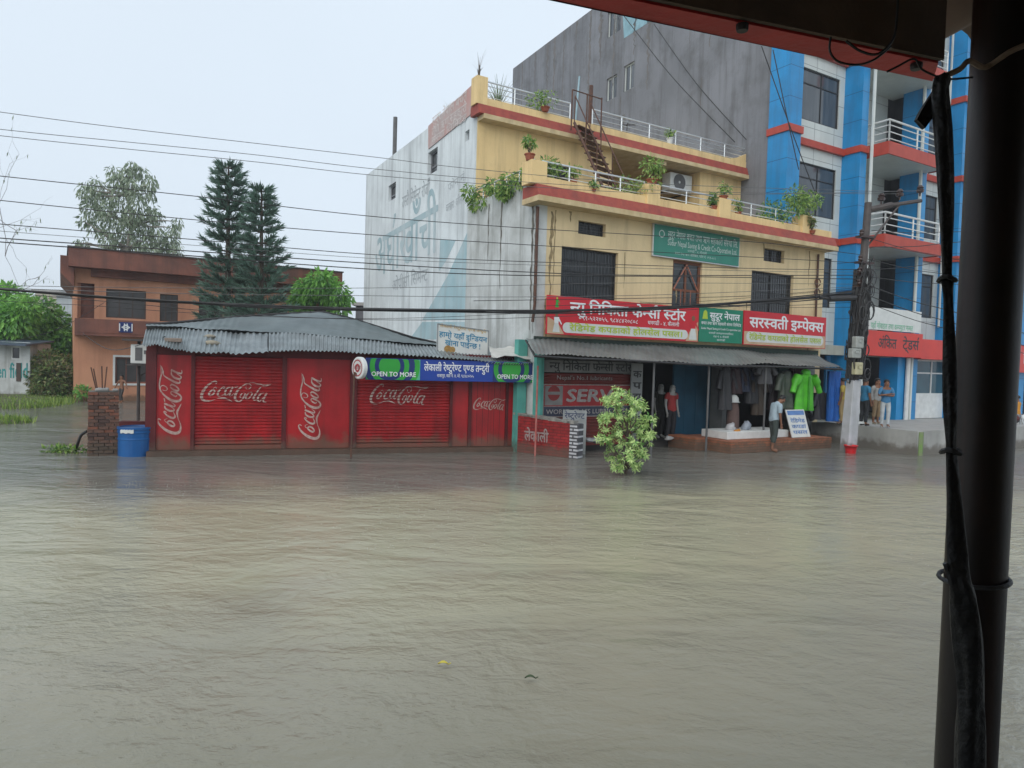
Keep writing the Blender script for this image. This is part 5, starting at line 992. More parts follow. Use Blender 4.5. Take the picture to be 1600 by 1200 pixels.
# ------------------------------------------------------------------ overhead cables
GC = 'overhead cables strung along the street'
def cable(label, pts, r, d=.1, ext=-30, mt='cable', right=None, grp=GC, rnds=True):
    P = [(lambda q: (q[0], d, q[1]))(CFr.px(x, y, d)) for x, y in pts]
    s0, z0 = P[0][0], P[0][2]; sl = (P[1][2]-z0)/(P[1][0]-s0)
    P = [(s0-9, d, z0-sl*9+.25), (s0-4.5, d, z0-sl*4.5+.06)]+P if ext else P
    pts3 = catmull([CFr.P(*p) for p in P], 6); mb = MB(); mb.tube(pts3, r*.68, 5)
    return tag(mb.build('overhead_cable', K[mt], loc=CFr.P(*P[-1])), label, 'cable', grp)
ca = [
 ('highest thin wire crossing the sky at the left edge', [(0, 175), (200, 201), (400, 224), (590, 246), (740, 264), (1000, 286), (1300, 297), (1392, 299)], .010),
 ('second thin wire from the top over the left trees', [(0, 202), (200, 222), (400, 242), (585, 264), (800, 283), (1100, 300), (1412, 303)], .010),
 ('third thin wire, just below the second one', [(0, 212), (200, 233), (400, 253), (585, 274), (800, 290), (1100, 304), (1440, 298)], .010),
 ('wire crossing the pine top and the sign board of the cooperative', [(0, 275), (300, 306), (570, 337), (800, 355), (1017, 368), (1200, 380), (1345, 398)], .013),
 ('wire just above the middle of the upper windows', [(0, 313), (300, 343), (570, 366), (800, 381), (970, 391), (1200, 403), (1345, 411)], .013),
 ('wire passing the middle of both dark pines', [(0, 350), (300, 374), (570, 397), (800, 408), (1200, 420), (1345, 421)], .013),
 ('faint wire skimming just over the orange roof', [(0, 361), (300, 383), (570, 403), (800, 413), (1200, 424), (1342, 425)], .008),
 ('black cable meeting the orange parapet corner', [(0, 372), (250, 389), (570, 411), (800, 424), (1000, 430), (1340, 430)], .017),
 ('black cable right under the one at the parapet corner', [(0, 378), (250, 396), (570, 420), (800, 430), (1050, 432), (1340, 436)], .017),
 ('thin wire level with the top of the orange house windows', [(0, 446), (300, 450), (570, 450), (800, 446), (1000, 442), (1340, 444)], .009),
 ('thin wire running just above the thick black bundle', [(0, 450), (300, 459), (570, 462), (800, 464), (1050, 460), (1340, 448)], .010)]
for i, (lb, pts, r_) in enumerate(ca): cable(lb, pts, r_, .05+.02*(i % 4), mt='cable' if r_ > .012 else 'cable_g')
BP = [(0, 451), (120, 461), (250, 470), (400, 478), (570, 484), (830, 487), (1000, 482), (1180, 473), (1335, 458)]
mb = MB(); rr = random.Random(9)
for k in range(9):
    P = []
    for x, y in BP:
        s, z = CFr.px(x, y+rr.uniform(-2.0, 2.4)*(.5+x/900), .12+rr.uniform(-.03, .03)); P.append(CFr.P(s, .12+rr.uniform(-.04, .04), z))
    d0 = (P[0]-P[1]); P = [P[0]+d0*4.5, P[0]+d0*2]+P; mb.tube(catmull(P, 5), rr.uniform(.009, .018), 5)
tag(mb.build('cable_bundle', K['cable']), 'thick sagging bundle of black cables crossing the whole street front', 'cable bundle')
for i, (lb, pts, r_) in enumerate((
 ('slack cable sagging below the thick bundle over the shack roof', [(0, 456), (200, 474), (400, 492), (620, 500), (830, 496), (1050, 486), (1335, 464)], .010),
 ('slack wire lowest of all over the orange balcony', [(0, 470), (150, 478), (300, 489), (500, 497), (700, 495), (1000, 478), (1335, 452)], .008),
 ('black cable crossing the right upper window low down', [(740, 470), (1000, 466), (1180, 462), (1335, 450)], .012),
 ('black cable over the red banner tops at right', [(850, 478), (1050, 474), (1200, 478), (1338, 472)], .011),
 ('black cable just above the right red banner', [(1000, 472), (1180, 480), (1338, 480)], .010))): cable(lb, pts, r_, .16+.02*i, ext=0 if pts[0][0] else -1)
for i, (a, b_, r_) in enumerate((((1358, 372), (1490, 404), .010), ((1358, 386), (1500, 378), .012), ((1356, 405), (1500, 432), .010), ((1356, 422), (1500, 404), .010), ((1354, 445), (1500, 490), .013), ((1352, 460), (1500, 508), .013), ((1352, 472), (1500, 520), .011), ((1356, 432), (1510, 445), .010), ((1362, 360), (1500, 362), .010))):
    mb = MB(); p = CFr.P(*(lambda q: (q[0], .1, q[1]))(CFr.px(*a, .1))); q_ = CFr.P(*(lambda q: (q[0], .1, q[1]))(CFr.px(*b_, .1))); dd = q_-p; pts = [p, p+dd*.5-Vector((0, 0, .06)), q_, q_+dd*2.0+Vector((0, 0, .1)), q_+dd*5.5+Vector((0, 0, .9))]
    mb.tube(catmull(pts, 5), r_, 5); tag(mb.build('overhead_cable', K['cable'], loc=p), 'black cable fanning out to the right of the utility pole', 'cable', 'cables fanning right from the pole')
def wire(label, a, b_, r_, sag, cat='wire'):
    mb = MB(); m_ = (a+b_)/2-Vector((0, 0, sag)); mb.tube(catmull([a, m_, b_], 8), r_, 5); tag(mb.build('drop_wire', K['cable'], loc=a), label, cat)
wire('left of the two slanting wires on the grey side wall', GF.P(*(lambda q: (q[0], .2, q[1]))(GF.px(975, 25, .2))), YF.P(*(lambda q: (q[0], -3.7, q[1]))(YF.px(1148, 222, -3.7))), .02, .25)
wire('right of the two slanting wires on the grey side wall', GF.P(*(lambda q: (q[0], .2, q[1]))(GF.px(1022, 38, .2))), YF.P(*(lambda q: (q[0], -3.7, q[1]))(YF.px(1166, 218, -3.7))), .02, .25)
wire('slanting wire across the first blue column', BF.P(*(lambda q: (q[0], .3, q[1]))(BF.px(1190, 72, .3))), BF.P(*(lambda q: (q[0], .3, q[1]))(BF.px(1285, 330, .3))), .018, .1)
wire('steeper wire across the first blue column', BF.P(*(lambda q: (q[0], .3, q[1]))(BF.px(1208, 78, .3))), BF.P(*(lambda q: (q[0], .3, q[1]))(BF.px(1248, 265, .3))), .018, .05)
wire('thin wire looping below the orange balcony', OF.P(-.3, 1.0, 3.0), RF.P(.2, 0, 2.7), .012, .5)
wire('thin wire slanting from the orange parapet to the pale house', OF.P(.5, .9, 4.4), HF.P(7.5, .2, 2.6), .012, .3)
# ------------------------------------------------------------------ terrace plants and roof things
def pot_plant(name, label, loc, h, w_, potr, poth, potm, seed, leaves=140, lf='pot', wts=None, group=None):
    T = thing(name, label, 'potted plant', loc, group); loc = Vector(loc)
    mb = MB(); mb.lathe(loc, [(potr*.7, 0), (potr*.95, poth*.85), (potr*1.1, poth*.86), (potr*1.1, poth), (potr*.9, poth-.01)], 12); mb.build('pot', potm, T)
    r = random.Random(seed); t = MB(); f = MB(); cs = []
    for k in range(6): c = loc+Vector((r.uniform(-1, 1)*w_*.35, r.uniform(-1, 1)*w_*.3, poth+h*r.uniform(.35, .85))); cs.append((c, w_*r.uniform(.22, .34))); limb(t, loc+Vector((0, 0, poth*.8)), c, .012, .005, .1, 3, seed+k)
    t.build('stem', K['bark'], T); foliage(f, cs, leaves, .13, .05, .4, .2, 3, seed, wts); f.build('leaves', L[lf], T); return T
tz = 7.46
def at_t(x, d=.06): return YF.P(YF.px(x, 300, d)[0], d, 0)
def PT(x, d, z): p = YF.P(YF.px(x, 300, d)[0], d, 0); p.z = z; return p
pot_plant('potted_plant', 'slender potted plant on the left corner pillar of the terrace', PT(826, .06, 7.47), .42, .3, .13, .16, K['terracotta'], 1)
pot_plant('potted_plant', 'bushy bright potted plant on the second terrace pillar', PT(1018, .06, 7.47), .62, .62, .16, .16, K['terracotta'], 2, 260, wts=(2, 3, 1))
pot_plant('potted_plant', 'small twin sprig in a pot on the third terrace pillar', PT(1131, .06, 7.47), .36, .38, .13, .12, K['terracotta'], 3, 120)
pot_plant('potted_plant', 'large leafy shrub in a pot at the right end of the terrace', PT(1258, .0, 7.12), 1.05, 1.15, .2, .2, K['terracotta'], 4, 1000)
pot_plant('potted_plant', 'drooping dry vine over the right end pillar of the terrace', PT(1272, .30, 6.88), .5, .42, .1, .1, K['terracotta'], 14, 240, 'hedge')
pot_plant('potted_plant', 'leafy green plant behind the rails left of the stair foot', PT(850, -.25, 6.9), .55, .9, .16, .16, K['white'], 5, 420)
pot_plant('potted_plant', 'yellowish plant beside the terrace rail post', PT(895, -.1, 7.1), .4, .35, .12, .14, K['terracotta'], 6, 120, wts=(1, 3, 0))
pot_plant('potted_plant', 'wide green plant behind the rails at the stair foot', PT(985, -.4, 6.75), .7, 1.3, .2, .2, K['terracotta'], 7, 620, wts=(2, 3, 1))
pot_plant('potted_plant', 'dark conical plant on the parapet left of the third pillar', PT(1117, .05, 7.11), .4, .3, .12, .12, K['terracotta'], 8, 160, wts=(1, 0, 3))
pot_plant('potted_plant', 'small sparse plant right of the third terrace pillar', PT(1155, .0, 7.11), .38, .3, .1, .1, K['terracotta'], 9, 70)
pot_plant('potted_plant', 'dark green plants behind the right rails of the terrace', PT(1205, -.35, 6.75), .8, 1.4, .2, .2, K['terracotta'], 10, 720, wts=(1, 1, 3))
pot_plant('potted_plant', 'small plant below the rail over the red band', PT(928, .22, 6.95), .25, .26, .06, .06, K['terracotta'], 11, 80)
pot_plant('potted_plant', 'green creeper hanging over the roof parapet above the stair', YF.P(YF.px(853, 175, -3.7)[0], -3.75, 10.37), .45, .9, .14, .14, K['terracotta'], 12, 260)
pot_plant('potted_plant', 'small plant in a white pot on the roof parapet', YF.P(YF.px(1047, 210, -3.9)[0], -3.9, 10.37), .3, .3, .12, .22, K['white'], 13, 90)
def side_plant(label, s_d, z, w_, n, seed, lf='pot'):
    p = YF.P(.1, s_d, z); T = thing('creeper', label, 'plant', p); f = MB(); t = MB(); cs = []; r = random.Random(seed)
    for k in range(8): c = p+YF.n*r.uniform(-w_, w_)+Vector((0, 0, r.uniform(-.25, .28)))-YF.u*r.uniform(.0, .3); cs.append((c, r.uniform(.16, .26))); limb(t, p, c, .012, .005, .1, 3, seed+k)
    t.build('stem', K['bark'], T); foliage(f, cs, n, .14, .06, .7, .2, 3, seed); f.build('leaves', L[lf], T)
side_plant('leafy creeper spilling over the side parapet near the corner', -.9, 7.25, .8, 700, 31); side_plant('darker creeper farther back along the side parapet', -2.7, 7.25, .9, 700, 32)
def spiky(label, base, h, n, seed, mt, name='grass_plant'):
    T = thing(name, label, 'plant', base); r = random.Random(seed); f = MB(); b_ = Vector(base)
    for k in range(n):
        a = r.uniform(0, 6.28); o_ = r.uniform(.15, .6)*h; hh = h*r.uniform(.6, 1.05); dv = Vector((math.cos(a), math.sin(a), 0)); sd = Vector((-math.sin(a), math.cos(a), 0)); wd_ = .02*h
        P = [b_+dv*o_*u*u+Vector((0, 0, hh*(u-.35*u*u*o_/h))) for u in (0, .35, .7, 1)]
        f.grid([[P[j]-sd*wd_*(1-j/3.2), P[j]+sd*wd_*(1-j/3.2)] for j in range(4)], k % 3)
    f.build('leaves', mt, T); t = MB(); t.tube([b_-Vector((0, 0, .02)), b_+Vector((0, 0, h*.35))], [.04, .02], 6); t.build('stem', K['bark'], T)
spiky('tall spiky grass plant on the roof behind the left roof rail', YF.P(YF.px(779, 160, -4.6)[0], -4.6, 10.2), 1.35, 46, 3, L['euc'])
spiky('thin dry branching stalks on the roof corner post', YF.P(.2, -3.9, 10.95), 1.05, 9, 8, [K['cable_g'], gb, gb])
spiky('sparse weeds growing on top of the gable wall', SF.P(9.4, -.15, 10.62), .6, 22, 5, L['hedge']); spiky('single weed on the gable top left of the sparse ones', SF.P(8.4, -.15, 10.62), .45, 9, 6, L['hedge'])
# steel stair from the terrace to the roof
s_t, s_b = YF.px(912, 215, -3.4)[0], YF.px(965, 285, -2.0)[0]
ST = thing('steel_stair', 'rusty open steel stair from the terrace up to the roof', 'stair', YF.P((s_t+s_b)/2, -2.8, 6.6))
p0, p1 = YF.P(s_t, -3.5, 10.1), YF.P(s_b+.2, -1.7, 6.62); dv = p1-p0; hd = Vector((dv.x, dv.y, 0)).normalized(); sd = Vector((hd.y, -hd.x, 0))*.42
mb = MB()
for k in (-1, 1): mb.tube([p0+sd*k, p1+sd*k], .05, 5); mb.nxt()
mb.build('stringer', K['rust'], ST); mb = MB()
for k in range(15): c = p0.lerp(p1, (k+.5)/15); mb.hexa([c+sd*a+hd*b_*.13+Vector((0, 0, z)) for z in (-.015, .015) for a, b_ in ((-1, -1), (1, -1), (1, 1), (-1, 1))]); mb.nxt()
mb.build('tread', K['rust'], ST); mb = MB()
for k in (-1, 1):
    mb.tube([p0+sd*k+Vector((0, 0, .85)), p1+sd*k+Vector((0, 0, .85))], .022, 5)
    for j in range(5): c = p0.lerp(p1, j/4)+sd*k; mb.tube([c, c+Vector((0, 0, .85))], .018, 5)
for s_ in (-.5, .25, 1.0): mb.tube([YF.P(s_t+s_*.8, -3.55, 9.9), YF.P(s_t+s_*.8, -3.55, 11.2)], .024, 5)
mb.tube([YF.P(s_t-.4, -3.55, 11.2), YF.P(s_t+.8, -3.55, 11.15)], .022, 5); mb.build('handrail', K['rust'], ST)
def post(name, label, cat, a, b_, r_, m_): mb = MB(); mb.tube([a, b_], r_, 8); return tag(mb.build(name, m_, loc=a), label, cat)
post('roof_pole', 'weathered timber pole standing behind the roof stair', 'pole', YF.P(YF.px(921, 190, -4.6)[0], -4.6, 9.9), YF.P(YF.px(922, 190, -4.6)[0], -4.6, 12.0), .07, K['rust'])
post('roof_pole', 'thin pale blue pole left of the timber pole on the roof', 'pole', YF.P(YF.px(898, 190, -4.4)[0], -4.4, 10.0), YF.P(YF.px(903, 190, -4.4)[0], -4.4, 12.1), .03, mat('pale_blue_pipe', (.32, .48, .55), None, .5, 4))
a = aty(597, 255, 27); a.z = 9.9; b_ = aty(597, 202, 27); post('roof_pipe', 'grey vent pipe rising above the gable at left', 'pipe', SF.P(2.2, -.6, 10.3), SF.P(2.2, -.6, SF.px(597, 202, -.6)[1]), .09, K['cable_g'])
mb = MB(); q = SF.P(2.9, -.5, 10.3)
for a_ in (-.3, .3): mb.tube([q+SF.u*a_, q+SF.u*a_+Vector((0, 0, .62))], .035, 5)
mb.tube([q+SF.u*-.3+Vector((0, 0, .6)), q+SF.u*.9+Vector((0, 0, .62))], .03, 5); tag(mb.build('pipe_frame', K['teal']), 'small teal pipe frame on the gable roof beside the vent pipe', 'frame')
def antenna(label, base):
    T = thing('antenna', label, 'antenna', base); mb = MB(); b_ = Vector(base); mb.tube([b_, b_+Vector((0, 0, .62))], .018, 5); mb.build('mast', K['dark_steel'], T); mb = MB(); mb.tube([b_+Vector((-.3, 0, .6)), b_+Vector((.3, 0, .62))], .02, 5); mb.tube([b_+Vector((0, -.2, .61)), b_+Vector((0, .2, .61))], .02, 5); mb.build('cross_bar', K['dark_steel'], T)
antenna('small cross shaped antenna behind the right roof rail', YF.P(YF.px(980, 190, -4.8)[0], -4.8, 10.45))
s0, s1, z0, z1 = YF.rect(1048, 268, 1084, 303, -4.3)
AC = thing('air_conditioner', 'white air conditioner outdoor unit in the terrace recess', 'air conditioner', YF.P(s0, -4.3, z0)); mb = MB(); mb.box(YF, s0, s1-.1, -4.75, -4.3, z0, z1); mb.build('casing', K['sign_white'], AC, bevel=.02)
mb = MB(); ringpoly(mb, YF, (s0+s1)/2-.15, (z0+z1)/2, .05, .3, -4.29, (s0, s1, z0, z1), 0); mb.build('fan_grille', K['cable_g'], AC); mb = MB(); mb.tube([YF.P(s0+.1, -4.5, z0), YF.P(s0+.1, -6.45, z0)], .03, 4); mb.tube([YF.P(s1-.2, -4.5, z0), YF.P(s1-.2, -6.45, z0)], .03, 4); mb.build('bracket', K['dark_steel'], AC)
# ------------------------------------------------------------------ low walls, pillar, barrel, pump box
WA, WB_ = onz(805, 706), onz(889, 716)
WF = Fr(WA, WB_-WA); wl_ = (WB_-WA).length
LW = thing('low_brick_wall', 'low red painted brick wall with a white end beside the shack', 'wall', WF.P(wl_/2, 0, 0))
zt0, zt1 = aty(806, 649, WA.y).z, aty(889, 662, WB_.y).z
brm = brickmat('red_painted_brick', (.36, .018, .018), (.30, .015, .017), (.20, .012, .012), WF.u, rough=.5)
mb = MB(); mb.hexa([WF.P(a, dd, z) for a, dd, z in ((0, -.24, -.4), (0, 0, -.4), (wl_, 0, -.4), (wl_, -.24, -.4), (0, -.24, zt0), (0, 0, zt0), (wl_, 0, zt1), (wl_, -.24, zt1))]); mb.build('brickwork', addtide(brm, .24), LW)
mb = MB(); mb.box(WF, wl_+.002, wl_+.24, -.26, .01, -.4, zt1+.0); mb.build('end_pier', brickmat('white_painted_brick', (.62, .63, .66), (.52, .53, .56), (.09, .09, .10), WF.u, .26, .085, .8, .02), LW)
mb = MB(); r = random.Random(2)
for k in range(16): a = wl_*k/15; zz = zt0+(zt1-zt0)*k/15; mb.hexa([WF.P(a+x*.1, -.12+y_*.13, zz+z+r.uniform(-.01, .02)) for z in (.002, .06) for x, y_ in ((-1, -1), (-1, 1), (1, 1), (1, -1))])
mb.build('coping', mat('rough_mortar_coping', (.36, .35, .32), (.24, .23, .21), .9, 8, .4), LW)
mb = MB(); letter(mb, WF.P, 'लेकाली', .28, 1.0, .34, .58, .005, bold=.03); mb.build('lettering', K['ltr_faint'], LW)
p = aty(878, 690, 18.4); q = aty(915, 690, 18.4); F_ = Fr((p.x, 18.4), (1, -.1)); wz = aty(890, 641, 18.4).z
LB = thing('leaning_board', 'white notice board with dark writing leaning behind the low wall', 'sign', (p.x, 18.4, 0)); mb = MB(); L_ = q.x-p.x; bf = lambda a, dd, z: F_.P(a, dd-.12*z, z)
mb.hexa([bf(a, dd, z) for z in (-.2, wz) for a, dd in ((0, -.03), (0, 0), (L_, 0), (L_, -.03))]); mb.build('board', mat('grey_wet_board', (.40, .42, .42), (.30, .32, .32), .5, 3, streak=.4), LB); mb = MB(); letter(mb, bf, 'रेष्टुरेण्ट', .05, L_-.05, wz-.22, wz-.08, .005, bold=.02); letter(mb, bf, 'होटल', .16, L_-.1, wz-.50, wz-.34, .005, bold=.03); letter(mb, bf, 'खाजा नास~ता', .08, L_-.08, wz-.72, wz-.62, .005, bold=.02); mb.build('lettering', mat('navy_lettering', (.06, .08, .16), None, .6, 5), LB)
# brick pillar with rebar
PA, PBk = onz(136, 713), onz(184, 714); PF = Fr(PA, (.87, .49)); pw = PF.px(185, 714)[0]; pz = aty(160, 615, PA.y).z
BP_ = thing('brick_pillar', 'rough unfinished brick pillar with rebar sticking out of its top', 'pillar', PF.P(pw/2, -.3, 0)); mb = MB(); r = random.Random(4); z = -.4; k = 0
while z < pz-.02:
    h_ = .066; o_ = r.uniform(-.012, .012); cuts = [0, .34, .68, 1] if k % 2 else [0, .2, .55, .85, 1]
    for a, b_ in zip(cuts, cuts[1:]):
        j = r.uniform(-.014, .014); mb.box(PF, pw*a+.006+o_, pw*b_-.006+o_, -.60+j, .0+j, z, z+h_*r.uniform(.92, 1.0), r.choice((0, 0, 0, 1, 2)))
    mb.box(PF, .02, pw-.02, -.58, -.02, z+h_, z+.076, 3); z += .0762; k += 1
mb.build('brickwork', [addtide(q_, .3) for q_ in (mat('old_brown_brick', (.17, .085, .06), (.11, .07, .055), .85, 9, .4), mat('dark_brick', (.10, .06, .05), None, .85, 9, .4), mat('red_brick', (.24, .10, .065), None, .85, 9, .4))]+[ mat('mortar_grey', (.16, .15, .135), None, .9, 9)], BP_)
mb = MB()
for x0, y0, x1, y1 in ((151, 612, 142, 574), (153, 612, 146, 576), (160, 612, 159, 572), (163, 612, 167, 573)):
    a = PF.px(x0, y0, -.25); b_ = PF.px(x1, y1, -.25); mb.tube([PF.P(a[0], -.25, pz-.3), PF.P(a[0], -.25, a[1]), PF.P(b_[0], -.25, b_[1])], .014, 5)
mb.build('rebar', K['rust'], BP_); mb = MB(); mb.box(PF, pw*.22, pw*.68, -.5, -.08, z+.002, z+.07); mb.box(PF, pw*.78, pw-.01, -.3, -.05, z+.002, z+.06); mb.build('mortar_cap', K['concrete'], BP_, bevel=.02)
# blue barrel
bc = onz(211, 708); bc.z = 0; bl, br_ = onz(186, 712), onz(238, 712); rr_ = (br_-bl).length/2*.98; bc = onz(212, 711); bc.z = 0; rr_ = 25.5*bc.y/FPX; bz = aty(210, 671, bc.y-rr_*.5).z
BL = thing('barrel', 'blue plastic barrel standing in the water beside the brick pillar', 'barrel', bc); mb = MB()
mb.lathe(bc, [(rr_*.95, -.4), (rr_*.97, -.1), (rr_*.98, bz*.6), (rr_*1.0, bz*.62), (rr_*1.0, bz*.66), (rr_*.97, bz*.68), (rr_*.98, bz*.86), (rr_*1.02, bz*.88), (rr_*1.02, bz*.94), (rr_*.97, bz*.96), (rr_*.96, bz)], 30); mb.build('body', K['barrel'], BL, smooth=False)
mb = MB(); mb.lathe(bc, [(rr_*.93, bz+.002), (rr_*1.04, bz+.004), (rr_*1.04, bz+.05), (rr_*.9, bz+.055), (rr_*.88, bz+.03)], 30); mb.build('lid', K['barrel'], BL); mb = MB()
for k in range(5): a = -2.0+k*.16; mb.face([bc+Vector((math.cos(a+x)*rr_*1.048, math.sin(a+x)*rr_*1.048, bz-.03+z)) for x, z in ((0, -.05+.02*(k % 2)), (.16, -.04), (.16, .045), (0, .03))])
mb.build('paper_scrap', K['sign_white'], BL)
# low wall stub and concrete block wall behind the barrel, white cabinet on a pole
mb = MB(); a = aty(186, 660, 17.2); b_ = aty(232, 655, 17.2); F_ = Fr((a.x, 17.2), (1, .05)); mb.hexa([F_.P(x, dd, z) for z, q in ((-.3, 0), (.62, 1)) for x, dd in ((0, -.2), (0, 0), (b_.x-a.x+.2, 0), (b_.x-a.x+.2, -.2))]); tag(mb.build('low_wall', K['red_wood']), 'dark low wall stub behind the blue barrel', 'wall')
a = aty(214, 655, 19.5); F_ = Fr((a.x, 19.5), (1, .2)); T = thing('equipment_cabinet', 'white equipment cabinet on a steel pole left of the shack', 'cabinet', F_.P(0, 0, 0)); zt = lambda y: aty(214, y, 19.5).z
mb = MB(); mb.tube([F_.P(0, -.1, -.3), F_.P(0, -.1, zt(530))], .045, 8); mb.tube([F_.P(.02, -.1, zt(598)), F_.P(.1, -.05, zt(585)), F_.P(.3, 0, zt(580))], .02, 5); mb.build('post', K['pole_iron'], T)
mb = MB(); mb.box(F_, -.1, .42, -.02, .28, zt(568), zt(538)); mb.build('cabinet', K['sign_white'], T, bevel=.02); mb = MB(); mb.box(F_, .02, .2, .28, .29, zt(563), zt(543)); mb.box(F_, .24, .34, .28, .29, zt(553), zt(547)); mb.build('panel', K['cable_g'], T)
mb = MB(); mb.box(F_, -.28, .6, -.2, .4, zt(533), zt(530)); mb.box(F_, -.2, .5, -.1, .34, zt(571), zt(569)); mb.build('canopy', K['pole_iron'], T)
# bent pipe and floating weeds
mb = MB(); q = [onz(118, 707), aty(121, 695, 15.8), aty(127, 680, 15.75), aty(136, 674, 15.7)]; mb.tube(catmull([q[0]-Vector((0, 0, .3))]+q, 4), .032, 7); tag(mb.build('bent_pipe', K['water_pipe'], loc=q[0]), 'bent black pipe rising from the water against the pillar', 'pipe')
c = onz(100, 707); T = thing('floating_weeds', 'clump of floating weeds in the water left of the pillar', 'plant', c); mb = MB(); foliage(mb, [((c.x+dx, c.y, .05), .16, .45) for dx in (-.28, -.1, .1, .3)], 260, .13, .05, .1, .1, 3, 9); mb.build('leaves', L['pot'], T)
# ------------------------------------------------------------------ variegated shrub standing in the flood
bb = onz(978, 741); SH = thing('variegated_shrub', 'pale variegated shrub standing alone in the flood water', 'shrub', bb); D_ = bb.y; t = MB(); f = MB(); r = random.Random(12); cs = []
for x, y, rad in ((968, 618, 18), (950, 624, 14), (985, 628, 16), (1000, 632, 12), (962, 640, 18), (990, 645, 16), (945, 650, 14), (975, 660, 24), (1000, 665, 20), (950, 672, 18), (1015, 655, 14), (1012, 680, 16), (970, 685, 24), (945, 690, 14), (995, 695, 20), (960, 708, 18), (985, 715, 20), (1005, 710, 12), (968, 726, 14), (990, 730, 12)):
    p = aty(x, y, D_+r.uniform(-.3, .35)); cs.append((tuple(p), rad*D_/FPX*1.05)); limb(t, bb+Vector((0, 0, .1)) if y > 660 else bb+Vector((0, 0, .8)), p, .018, .006, .06, 4, int(x))
t.tube([bb-Vector((0, 0, .3)), bb+Vector((.02, 0, .5)), bb+Vector((-.02, 0, 1.3))], [.04, .032, .015], 6)
for p, R_ in cs:      # whorls of pointed leaves at the twig ends
    for k in range(int(7+R_*26)):
        v = rv(r).normalized(); c = Vector(p)+v*R_*r.uniform(.45, 1.0); ax_ = (v+Vector((0, 0, .35))).normalized(); o1 = ax_.orthogonal().normalized(); o2 = ax_.cross(o1); t.tube([Vector(p)+v*R_*.1, c], .004, 4, caps=False); ph = r.uniform(0, 6); nl = r.randrange(8, 14)
        for j in range(nl):
            a_ = ph+2.4*j; dr = (o1*math.cos(a_)+o2*math.sin(a_))*r.uniform(.6, 1.0)+ax_*r.uniform(-.1, .7)-Vector((0, 0, r.uniform(.1, .6))); leaf(f, c-ax_*.012*j*.5, dr, ax_, r.uniform(.08, .135), .034, r.choices((0, 1, 2), (3.4, 2.2, 1.2))[0])
f.build('leaves', L['ficus'], SH); t.build('stem', K['bark'], SH)
# ------------------------------------------------------------------ shop goods
def in_front(x, y, D): return aty(x, y, D)
s0 = YF.px(1142, 697, 1.95)[0]; mb = MB(); mb.box(YF, s0, 9.7, .03, 1.95, -.3, .33); mb.box(YF, s0-.5, s0-.002, .03, 1.1, -.3, .36); tag(mb.build('brick_step', K['orange_step'], loc=YF.P(7, 1, 0)), 'orange brick step in front of the clothes shop', 'step')
mb = MB(); a, b_ = YF.px(1137, 680, 1.5)[0], YF.px(1232, 684, 1.5)[0]; mb.box(YF, a, b_, .5, 1.5, .335, .55); tag(mb.build('display_bench', K['white'], bevel=.01), 'low white display bench on the brick step', 'bench')
a = YF.px(1238, 686, 1.7)[0]; b_ = YF.px(1263, 688, 1.7)[0]; DB = thing('display_board', 'blue and white printed board propped on the brick step', 'sign', YF.P((a+b_)/2, 1.7, .34)); mb = MB(); bf = lambda p, dd, z: YF.P(p-.12*(z-.34), 1.7+dd-.25*(z-.34), z)
mb.hexa([bf(p, dd, z) for z in (.34, 1.16) for p, dd in ((a, -.03), (a, 0), (b_+.1, 0), (b_+.1, -.03))]); mb.build('board', K['sign_white'], DB); mb = MB(); mb.face([bf(p, .003, z) for p, z in ((a+.04, 1.0), (b_+.06, 1.0), (b_+.06, 1.13), (a+.04, 1.13))])
for k, tx in enumerate(('रेडिमेड', 'कपडा', 'पसल')): letter(mb, bf, tx, a+.1, b_, .78-k*.17, .88-k*.17, .004, bold=.02)
mb.build('print', mat('blue_print', (.12, .25, .55), None, .5, 4), DB)
def bundle(label, x, y, d, r_, c, seed, k=1.0, name='goods_bundle'):
    s, z = YF.px(x, y, d); c0 = YF.P(s, d, z); rr = random.Random(seed); mb = MB(); rows = []
    for i in range(8): f_ = PI*i/7; rows.append([c0+Vector((math.cos(a)*math.sin(f_)*r_*rr.uniform(.65, 1.25)+.03*math.sin(seed+i), math.sin(a)*math.sin(f_)*r_*rr.uniform(.65, 1.25), r_*k*.85*(1-math.cos(f_))*rr.uniform(.8, 1.1))) for a in [2*PI*j/10 for j in range(10)]])
    mb.grid(rows, 0, True); tag(mb.build(name, mat('goods_'+str(seed), c, None, .5, 6, .2), smooth=True), label, 'goods')
for a_ in ((('white plastic sack of goods on the bench left end', 1142, 675, 1.0, .16, (.5, .5, .52), 1)), (('orange packet of goods in front of the sacks on the bench', 1152, 677, 1.35, .11, (.6, .25, .04), 2, .7)), (('grey and blue bundle of goods on the bench', 1165, 675, 1.1, .15, (.30, .34, .40), 3, 1.3)), ('pile of white plastic bags at the water edge by the mannequin', 1044, 688, .2, .13, (.5, .5, .5), 4, .6), ('white sack lying at the foot of the oil advert shutter', 932, 693, .35, .20, (.42, .44, .45), 5, .5), ('white sack beside the leaning notice board', 920, 691, .35, .15, (.42, .44, .45), 6, .5)): bundle(*a_)
# hat stand with a cap on it
s, z = YF.px(1145, 660, .6); T = thing('hat_stand', 'brown stand topped with a pale cap inside the clothes shop', 'stand', YF.P(s, .6, .13)); mb = MB(); mb.lathe(YF.P(s, .6, .13), [(.17, 0), (.19, .5), (.17, 1.0), (.12, 1.2)], 14); mb.build('stand', mat('brown_cloth', (.14, .09, .08), None, .8, 4), T); mb = MB(); mb.lathe(YF.P(s, .6, 1.335), [(.20, 0), (.15, .03), (.14, .14), (.08, .21), (.01, .23)], 14); mb.build('cap', K['sign_white'], T, smooth=True)
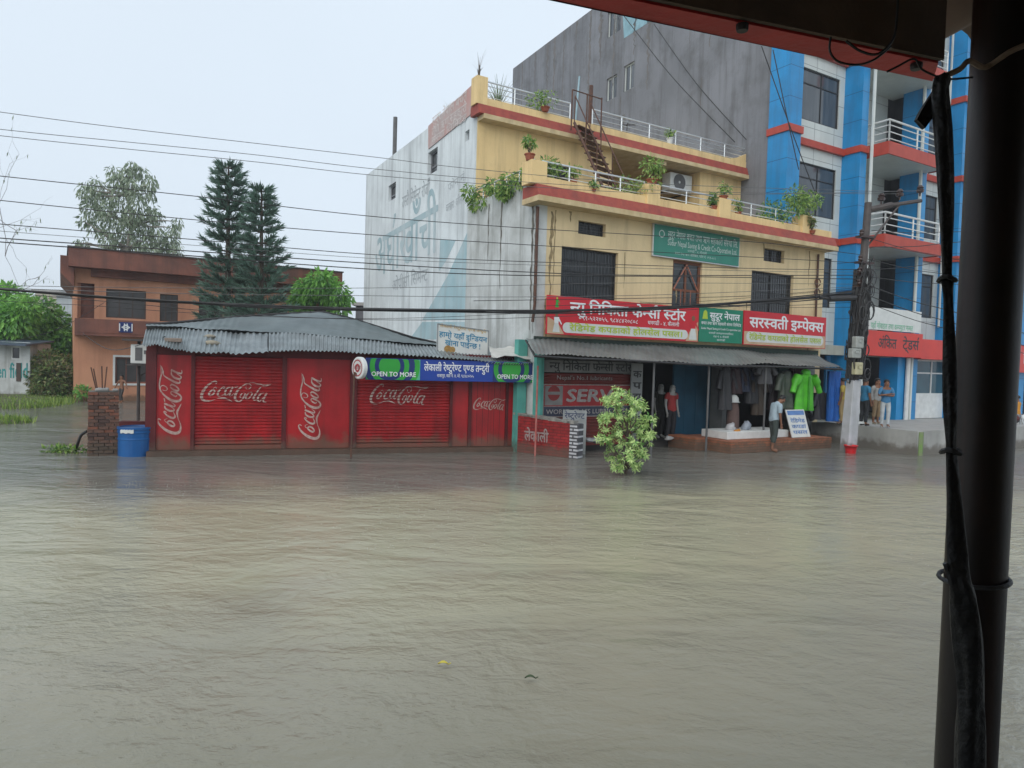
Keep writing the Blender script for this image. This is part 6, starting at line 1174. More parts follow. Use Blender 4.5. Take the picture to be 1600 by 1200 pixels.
# garments on hangers
def garment(name, label, fr, s, d, ztop, h, w_, c, sleeves=(1, 1), c2=None, legs=False, flare=1.0, bl=.0):
    T = thing(name, label, 'garment', fr.P(s, d, ztop-h)); m_ = mat(name+'_cloth', c, c2, .45, 4, .25, 9); mb = MB(); rows = []; n = 28
    r = random.Random(int(s*100))
    def ringrow(cx, z, hw, dp, ph): return [fr.P(cx+hw*math.cos(a)*(1+.04*math.sin(3*a+ph*.5)), d+dp*math.sin(a)*(1+.45*math.sin(5*a+.25*ph+r.uniform(-.3, .3))), z) for a in [2*PI*k/n for k in range(n)]]
    if legs:
        for sg in (-1, 1): mb.grid([ringrow(s+sg*w_*.22, ztop-h*i/7, w_*.24*(1-.03*i), .08, i) for i in range(8)], 0, True)
    else:
        prof = [(.0, .2), (.035, .42), (.08, .74), (.14, .9), (.25, .88), (.4, .86), (.55, .89), (.7, .93), (.85, .97), (1, 1.0)]
        mb.grid([ringrow(s, ztop-h*q, w_/2*k, .09+.06*q, i) for i, (q, k) in enumerate(prof)], 0, True)
    mb.build('body', m_, T, smooth=True)
    if not legs:
        for sg, on in zip((-1, 1), sleeves):
            if on: mb = MB(); mb.tube(catmull([fr.P(s+sg*w_*.40, d, ztop-h*.10), fr.P(s+sg*w_*.62, d+.03, ztop-h*.32), fr.P(s+sg*w_*.74, d+.05, ztop-h*.52)], 4), [.105*w_/.62]*4+[.09]*5, 10); mb.build('sleeve', m_, T, smooth=True)
    mb = MB(); mb.tube([fr.P(s-w_*.4, d, ztop-.06), fr.P(s, d, ztop+.03), fr.P(s+w_*.4, d, ztop-.06)], .01, 4); mb.tube([fr.P(s, d, ztop+.03), fr.P(s, d, ztop+.16)], .008, 4); mb.build('hanger', K['dark_steel'], T); return T
def gpx(x, y, d): return YF.px(x, y, d)
s, z = gpx(1259, 583, 1.3); z2 = gpx(1259, 641, 1.3)[1]; rc_ = garment('raincoat', 'bright green raincoat hanging under the awning', YF, s, 1.3, z, z-z2, .88, (.10, .52, .03), (1, 1), (.06, .36, .02))
mb = MB(); mb.box(YF, s-.03, s+.03, 1.395, 1.47, z2+.04, z-.1); mb.build('placket', mat('dark_green_placket', (.05, .30, .02), None, .4, 6), rc_, bevel=.01); mb = MB(); mb.lathe(YF.P(s, 1.3, z-.05), [(.13, 0), (.15, .06), (.12, .14), (.05, .18)], 14); mb.build('hood', bpy.data.materials['raincoat_cloth'], rc_, smooth=True)
s, z = gpx(1229, 580, 1.1); z2 = gpx(1229, 638, 1.1)[1]; garment('raincoat', 'dark camouflage raincoat hanging left of the green one', YF, s, 1.1, z, z-z2, .62, (.035, .055, .04), (1, 0), (.085, .10, .075))
s, z = gpx(1304, 580, 1.2); z2 = gpx(1304, 658, 1.2)[1]; garment('waterproof_trousers', 'blue waterproof trousers hanging at the right end of the awning', YF, s, 1.2, z, z-z2, .66, (.015, .13, .50), legs=True)
s, z = gpx(1283, 612, .9); z2 = gpx(1283, 655, .9)[1]; garment('jacket', 'dark grey jacket hanging between the green raincoat and blue trousers', YF, s, .9, z, z-z2, .6, (.045, .045, .055))
for i, (x, y0, y1, w_, c, lb) in enumerate(((1196, 569, 600, .55, (.07, .07, .075), 'grey shirt hanging high under the awning'), (1176, 575, 630, .5, (.035, .035, .04), 'black jacket hanging inside the shop left of the grey shirt'), (1212, 582, 640, .5, (.05, .03, .035), 'dark maroon coat hanging behind the standing man'), (1150, 574, 615, .5, (.04, .015, .018), 'dark red shirt hanging at the left of the clothes shop'), (1254, 640, 672, .6, (.03, .03, .045), 'black garment hanging below the green raincoat'), (1135, 573, 640, .5, (.05, .05, .055), 'charcoal tunic hanging beside the brown pier of the shop'), (1163, 572, 612, .45, (.02, .03, .07), 'navy shirt hanging right of the dark red shirt'), (1186, 574, 648, .45, (.07, .05, .035), 'brown shawl hanging behind the grey shirt'), (1222, 572, 600, .4, (.03, .07, .07), 'dark teal blouse hanging high behind the camouflage raincoat'), (1243, 572, 590, .4, (.09, .02, .03), 'crimson scarf hanging above the green raincoat'))):
    s, z = gpx(x, y0, .5 if i else 1.1); z2 = gpx(x, y1, .5 if i else 1.1)[1]; garment('shirt', lb, YF, s, .5 if i else 1.1, z, z-z2, w_, c)
mb = MB(); mb.tube([YF.P(7.1, 1.2, 2.46), YF.P(SE, 1.2, 2.40)], .016, 5); tag(mb.build('hanging_rod', K['dark_steel']), 'steel rod under the awning carrying the raincoats', 'rod')
# bucket
q = onz(1329, 708); mb = MB(); T = thing('bucket', 'red plastic bucket at the foot of the white pole sleeve', 'bucket', q); mb.lathe(q, [(.13, -.1), (.15, .1), (.185, .21), (.195, .21), (.195, .235), (.17, .235), (.15, .1)], 18); mb.build('body', K['bucket'], T, smooth=True); mb = MB(); mb.tube(catmull([q+Vector((-.18, 0, .22)), q+Vector((0, -.15, .16)), q+Vector((.18, 0, .22))], 5), .008, 5); mb.build('handle', K['white'], T)
def floatleaf(label, x, y, ln, wd_, c):
    q = onz(x, y, .02); mb = MB(); rows = [[q+Vector((ln*(u-.5), v*wd_*math.sin(PI*min(max(u, .04), .96)), .012+.02*abs(v)+.015*math.sin(3*u))) for v in (-.5, 0, .5)] for u in (0, .2, .4, .6, .8, 1)]; mb.grid(rows); mb.tube([q+Vector((ln*.5, 0, .015)), q+Vector((ln*.75, .02, .02))], .004, 4); tag(mb.build('floating_leaf', mat('leaf_'+str(x), c, None, .5, 9), smooth=True), label, 'leaf')
floatleaf('yellow leaf floating on the water in the foreground', 692, 1041, .08, .045, (.6, .5, .06)); floatleaf('dark green leaf floating right of the yellow one', 828, 1063, .08, .04, (.05, .08, .03))
# ------------------------------------------------------------------ rain hitting the water
mb = MB(); r = random.Random(77)
for _ in range(3000):
    y = 8.5+(7)*r.random()**.8; x = (r.random()*1.6-.85)*y*.9; h = r.uniform(.006, .013); q = Vector((x, y, 0)); w_ = r.uniform(.0015, .0035)
    if y > 15.2+.35*x and x > -9: continue
    if y > 15: continue
    a = r.uniform(0, 2); mb.face([q+Vector((math.cos(a)*w_*2, math.sin(a)*w_*2, .001)), q+Vector((math.cos(a+2.1)*w_*2, math.sin(a+2.1)*w_*2, .001)), q+Vector((0, 0, h))]); mb.face([q+Vector((math.cos(a+2.1)*w_*2, math.sin(a+2.1)*w_*2, .001)), q+Vector((math.cos(a+4.2)*w_*2, math.sin(a+4.2)*w_*2, .001)), q+Vector((0, 0, h))])
tag(mb.build('rain_splash', mat('splash_droplets', (.5, .5, .46), (.4, .4, .37), .15, 9), loc=(0, 0, 0)), 'tiny rain splashes standing up all over the brown water', 'rain splash', kind='stuff')
# ------------------------------------------------------------------ people
def skin_geo(V, E, root=0, sub=1):
    """V: list of (x,y,z,rx,ry); grows one continuous skinned surface"""
    me = bpy.data.meshes.new('sk'); me.from_pydata([v[:3] for v in V], E, []); o = bpy.data.objects.new('sk', me); COL.objects.link(o)
    md = o.modifiers.new('skin', 'SKIN'); md.use_smooth_shade = True; md.branch_smoothing = .3
    for i, v in enumerate(V): me.skin_vertices[0].data[i].radius = (v[3], v[4]); me.skin_vertices[0].data[i].use_root = (i == root)
    s_ = o.modifiers.new('sub', 'SUBSURF'); s_.levels = sub; s_.render_levels = sub
    dg = bpy.context.evaluated_depsgraph_get(); dg.update(); e = o.evaluated_get(dg); m2 = e.to_mesh()
    g = ([tuple(v.co) for v in m2.vertices], [tuple(p.vertices) for p in m2.polygons]); e.to_mesh_clear(); bpy.data.objects.remove(o); bpy.data.meshes.remove(me); return g
def person(name, label, loc, rz, H, pose=None, skin='skin', shirt=None, sleeve=.5, trousers=None, leg=1.0, hair=True, shoes=None, cat='person', group=None):
    J = dict(pelvis=(0, 0, .93), waist=(0, 0, 1.06), chest=(0, .01, 1.28), neck=(0, 0, 1.43), jaw=(0, .035, 1.515), head=(0, .02, 1.60), crown=(0, .01, 1.665))
    for s_, n in ((-1, 'l'), (1, 'r')): J.update({'sh'+n: (s_*.175, -.005, 1.385), 'el'+n: (s_*.225, -.02, 1.11), 'wr'+n: (s_*.225, .05, .87), 'hip'+n: (s_*.09, 0, .90), 'kn'+n: (s_*.10, .02, .49), 'an'+n: (s_*.10, -.02, .085), 'to'+n: (s_*.115, .15, .035)})
    J.update(pose or {}); k = H/1.7; J = {a: Vector(b) for a, b in J.items()}
    V = []; E = []; ix = {}
    def add(n, p, rx, ry=None, par=None):
        ix[n] = len(V); V.append((p.x, p.y, p.z, rx, ry or rx)); 
        if par is not None: E.append((ix[par], ix[n]))
    add('pelvis', J['pelvis'], .125, .10); add('waist', J['waist'], .125, .095, 'pelvis'); add('chest', J['chest'], .15, .11, 'waist'); add('neck', J['neck'], .056, .056, 'chest')
    add('jaw', J['jaw'], .066, .07, 'neck'); add('head', J['head'], .078, .09, 'jaw'); add('crown', J['crown'], .06, .07, 'head')
    hd = (J['crown']-J['neck']).normalized(); fw = Vector((0, 1, 0)); fw = (fw-hd*fw.dot(hd)).normalized()
    if 'face' in J: fw = J['face'].normalized()
    add('nose', J['jaw'].lerp(J['head'], .45)+fw*.105, .013, .015, 'jaw')
    sdv = fw.cross(hd)
    for q in (-1, 1): add('ear%d' % q, J['jaw'].lerp(J['head'], .6)+sdv*q*.092, .012, .024, 'jaw')
    for n in 'lr':
        add('sh'+n, J['sh'+n], .058, .058, 'chest'); add('el'+n, J['el'+n], .042, .042, 'sh'+n); add('wr'+n, J['wr'+n], .029, .027, 'el'+n)
        d = (J['wr'+n]-J['el'+n]).normalized(); s_ = 1 if n == 'r' else -1; ac = Vector((0, 1, 0)); ac = (ac-d*ac.dot(d)).normalized(); out = d.cross(ac)
        pm = J['wr'+n]+d*.075; add('pa'+n, pm, .030, .022, 'wr'+n)
        for j, (o_, l1) in enumerate(((-.027, .062), (-.009, .074), (.010, .070), (.028, .054))):
            b = pm+d*.03+ac*o_; c = b+d*l1*.55+out*.006*s_; t = c+d*l1*.4-out*.02*(-s_)
            add('f%s%d' % (n, j), b, .0095, .0095, 'pa'+n); add('g%s%d' % (n, j), c, .0085, .0085, 'f%s%d' % (n, j)); add('h%s%d' % (n, j), t, .0065, .0065, 'g%s%d' % (n, j))
        a = J['wr'+n]+d*.035+ac*.038; add('t%s0' % n, a, .011, .011, 'pa'+n); add('t%s1' % n, a+d*.035+ac*.018, .009, .009, 't%s0' % n)
        add('hip'+n, J['hip'+n], .092, .092, 'pelvis'); add('kn'+n, J['kn'+n], .058, .06, 'hip'+n); add('ca'+n, J['kn'+n].lerp(J['an'+n], .3)-Vector((0, .015, 0)), .054, .054, 'kn'+n); add('an'+n, J['an'+n], .036, .04, 'ca'+n); add('to'+n, J['to'+n], .042, .025, 'an'+n)
    T = thing(name, label, cat, loc, group); RM = Matrix.Rotation(rz, 3, 'Z'); L0 = Vector(loc); tf = lambda p: L0+RM @ (Vector(p)*k)
    v, f = skin_geo(V, E); mb = MB(); mb.add(v, f, tf); body = mb.build('body', K[skin] if isinstance(skin, str) else skin, T, smooth=True)
    e_ = MB()
    for q in (-1, 1):
        c = J['jaw'].lerp(J['head'], .82)+fw*.083+sdv*q*.032; rows = [[tf(c+Vector((.011*math.cos(a)*math.sin(b), .011*math.sin(a)*math.sin(b), .009*math.cos(b)))) for a in [2*PI*i/6 for i in range(6)]] for b in (0.01, 1, 2.1, 3.13)]; e_.grid(rows, 0, True)
    mo = J['jaw']+fw*.074; e_.add([mo+sdv*-.024-hd*.008, mo+sdv*.024-hd*.008, mo+sdv*.02-hd*.016, mo+sdv*-.02-hd*.016], [(0, 1, 2, 3)], tf); e_.build('eye', K['eye'], T)
    if hair:
        c = J['head'].lerp(J['crown'], .45)-fw*.012; mb = MB(); rows = []
        for i in range(8):
            b = (i/7)*1.75; rows.append([tf(c+(sdv*math.cos(a)*.098+fw*(math.sin(a)*.108 if math.sin(a) < 0 or b < 1.1 else math.sin(a)*.104*(1.0 if b < 1.3 else .55)))*math.sin(b)+hd*(.092*math.cos(b)-.03*(b > 1.2)*(math.sin(a) < .2))) for a in [2*PI*j/14 for j in range(14)]])
        mb.grid(rows, 0, True); mb.build('hair', K['hair'], T, smooth=True)
    segs = [('T', J['pelvis'], J['waist']), ('T', J['waist'], J['chest']), ('T', J['chest'], J['neck']), ('H', J['neck'].lerp(J['jaw'], .4), J['head']), ('P', J['pelvis'], J['hipl']), ('P', J['pelvis'], J['hipr'])]
    for n in 'lr': segs += [('T', J['chest'], J['sh'+n]), ('U', J['sh'+n], J['el'+n]), ('F', J['el'+n], J['wr'+n]), ('N', J['wr'+n], J['wr'+n]+(J['wr'+n]-J['el'+n])*.5), ('L', J['hip'+n], J['kn'+n]), ('C', J['kn'+n], J['an'+n]), ('N', J['an'+n], J['to'+n])]
    WT = {'T': .13, 'P': .1, 'H': .06, 'U': .05, 'F': .035, 'N': .035, 'L': .085, 'C': .055}
    def near(p):
        best = None
        for c, a, b in segs:
            d = b-a; t = max(0, min(1, (p-a).dot(d)/max(1e-9, d.length_squared))); q = (p-a-d*t).length/WT[c]
            if best is None or q < best[0]: best = (q, c, t, a, b)
        return best
    kinds = [near(Vector(p)) for p in v]; nor = [Vector() for _ in v]
    for q in f:
        a, b, c = (Vector(v[i]) for i in q[:3]); nn_ = (b-a).cross(c-a)
        for i in q: nor[i] += nn_
    def wear(nm, ok, grow, c):
        use = [q for q in f if all(ok(kinds[i], v[i]) for i in q)]; idx = {}; 
        for q in use:
            for i in q: idx.setdefault(i, len(idx))
        pts = [None]*len(idx)
        for i, j in idx.items(): g = grow(kinds[i], v[i]); pts[j] = Vector(v[i])+nor[i].normalized()*g
        mb = MB(); mb.add(pts, [tuple(idx[i] for i in q) for q in use], tf); mb.build(nm, mat(nm+'_cloth', c, None, .8, 7, .2, 14), T, smooth=True)
    def cloth(nm, V2, E2, c, root=0):
        v, f = skin_geo(V2, E2, root); mb = MB(); mb.add(v, f, tf); mb.build(nm, mat(nm+'_cloth', c, None, .8, 7, .2, 14), T, smooth=True)
    wz = J['pelvis'].z-.06
    if shirt:
        def oks(kk, p): return (kk[1] == 'T' and p[2] > wz and (Vector(p)-J['neck']).dot((J['jaw']-J['neck']).normalized()) < .012 and (Vector(p)-J['jaw']).length > .10) or (kk[1] == 'P' and p[2] > wz) or kk[1] == 'U' and kk[2] < max(.0, sleeve*1.7) or (sleeve > .7 and kk[1] in 'UF' and (kk[1] == 'U' or kk[2] < .9)) or (kk[1] == 'L' and p[2] > wz)
        wear('shirt', oks, lambda kk, p: .022 if kk[1] in 'TPL' else .016, shirt)
    if trousers:
        def okt(kk, p): return (kk[1] in 'TPL' and p[2] < wz+.1) or (kk[1] == 'C' and kk[2] < leg*.93)
        wear('trousers', okt, lambda kk, p: .013 if kk[1] in 'TPL' else .02, trousers)
    if shoes:
        mb = MB()
        for n in 'lr': vv, ff = skin_geo([(*J['an'+n], .044, .046), (*(J['an'+n]-Vector((0, .03, .04))), .045, .04), (*J['to'+n], .05, .034)], [(0, 1), (1, 2)], 1); mb.add(vv, ff, tf)
        mb.build('shoe', mat('shoe_'+name+label[:9], shoes, None, .6, 9), T, smooth=True)
    return T
stoop = dict(chest=(0, .06, 1.27), neck=(0, .12, 1.40), jaw=(0, .21, 1.445), head=(0, .245, 1.52), crown=(0, .255, 1.585), face=(0, .95, -.3), shl=(-.17, .07, 1.36), shr=(.17, .07, 1.36), ell=(-.21, .05, 1.09), elr=(.215, .05, 1.09), wrl=(-.19, .12, .86), wrr=(.2, .10, .85), knl=(-.10, .05, .49), knr=(.10, .0, .49), anl=(-.10, .06, .085), tol=(-.11, .23, .035), anr=(.10, -.09, .085), tor=(.12, .08, .035))
q = onz(1207, 706); person('person', 'man in a pale blue shirt and rolled dark trousers stooping barefoot at the water edge', (q.x, q.y, -.01), math.radians(-78), 1.72, stoop, shirt=(.36, .46, .52), sleeve=.55, trousers=(.05, .065, .06), leg=.62)
cross = dict(ell=(-.25, .03, 1.13), elr=(.25, .03, 1.13), wrl=(.05, .17, 1.16), wrr=(-.05, .20, 1.20))
def on_apron(x, y): q = onz(x, y, .62); return (q.x, q.y, .64-.0)
person('person', 'bearded man in a blue shirt and white trousers with folded arms on the apron', on_apron(1382, 669), math.radians(170), 1.50, cross, shirt=(.06, .22, .42), sleeve=.5, trousers=(.52, .56, .58), shoes=(.4, .42, .42))
person('person', 'person in a grey shirt and tan three quarter trousers behind the folded arms man', on_apron(1368, 664), math.radians(196), 1.52, dict(wrl=(-.02, .2, 1.2), ell=(-.24, .04, 1.12)), shirt=(.34, .34, .33), sleeve=.85, trousers=(.30, .21, .12), leg=.55, shoes=(.4, .38, .3))
person('person', 'person in a bright blue shirt and black trousers just right of the utility pole', on_apron(1349, 666), math.radians(-70), 1.52, dict(jaw=(.0, .04, 1.515)), shirt=(.035, .20, .36), sleeve=.5, trousers=(.025, .028, .032), shoes=(.02, .02, .02))
person('person', 'person in a yellow shirt half hidden behind the white pole sleeve', on_apron(1314, 664), math.radians(60), 1.5, {}, shirt=(.50, .36, .07), sleeve=.5, trousers=(.36, .26, .12), shoes=(.1, .08, .06))
b_ = onz(190, 629); person('person', 'shirtless boy in dark trousers wading by the orange house behind the brick pillar', (b_.x, b_.y, -.06), math.radians(165), 1.28, dict(ell=(-.34, .02, 1.15), elr=(.34, .0, 1.15), wrl=(-.45, .1, 1.02), wrr=(.42, .06, .95), knl=(-.11, .16, .52), anl=(-.11, .08, .12), tol=(-.12, .24, .05)), trousers=(.06, .055, .055), leg=.8)
mq = mat('pale_mannequin_plastic', (.42, .42, .40), None, .4, 5)
def mann(label, x, y, d, c, tr, rz=0): s, z = YF.px(x, y, d); p = YF.P(s, d, .13); person('mannequin', label, p, math.atan2(-YF.n.x, YF.n.y)+rz, 1.72, {}, skin=mq, shirt=c, sleeve=.4, trousers=tr, hair=False, cat='mannequin', group='mannequins at the shop door')
mann('pale mannequin in a red shirt at the shop doorway', 1047, 690, -.25, (.42, .05, .05), (.03, .03, .035)); mann('pale mannequin in a dark olive shirt behind the red shirted one', 1029, 690, -.9, (.03, .03, .02), (.03, .03, .03))
# ------------------------------------------------------------------ motorcycle and its rider at the right edge
m0 = onz(1571, 690); MF = Fr(m0, (1, -.10)); MC = thing('motorcycle', 'parked motorcycle seen beyond the dark post at the right edge', 'motorcycle', m0)
def wheel(s):
    mb = MB(); R_ = .29; c = MF.P(s, 0, R_-.02); rows = []
    for j in range(10): a = 2*PI*j/10; rows.append([c+(MF.u*math.cos(b)+Vector((0, 0, math.sin(b))))*(R_-.05+.05*math.cos(a))+MF.n*.05*math.sin(a) for b in [2*PI*i/26 for i in range(26)]])
    mb.grid(rows+[rows[0]], 0, True); w_ = mb.build('wheel', mat('tyre_rubber', (.02, .02, .02), None, .8, 9), MC, smooth=True); mb = MB(); mb.tube([c-MF.n*.06, c+MF.n*.06], .05, 8)
    for i in range(12): b = 2*PI*i/12; mb.tube([c, c+(MF.u*math.cos(b)+Vector((0, 0, math.sin(b))))*(R_-.05)], .006, 4)
    mb.build('rim', K['steel'], w_)
wheel(-.65); wheel(.62)
mb = MB(); mb.tube(catmull([MF.P(-.85, 0, .66), MF.P(-.3, 0, .72), MF.P(.15, 0, .74), MF.P(.42, 0, .80)], 4), [.05, .07, .08, .08, .08, .09, .1, .11, .11, .11, .1, .08, .05], 8); mb.build('seat', K['dark_steel'], MC, smooth=True)
mb = MB(); mb.tube(catmull([MF.P(.02, 0, .78), MF.P(.2, 0, .86), MF.P(.42, 0, .84)], 4), [.06, .11, .14, .15, .15, .14, .12, .1, .05], 10); mb.build('fuel_tank', mat('dark_red_tank_paint', (.12, .02, .02), None, .25, 5), MC, smooth=True)
mb = MB(); mb.box(MF, -.2, .25, -.12, .12, .25, .55); mb.tube([MF.P(-.65, 0, .27), MF.P(0, 0, .35)], .03, 6); mb.tube([MF.P(.1, .12, .3), MF.P(-.3, .16, .26), MF.P(-.8, .17, .34)], .04, 7); mb.build('engine', K['cable_g'], MC, bevel=.01)
mb = MB()
for q in (-.08, .08): mb.tube([MF.P(.62, q, .27), MF.P(.44, q, .95)], .025, 6)
mb.tube([MF.P(.38, -.34, 1.02), MF.P(.44, 0, .98), MF.P(.38, .34, 1.02)], .016, 6); mb.build('fork', K['steel'], MC); mb = MB(); mb.lathe(MF.P(.56, 0, .80), [(.03, 0), (.09, .03), (.1, .09), (.09, .15), (.03, .18)], 12); mb.build('headlight', K['white'], MC, smooth=True); mb = MB(); rows = [[MF.P(.62+.33*math.cos(a), q, .27+.33*math.sin(a)) for q in (-.06, 0, .06)] for a in [.5+.25*j for j in range(9)]]; mb.grid(rows); mb.build('mudguard', K['sign_white'], MC)
for q in (-.3, .3): mb = MB(); mb.tube([MF.P(.4, q, 1.02), MF.P(.4, q*1.15, 1.16)], .008, 4); mb.lathe(MF.P(.4, q*1.2, 1.13), [(.02, 0), (.05, .03), (.05, .07), (.02, .1)], 8); mb.build('mirror', K['dark_steel'], MC)
b_ = onz(1594, 682); person('person', 'person in an orange shirt and jeans beside the motorcycle', (b_.x, b_.y+.25, -.02), math.radians(30), 1.62, dict(elr=(.26, .1, 1.12), wrr=(.2, .3, 1.08), ell=(-.26, .1, 1.12), wrl=(-.2, .3, 1.1)), shirt=(.62, .27, .03), sleeve=.5, trousers=(.16, .20, .22), shoes=(.1, .1, .1))
# ------------------------------------------------------------------ the shop veranda the picture is taken from
zb = 3.15
n0, n1, f0, f1 = onz(985, 0, zb), onz(1466, 99, zb), onz(869, 0, zb), onz(1457, 127, zb)
dn, df = (n1-n0), (f1-f0)
n0, f0 = n0-dn*3.5, f0-df*3.2
fm = mat('red_fascia_paint', (.62, .035, .035), (.48, .03, .03), .5, 6, .12, streak=.2, blotch=.25)
BM = thing('fascia_beam', 'red fascia beam with dark inner face hanging at the top right', 'beam', (n1+f1)/2)
h_ = Vector((0, 0, .42)); mb = MB(); mb.hexa([n0, f0, f1, n1, n0+h_, f0+h_, f1+h_, n1+h_]); mb.build('beam', fm, BM)
nn = (n1-n0).cross(Vector((0, 0, 1))).normalized(); nn = nn if nn.y < 0 else -nn; mb = MB(); a, b = n0+nn*.004+Vector((0, 0, .004)), n1+nn*.004+Vector((0, 0, .004)); mb.hexa([a+nn*.012, a, b, b+nn*.012, a+nn*.012+h_, a+h_, b+h_, b+nn*.012+h_]); mb.build('backing_board', mat('dark_stained_board', (.15, .10, .07), (.08, .06, .045), .8, 4, .2, streak=.3), BM)
mb = MB()
for x, y in ((1160, 40), (1432, 101)): q = onz(x, y, zb-.004); mb.lathe(q-Vector((0, 0, .012)), [(.012, 0), (.014, .006), (.014, .014)], 10)
mb.build('bolt', K['dark_steel'], BM)
V0 = Fr(onz(1490, 54, 3.33), RF.u)
mb = MB(); corr(mb, [V0.P(-5, -.02, 3.33), V0.P(4, -.02, 3.33)], [V0.P(-5, 5.5, 3.75), V0.P(4, 5.5, 3.75)], .2, .028, 4, 8, .006, seed=33); tag(mb.build('tin_roof', mat('rusty_brown_tin', (.26, .18, .14), (.15, .11, .085), .6, 2, .15, streak=.3), smooth=True), 'corrugated brown tin roof sheet over the dark post', 'roof')
mb = MB(); mb.box(V0, -5, 4, 5.4, 5.6, -.6, 3.72); mb.box(V0, -5.0, -4.8, 1.2, 5.39, -.6, 3.4); tag(mb.build('unseen_shop_wall', K['cream'], loc=V0.P(0, 5.5, 0)), 'unseen cream shop wall added behind the viewer to block light', 'wall')  # unseen wall, added to keep sky light off the beam; pale for bounce
mb = MB(); mb.box(V0, -5, 4, .0, 5.38, -.6, .85); mb.build('veranda_floor', K['concrete'], kind='structure')
pc = aty(1537, 650, 1.56); r_ = .0605
PP = thing('veranda_post', 'thick dark brown steel post in the right foreground', 'post', (pc.x, pc.y, .85)); mb = MB(); mb.tube([Vector((pc.x, pc.y, .85)), Vector((pc.x, pc.y, 3.32))], r_, 24); mb.build('shaft', mat('dark_brown_post_paint', (.016, .009, .008), (.008, .006, .005), .45, 7, .03, 60, streak=.6, sc_=(.11, .045, .028), blotch=.3), PP, smooth=True); mb = MB(); mb.lathe((pc.x, pc.y, .85), [(.12, 0), (.12, .015), (.075, .02), (.07, .03)], 18); mb.build('base_plate', K['dark_steel'], PP)
bt = mat('black_tarpaulin', (.006, .006, .007), (.009, .009, .009), .6, 12, .5, 30)
TP = thing('rolled_tarpaulin', 'rolled black tarpaulin tied against the dark foreground post', 'tarpaulin', aty(1500, 1250, 1.44)); YT = 1.46; kx = YT/FPX
path = [(1474, 118, 10.1), (1470, 150, 12.5), (1474, 220, 11.7), (1478, 330, 10.1), (1479, 428, 6.6), (1480, 440, 7.8), (1482, 470, 7.0), (1485, 560, 9.4), (1486, 640, 10.1), (1486, 698, 7.0), (1486, 712, 7.0), (1489, 760, 10.1), (1494, 850, 13.3), (1499, 900, 13.6), (1506, 930, 18.7), (1514, 1000, 20.4), (1518, 1080, 18.7), (1515, 1160, 20.4), (1512, 1290, 18.7), (1510, 1400, 17.0)]
mb = MB(); P = [(aty(x, y, YT-(.02 if y < 880 else .035)), w_*kx) for x, y, w_ in path]; pts = catmull([(p.x, p.y, p.z) for p, _ in P], 4); rad = [c.x for c in catmull([(w_, 0, 0) for _, w_ in P], 4)]
rr = random.Random(3); rows = []
for i, p in enumerate(pts): rows.append([p+Vector((math.cos(a), math.sin(a)*.8, 0))*rad[i]*(1+.16*math.sin(3*a+i*.21)+.08*math.sin(5*a-i*.4)) for a in [2*PI*j/20 for j in range(20)]])
mb.grid(rows, 0, True); mb.face(rows[0], 0)
fl = [aty(x, y, YT) for x, y in ((1476, 112), (1487, 122), (1474, 168), (1462, 178), (1446, 200), (1433, 186), (1440, 172), (1462, 138))]; mb.face(fl); mb.face([p+Vector((0, .012, 0)) for p in fl][::-1])
for i in range(len(fl)): j = (i+1) % len(fl); mb.face([fl[i], fl[i]+Vector((0, .012, 0)), fl[j]+Vector((0, .012, 0)), fl[j]])
mb.build('cloth', bt, TP, smooth=True)
mb = MB()
for x, y, w_ in ((1480, 436, 11), (1486, 705, 13)): mb.nxt(); c = aty(x, y, YT-.02); mb.tube([c+Vector((math.cos(a)*w_*kx, math.sin(a)*w_*kx, .004*math.sin(2*a))) for a in [2*PI*j/12 for j in range(13)]], .005, 6)
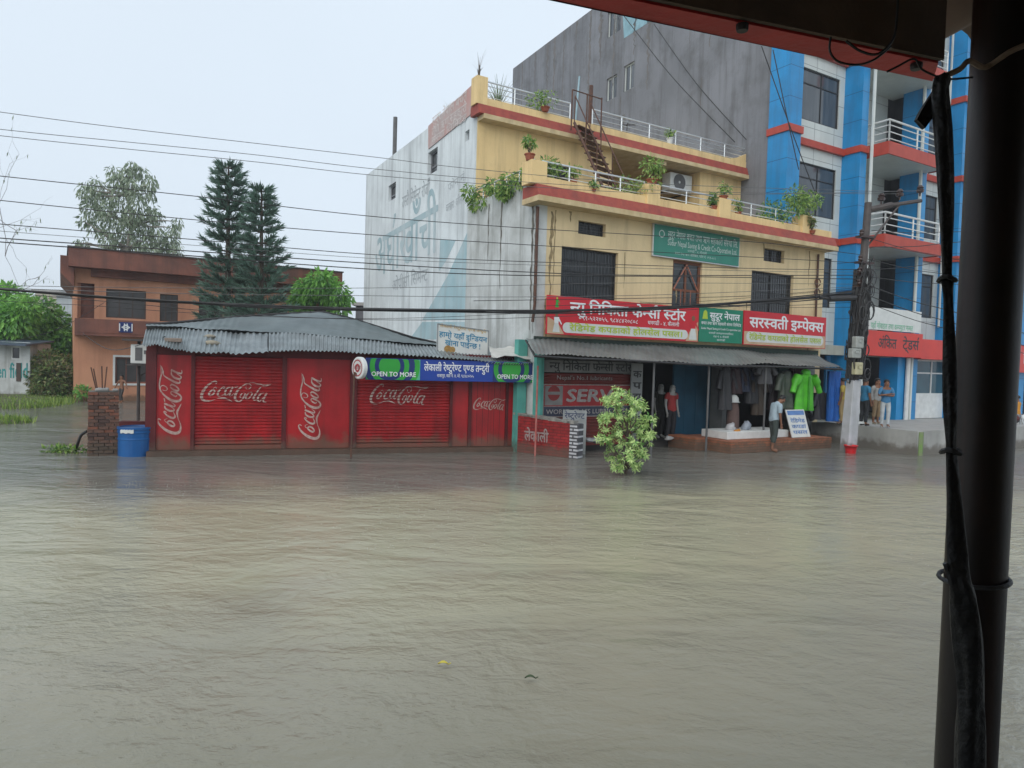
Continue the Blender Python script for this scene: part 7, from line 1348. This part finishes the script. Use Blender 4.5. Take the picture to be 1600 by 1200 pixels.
mb.nxt(); c = aty(1537, 903, 1.56); mb.tube([Vector((pc.x-.006+math.cos(a)*(r_+.006), pc.y-.004+math.sin(a)*(r_+.008), c.z+.006*math.cos(a))) for a in [2*PI*j/24 for j in range(25)]], .005, 6); mb.nxt(); mb.tube([aty(1487, 915, 1.43), aty(1480, 890, 1.43), aty(1476, 880, 1.43)], .005, 5); mb.build('tie_cord', K['cable'], TP)
mb = MB(); q = [aty(x, y, 1.47) for x, y in ((1478, 118), (1500, 108), (1515, 95))]+[Vector((pc.x+math.cos(a)*(r_+.008), pc.y+math.sin(a)*(r_+.008), aty(1560, 75, 1.5).z+.03*t)) for a, t in ((-2.6, -1), (-2.0, -.3), (-1.4, .3), (-.8, .9), (0, 1.3), (.8, 1.2))]; mb.tube(catmull(q, 4), .006, 6); tag(mb.build('rope', mat('pale_rope', (.30, .22, .15), (.2, .14, .1), .8, 20)), 'pale rope wound round the top of the dark post', 'rope')
mb = MB(); mb.tube(catmull([aty(x, y, 1.40) for x, y in ((1404, -30), (1402, 20), (1396, 60), (1372, 84), (1345, 80), (1322, 64))], 5), .0026, 5); mb.tube(catmull([aty(x, y, 1.42) for x, y in ((1298, 58), (1297, 80), (1310, 96), (1340, 101), (1368, 92), (1392, 72))], 5), .0024, 5); tag(mb.build('loose_wire', K['cable']), 'loops of thin black wire dangling from the red fascia beam', 'wire')
mb = MB(); mb.tube(catmull([aty(x, y, YT) for x, y in ((1386, 112), (1402, 104), (1428, 92), (1440, 108), (1460, 118), (1478, 124), (1520, 121))], 5), .0022, 5); tag(mb.build('loose_wire', K['cable']), 'thin cord from the fascia beam end to the tarpaulin knot', 'wire')
# ------------------------------------------------------------------ rain haze
hz = bpy.data.materials.new('rain_haze'); hz.use_nodes = True; t = hz.node_tree; t.nodes.clear()
o_ = N(t, 'ShaderNodeOutputMaterial'); pv = N(t, 'ShaderNodeVolumePrincipled'); pv.inputs['Color'].default_value = (.93, .96, 1, 1); pv.inputs['Density'].default_value = .0012; pv.inputs['Anisotropy'].default_value = .2
t.links.new(pv.outputs[0], o_.inputs['Volume'])
mb = MB(); mb.box(WORLD, -420, 420, 80, -420, -1.7, 24); ho = mb.build('haze', hz, kind='stuff')
bm = bmesh.new(); bm.from_mesh(ho.data); bmesh.ops.recalc_face_normals(bm, faces=bm.faces); bm.to_mesh(ho.data); bm.free()
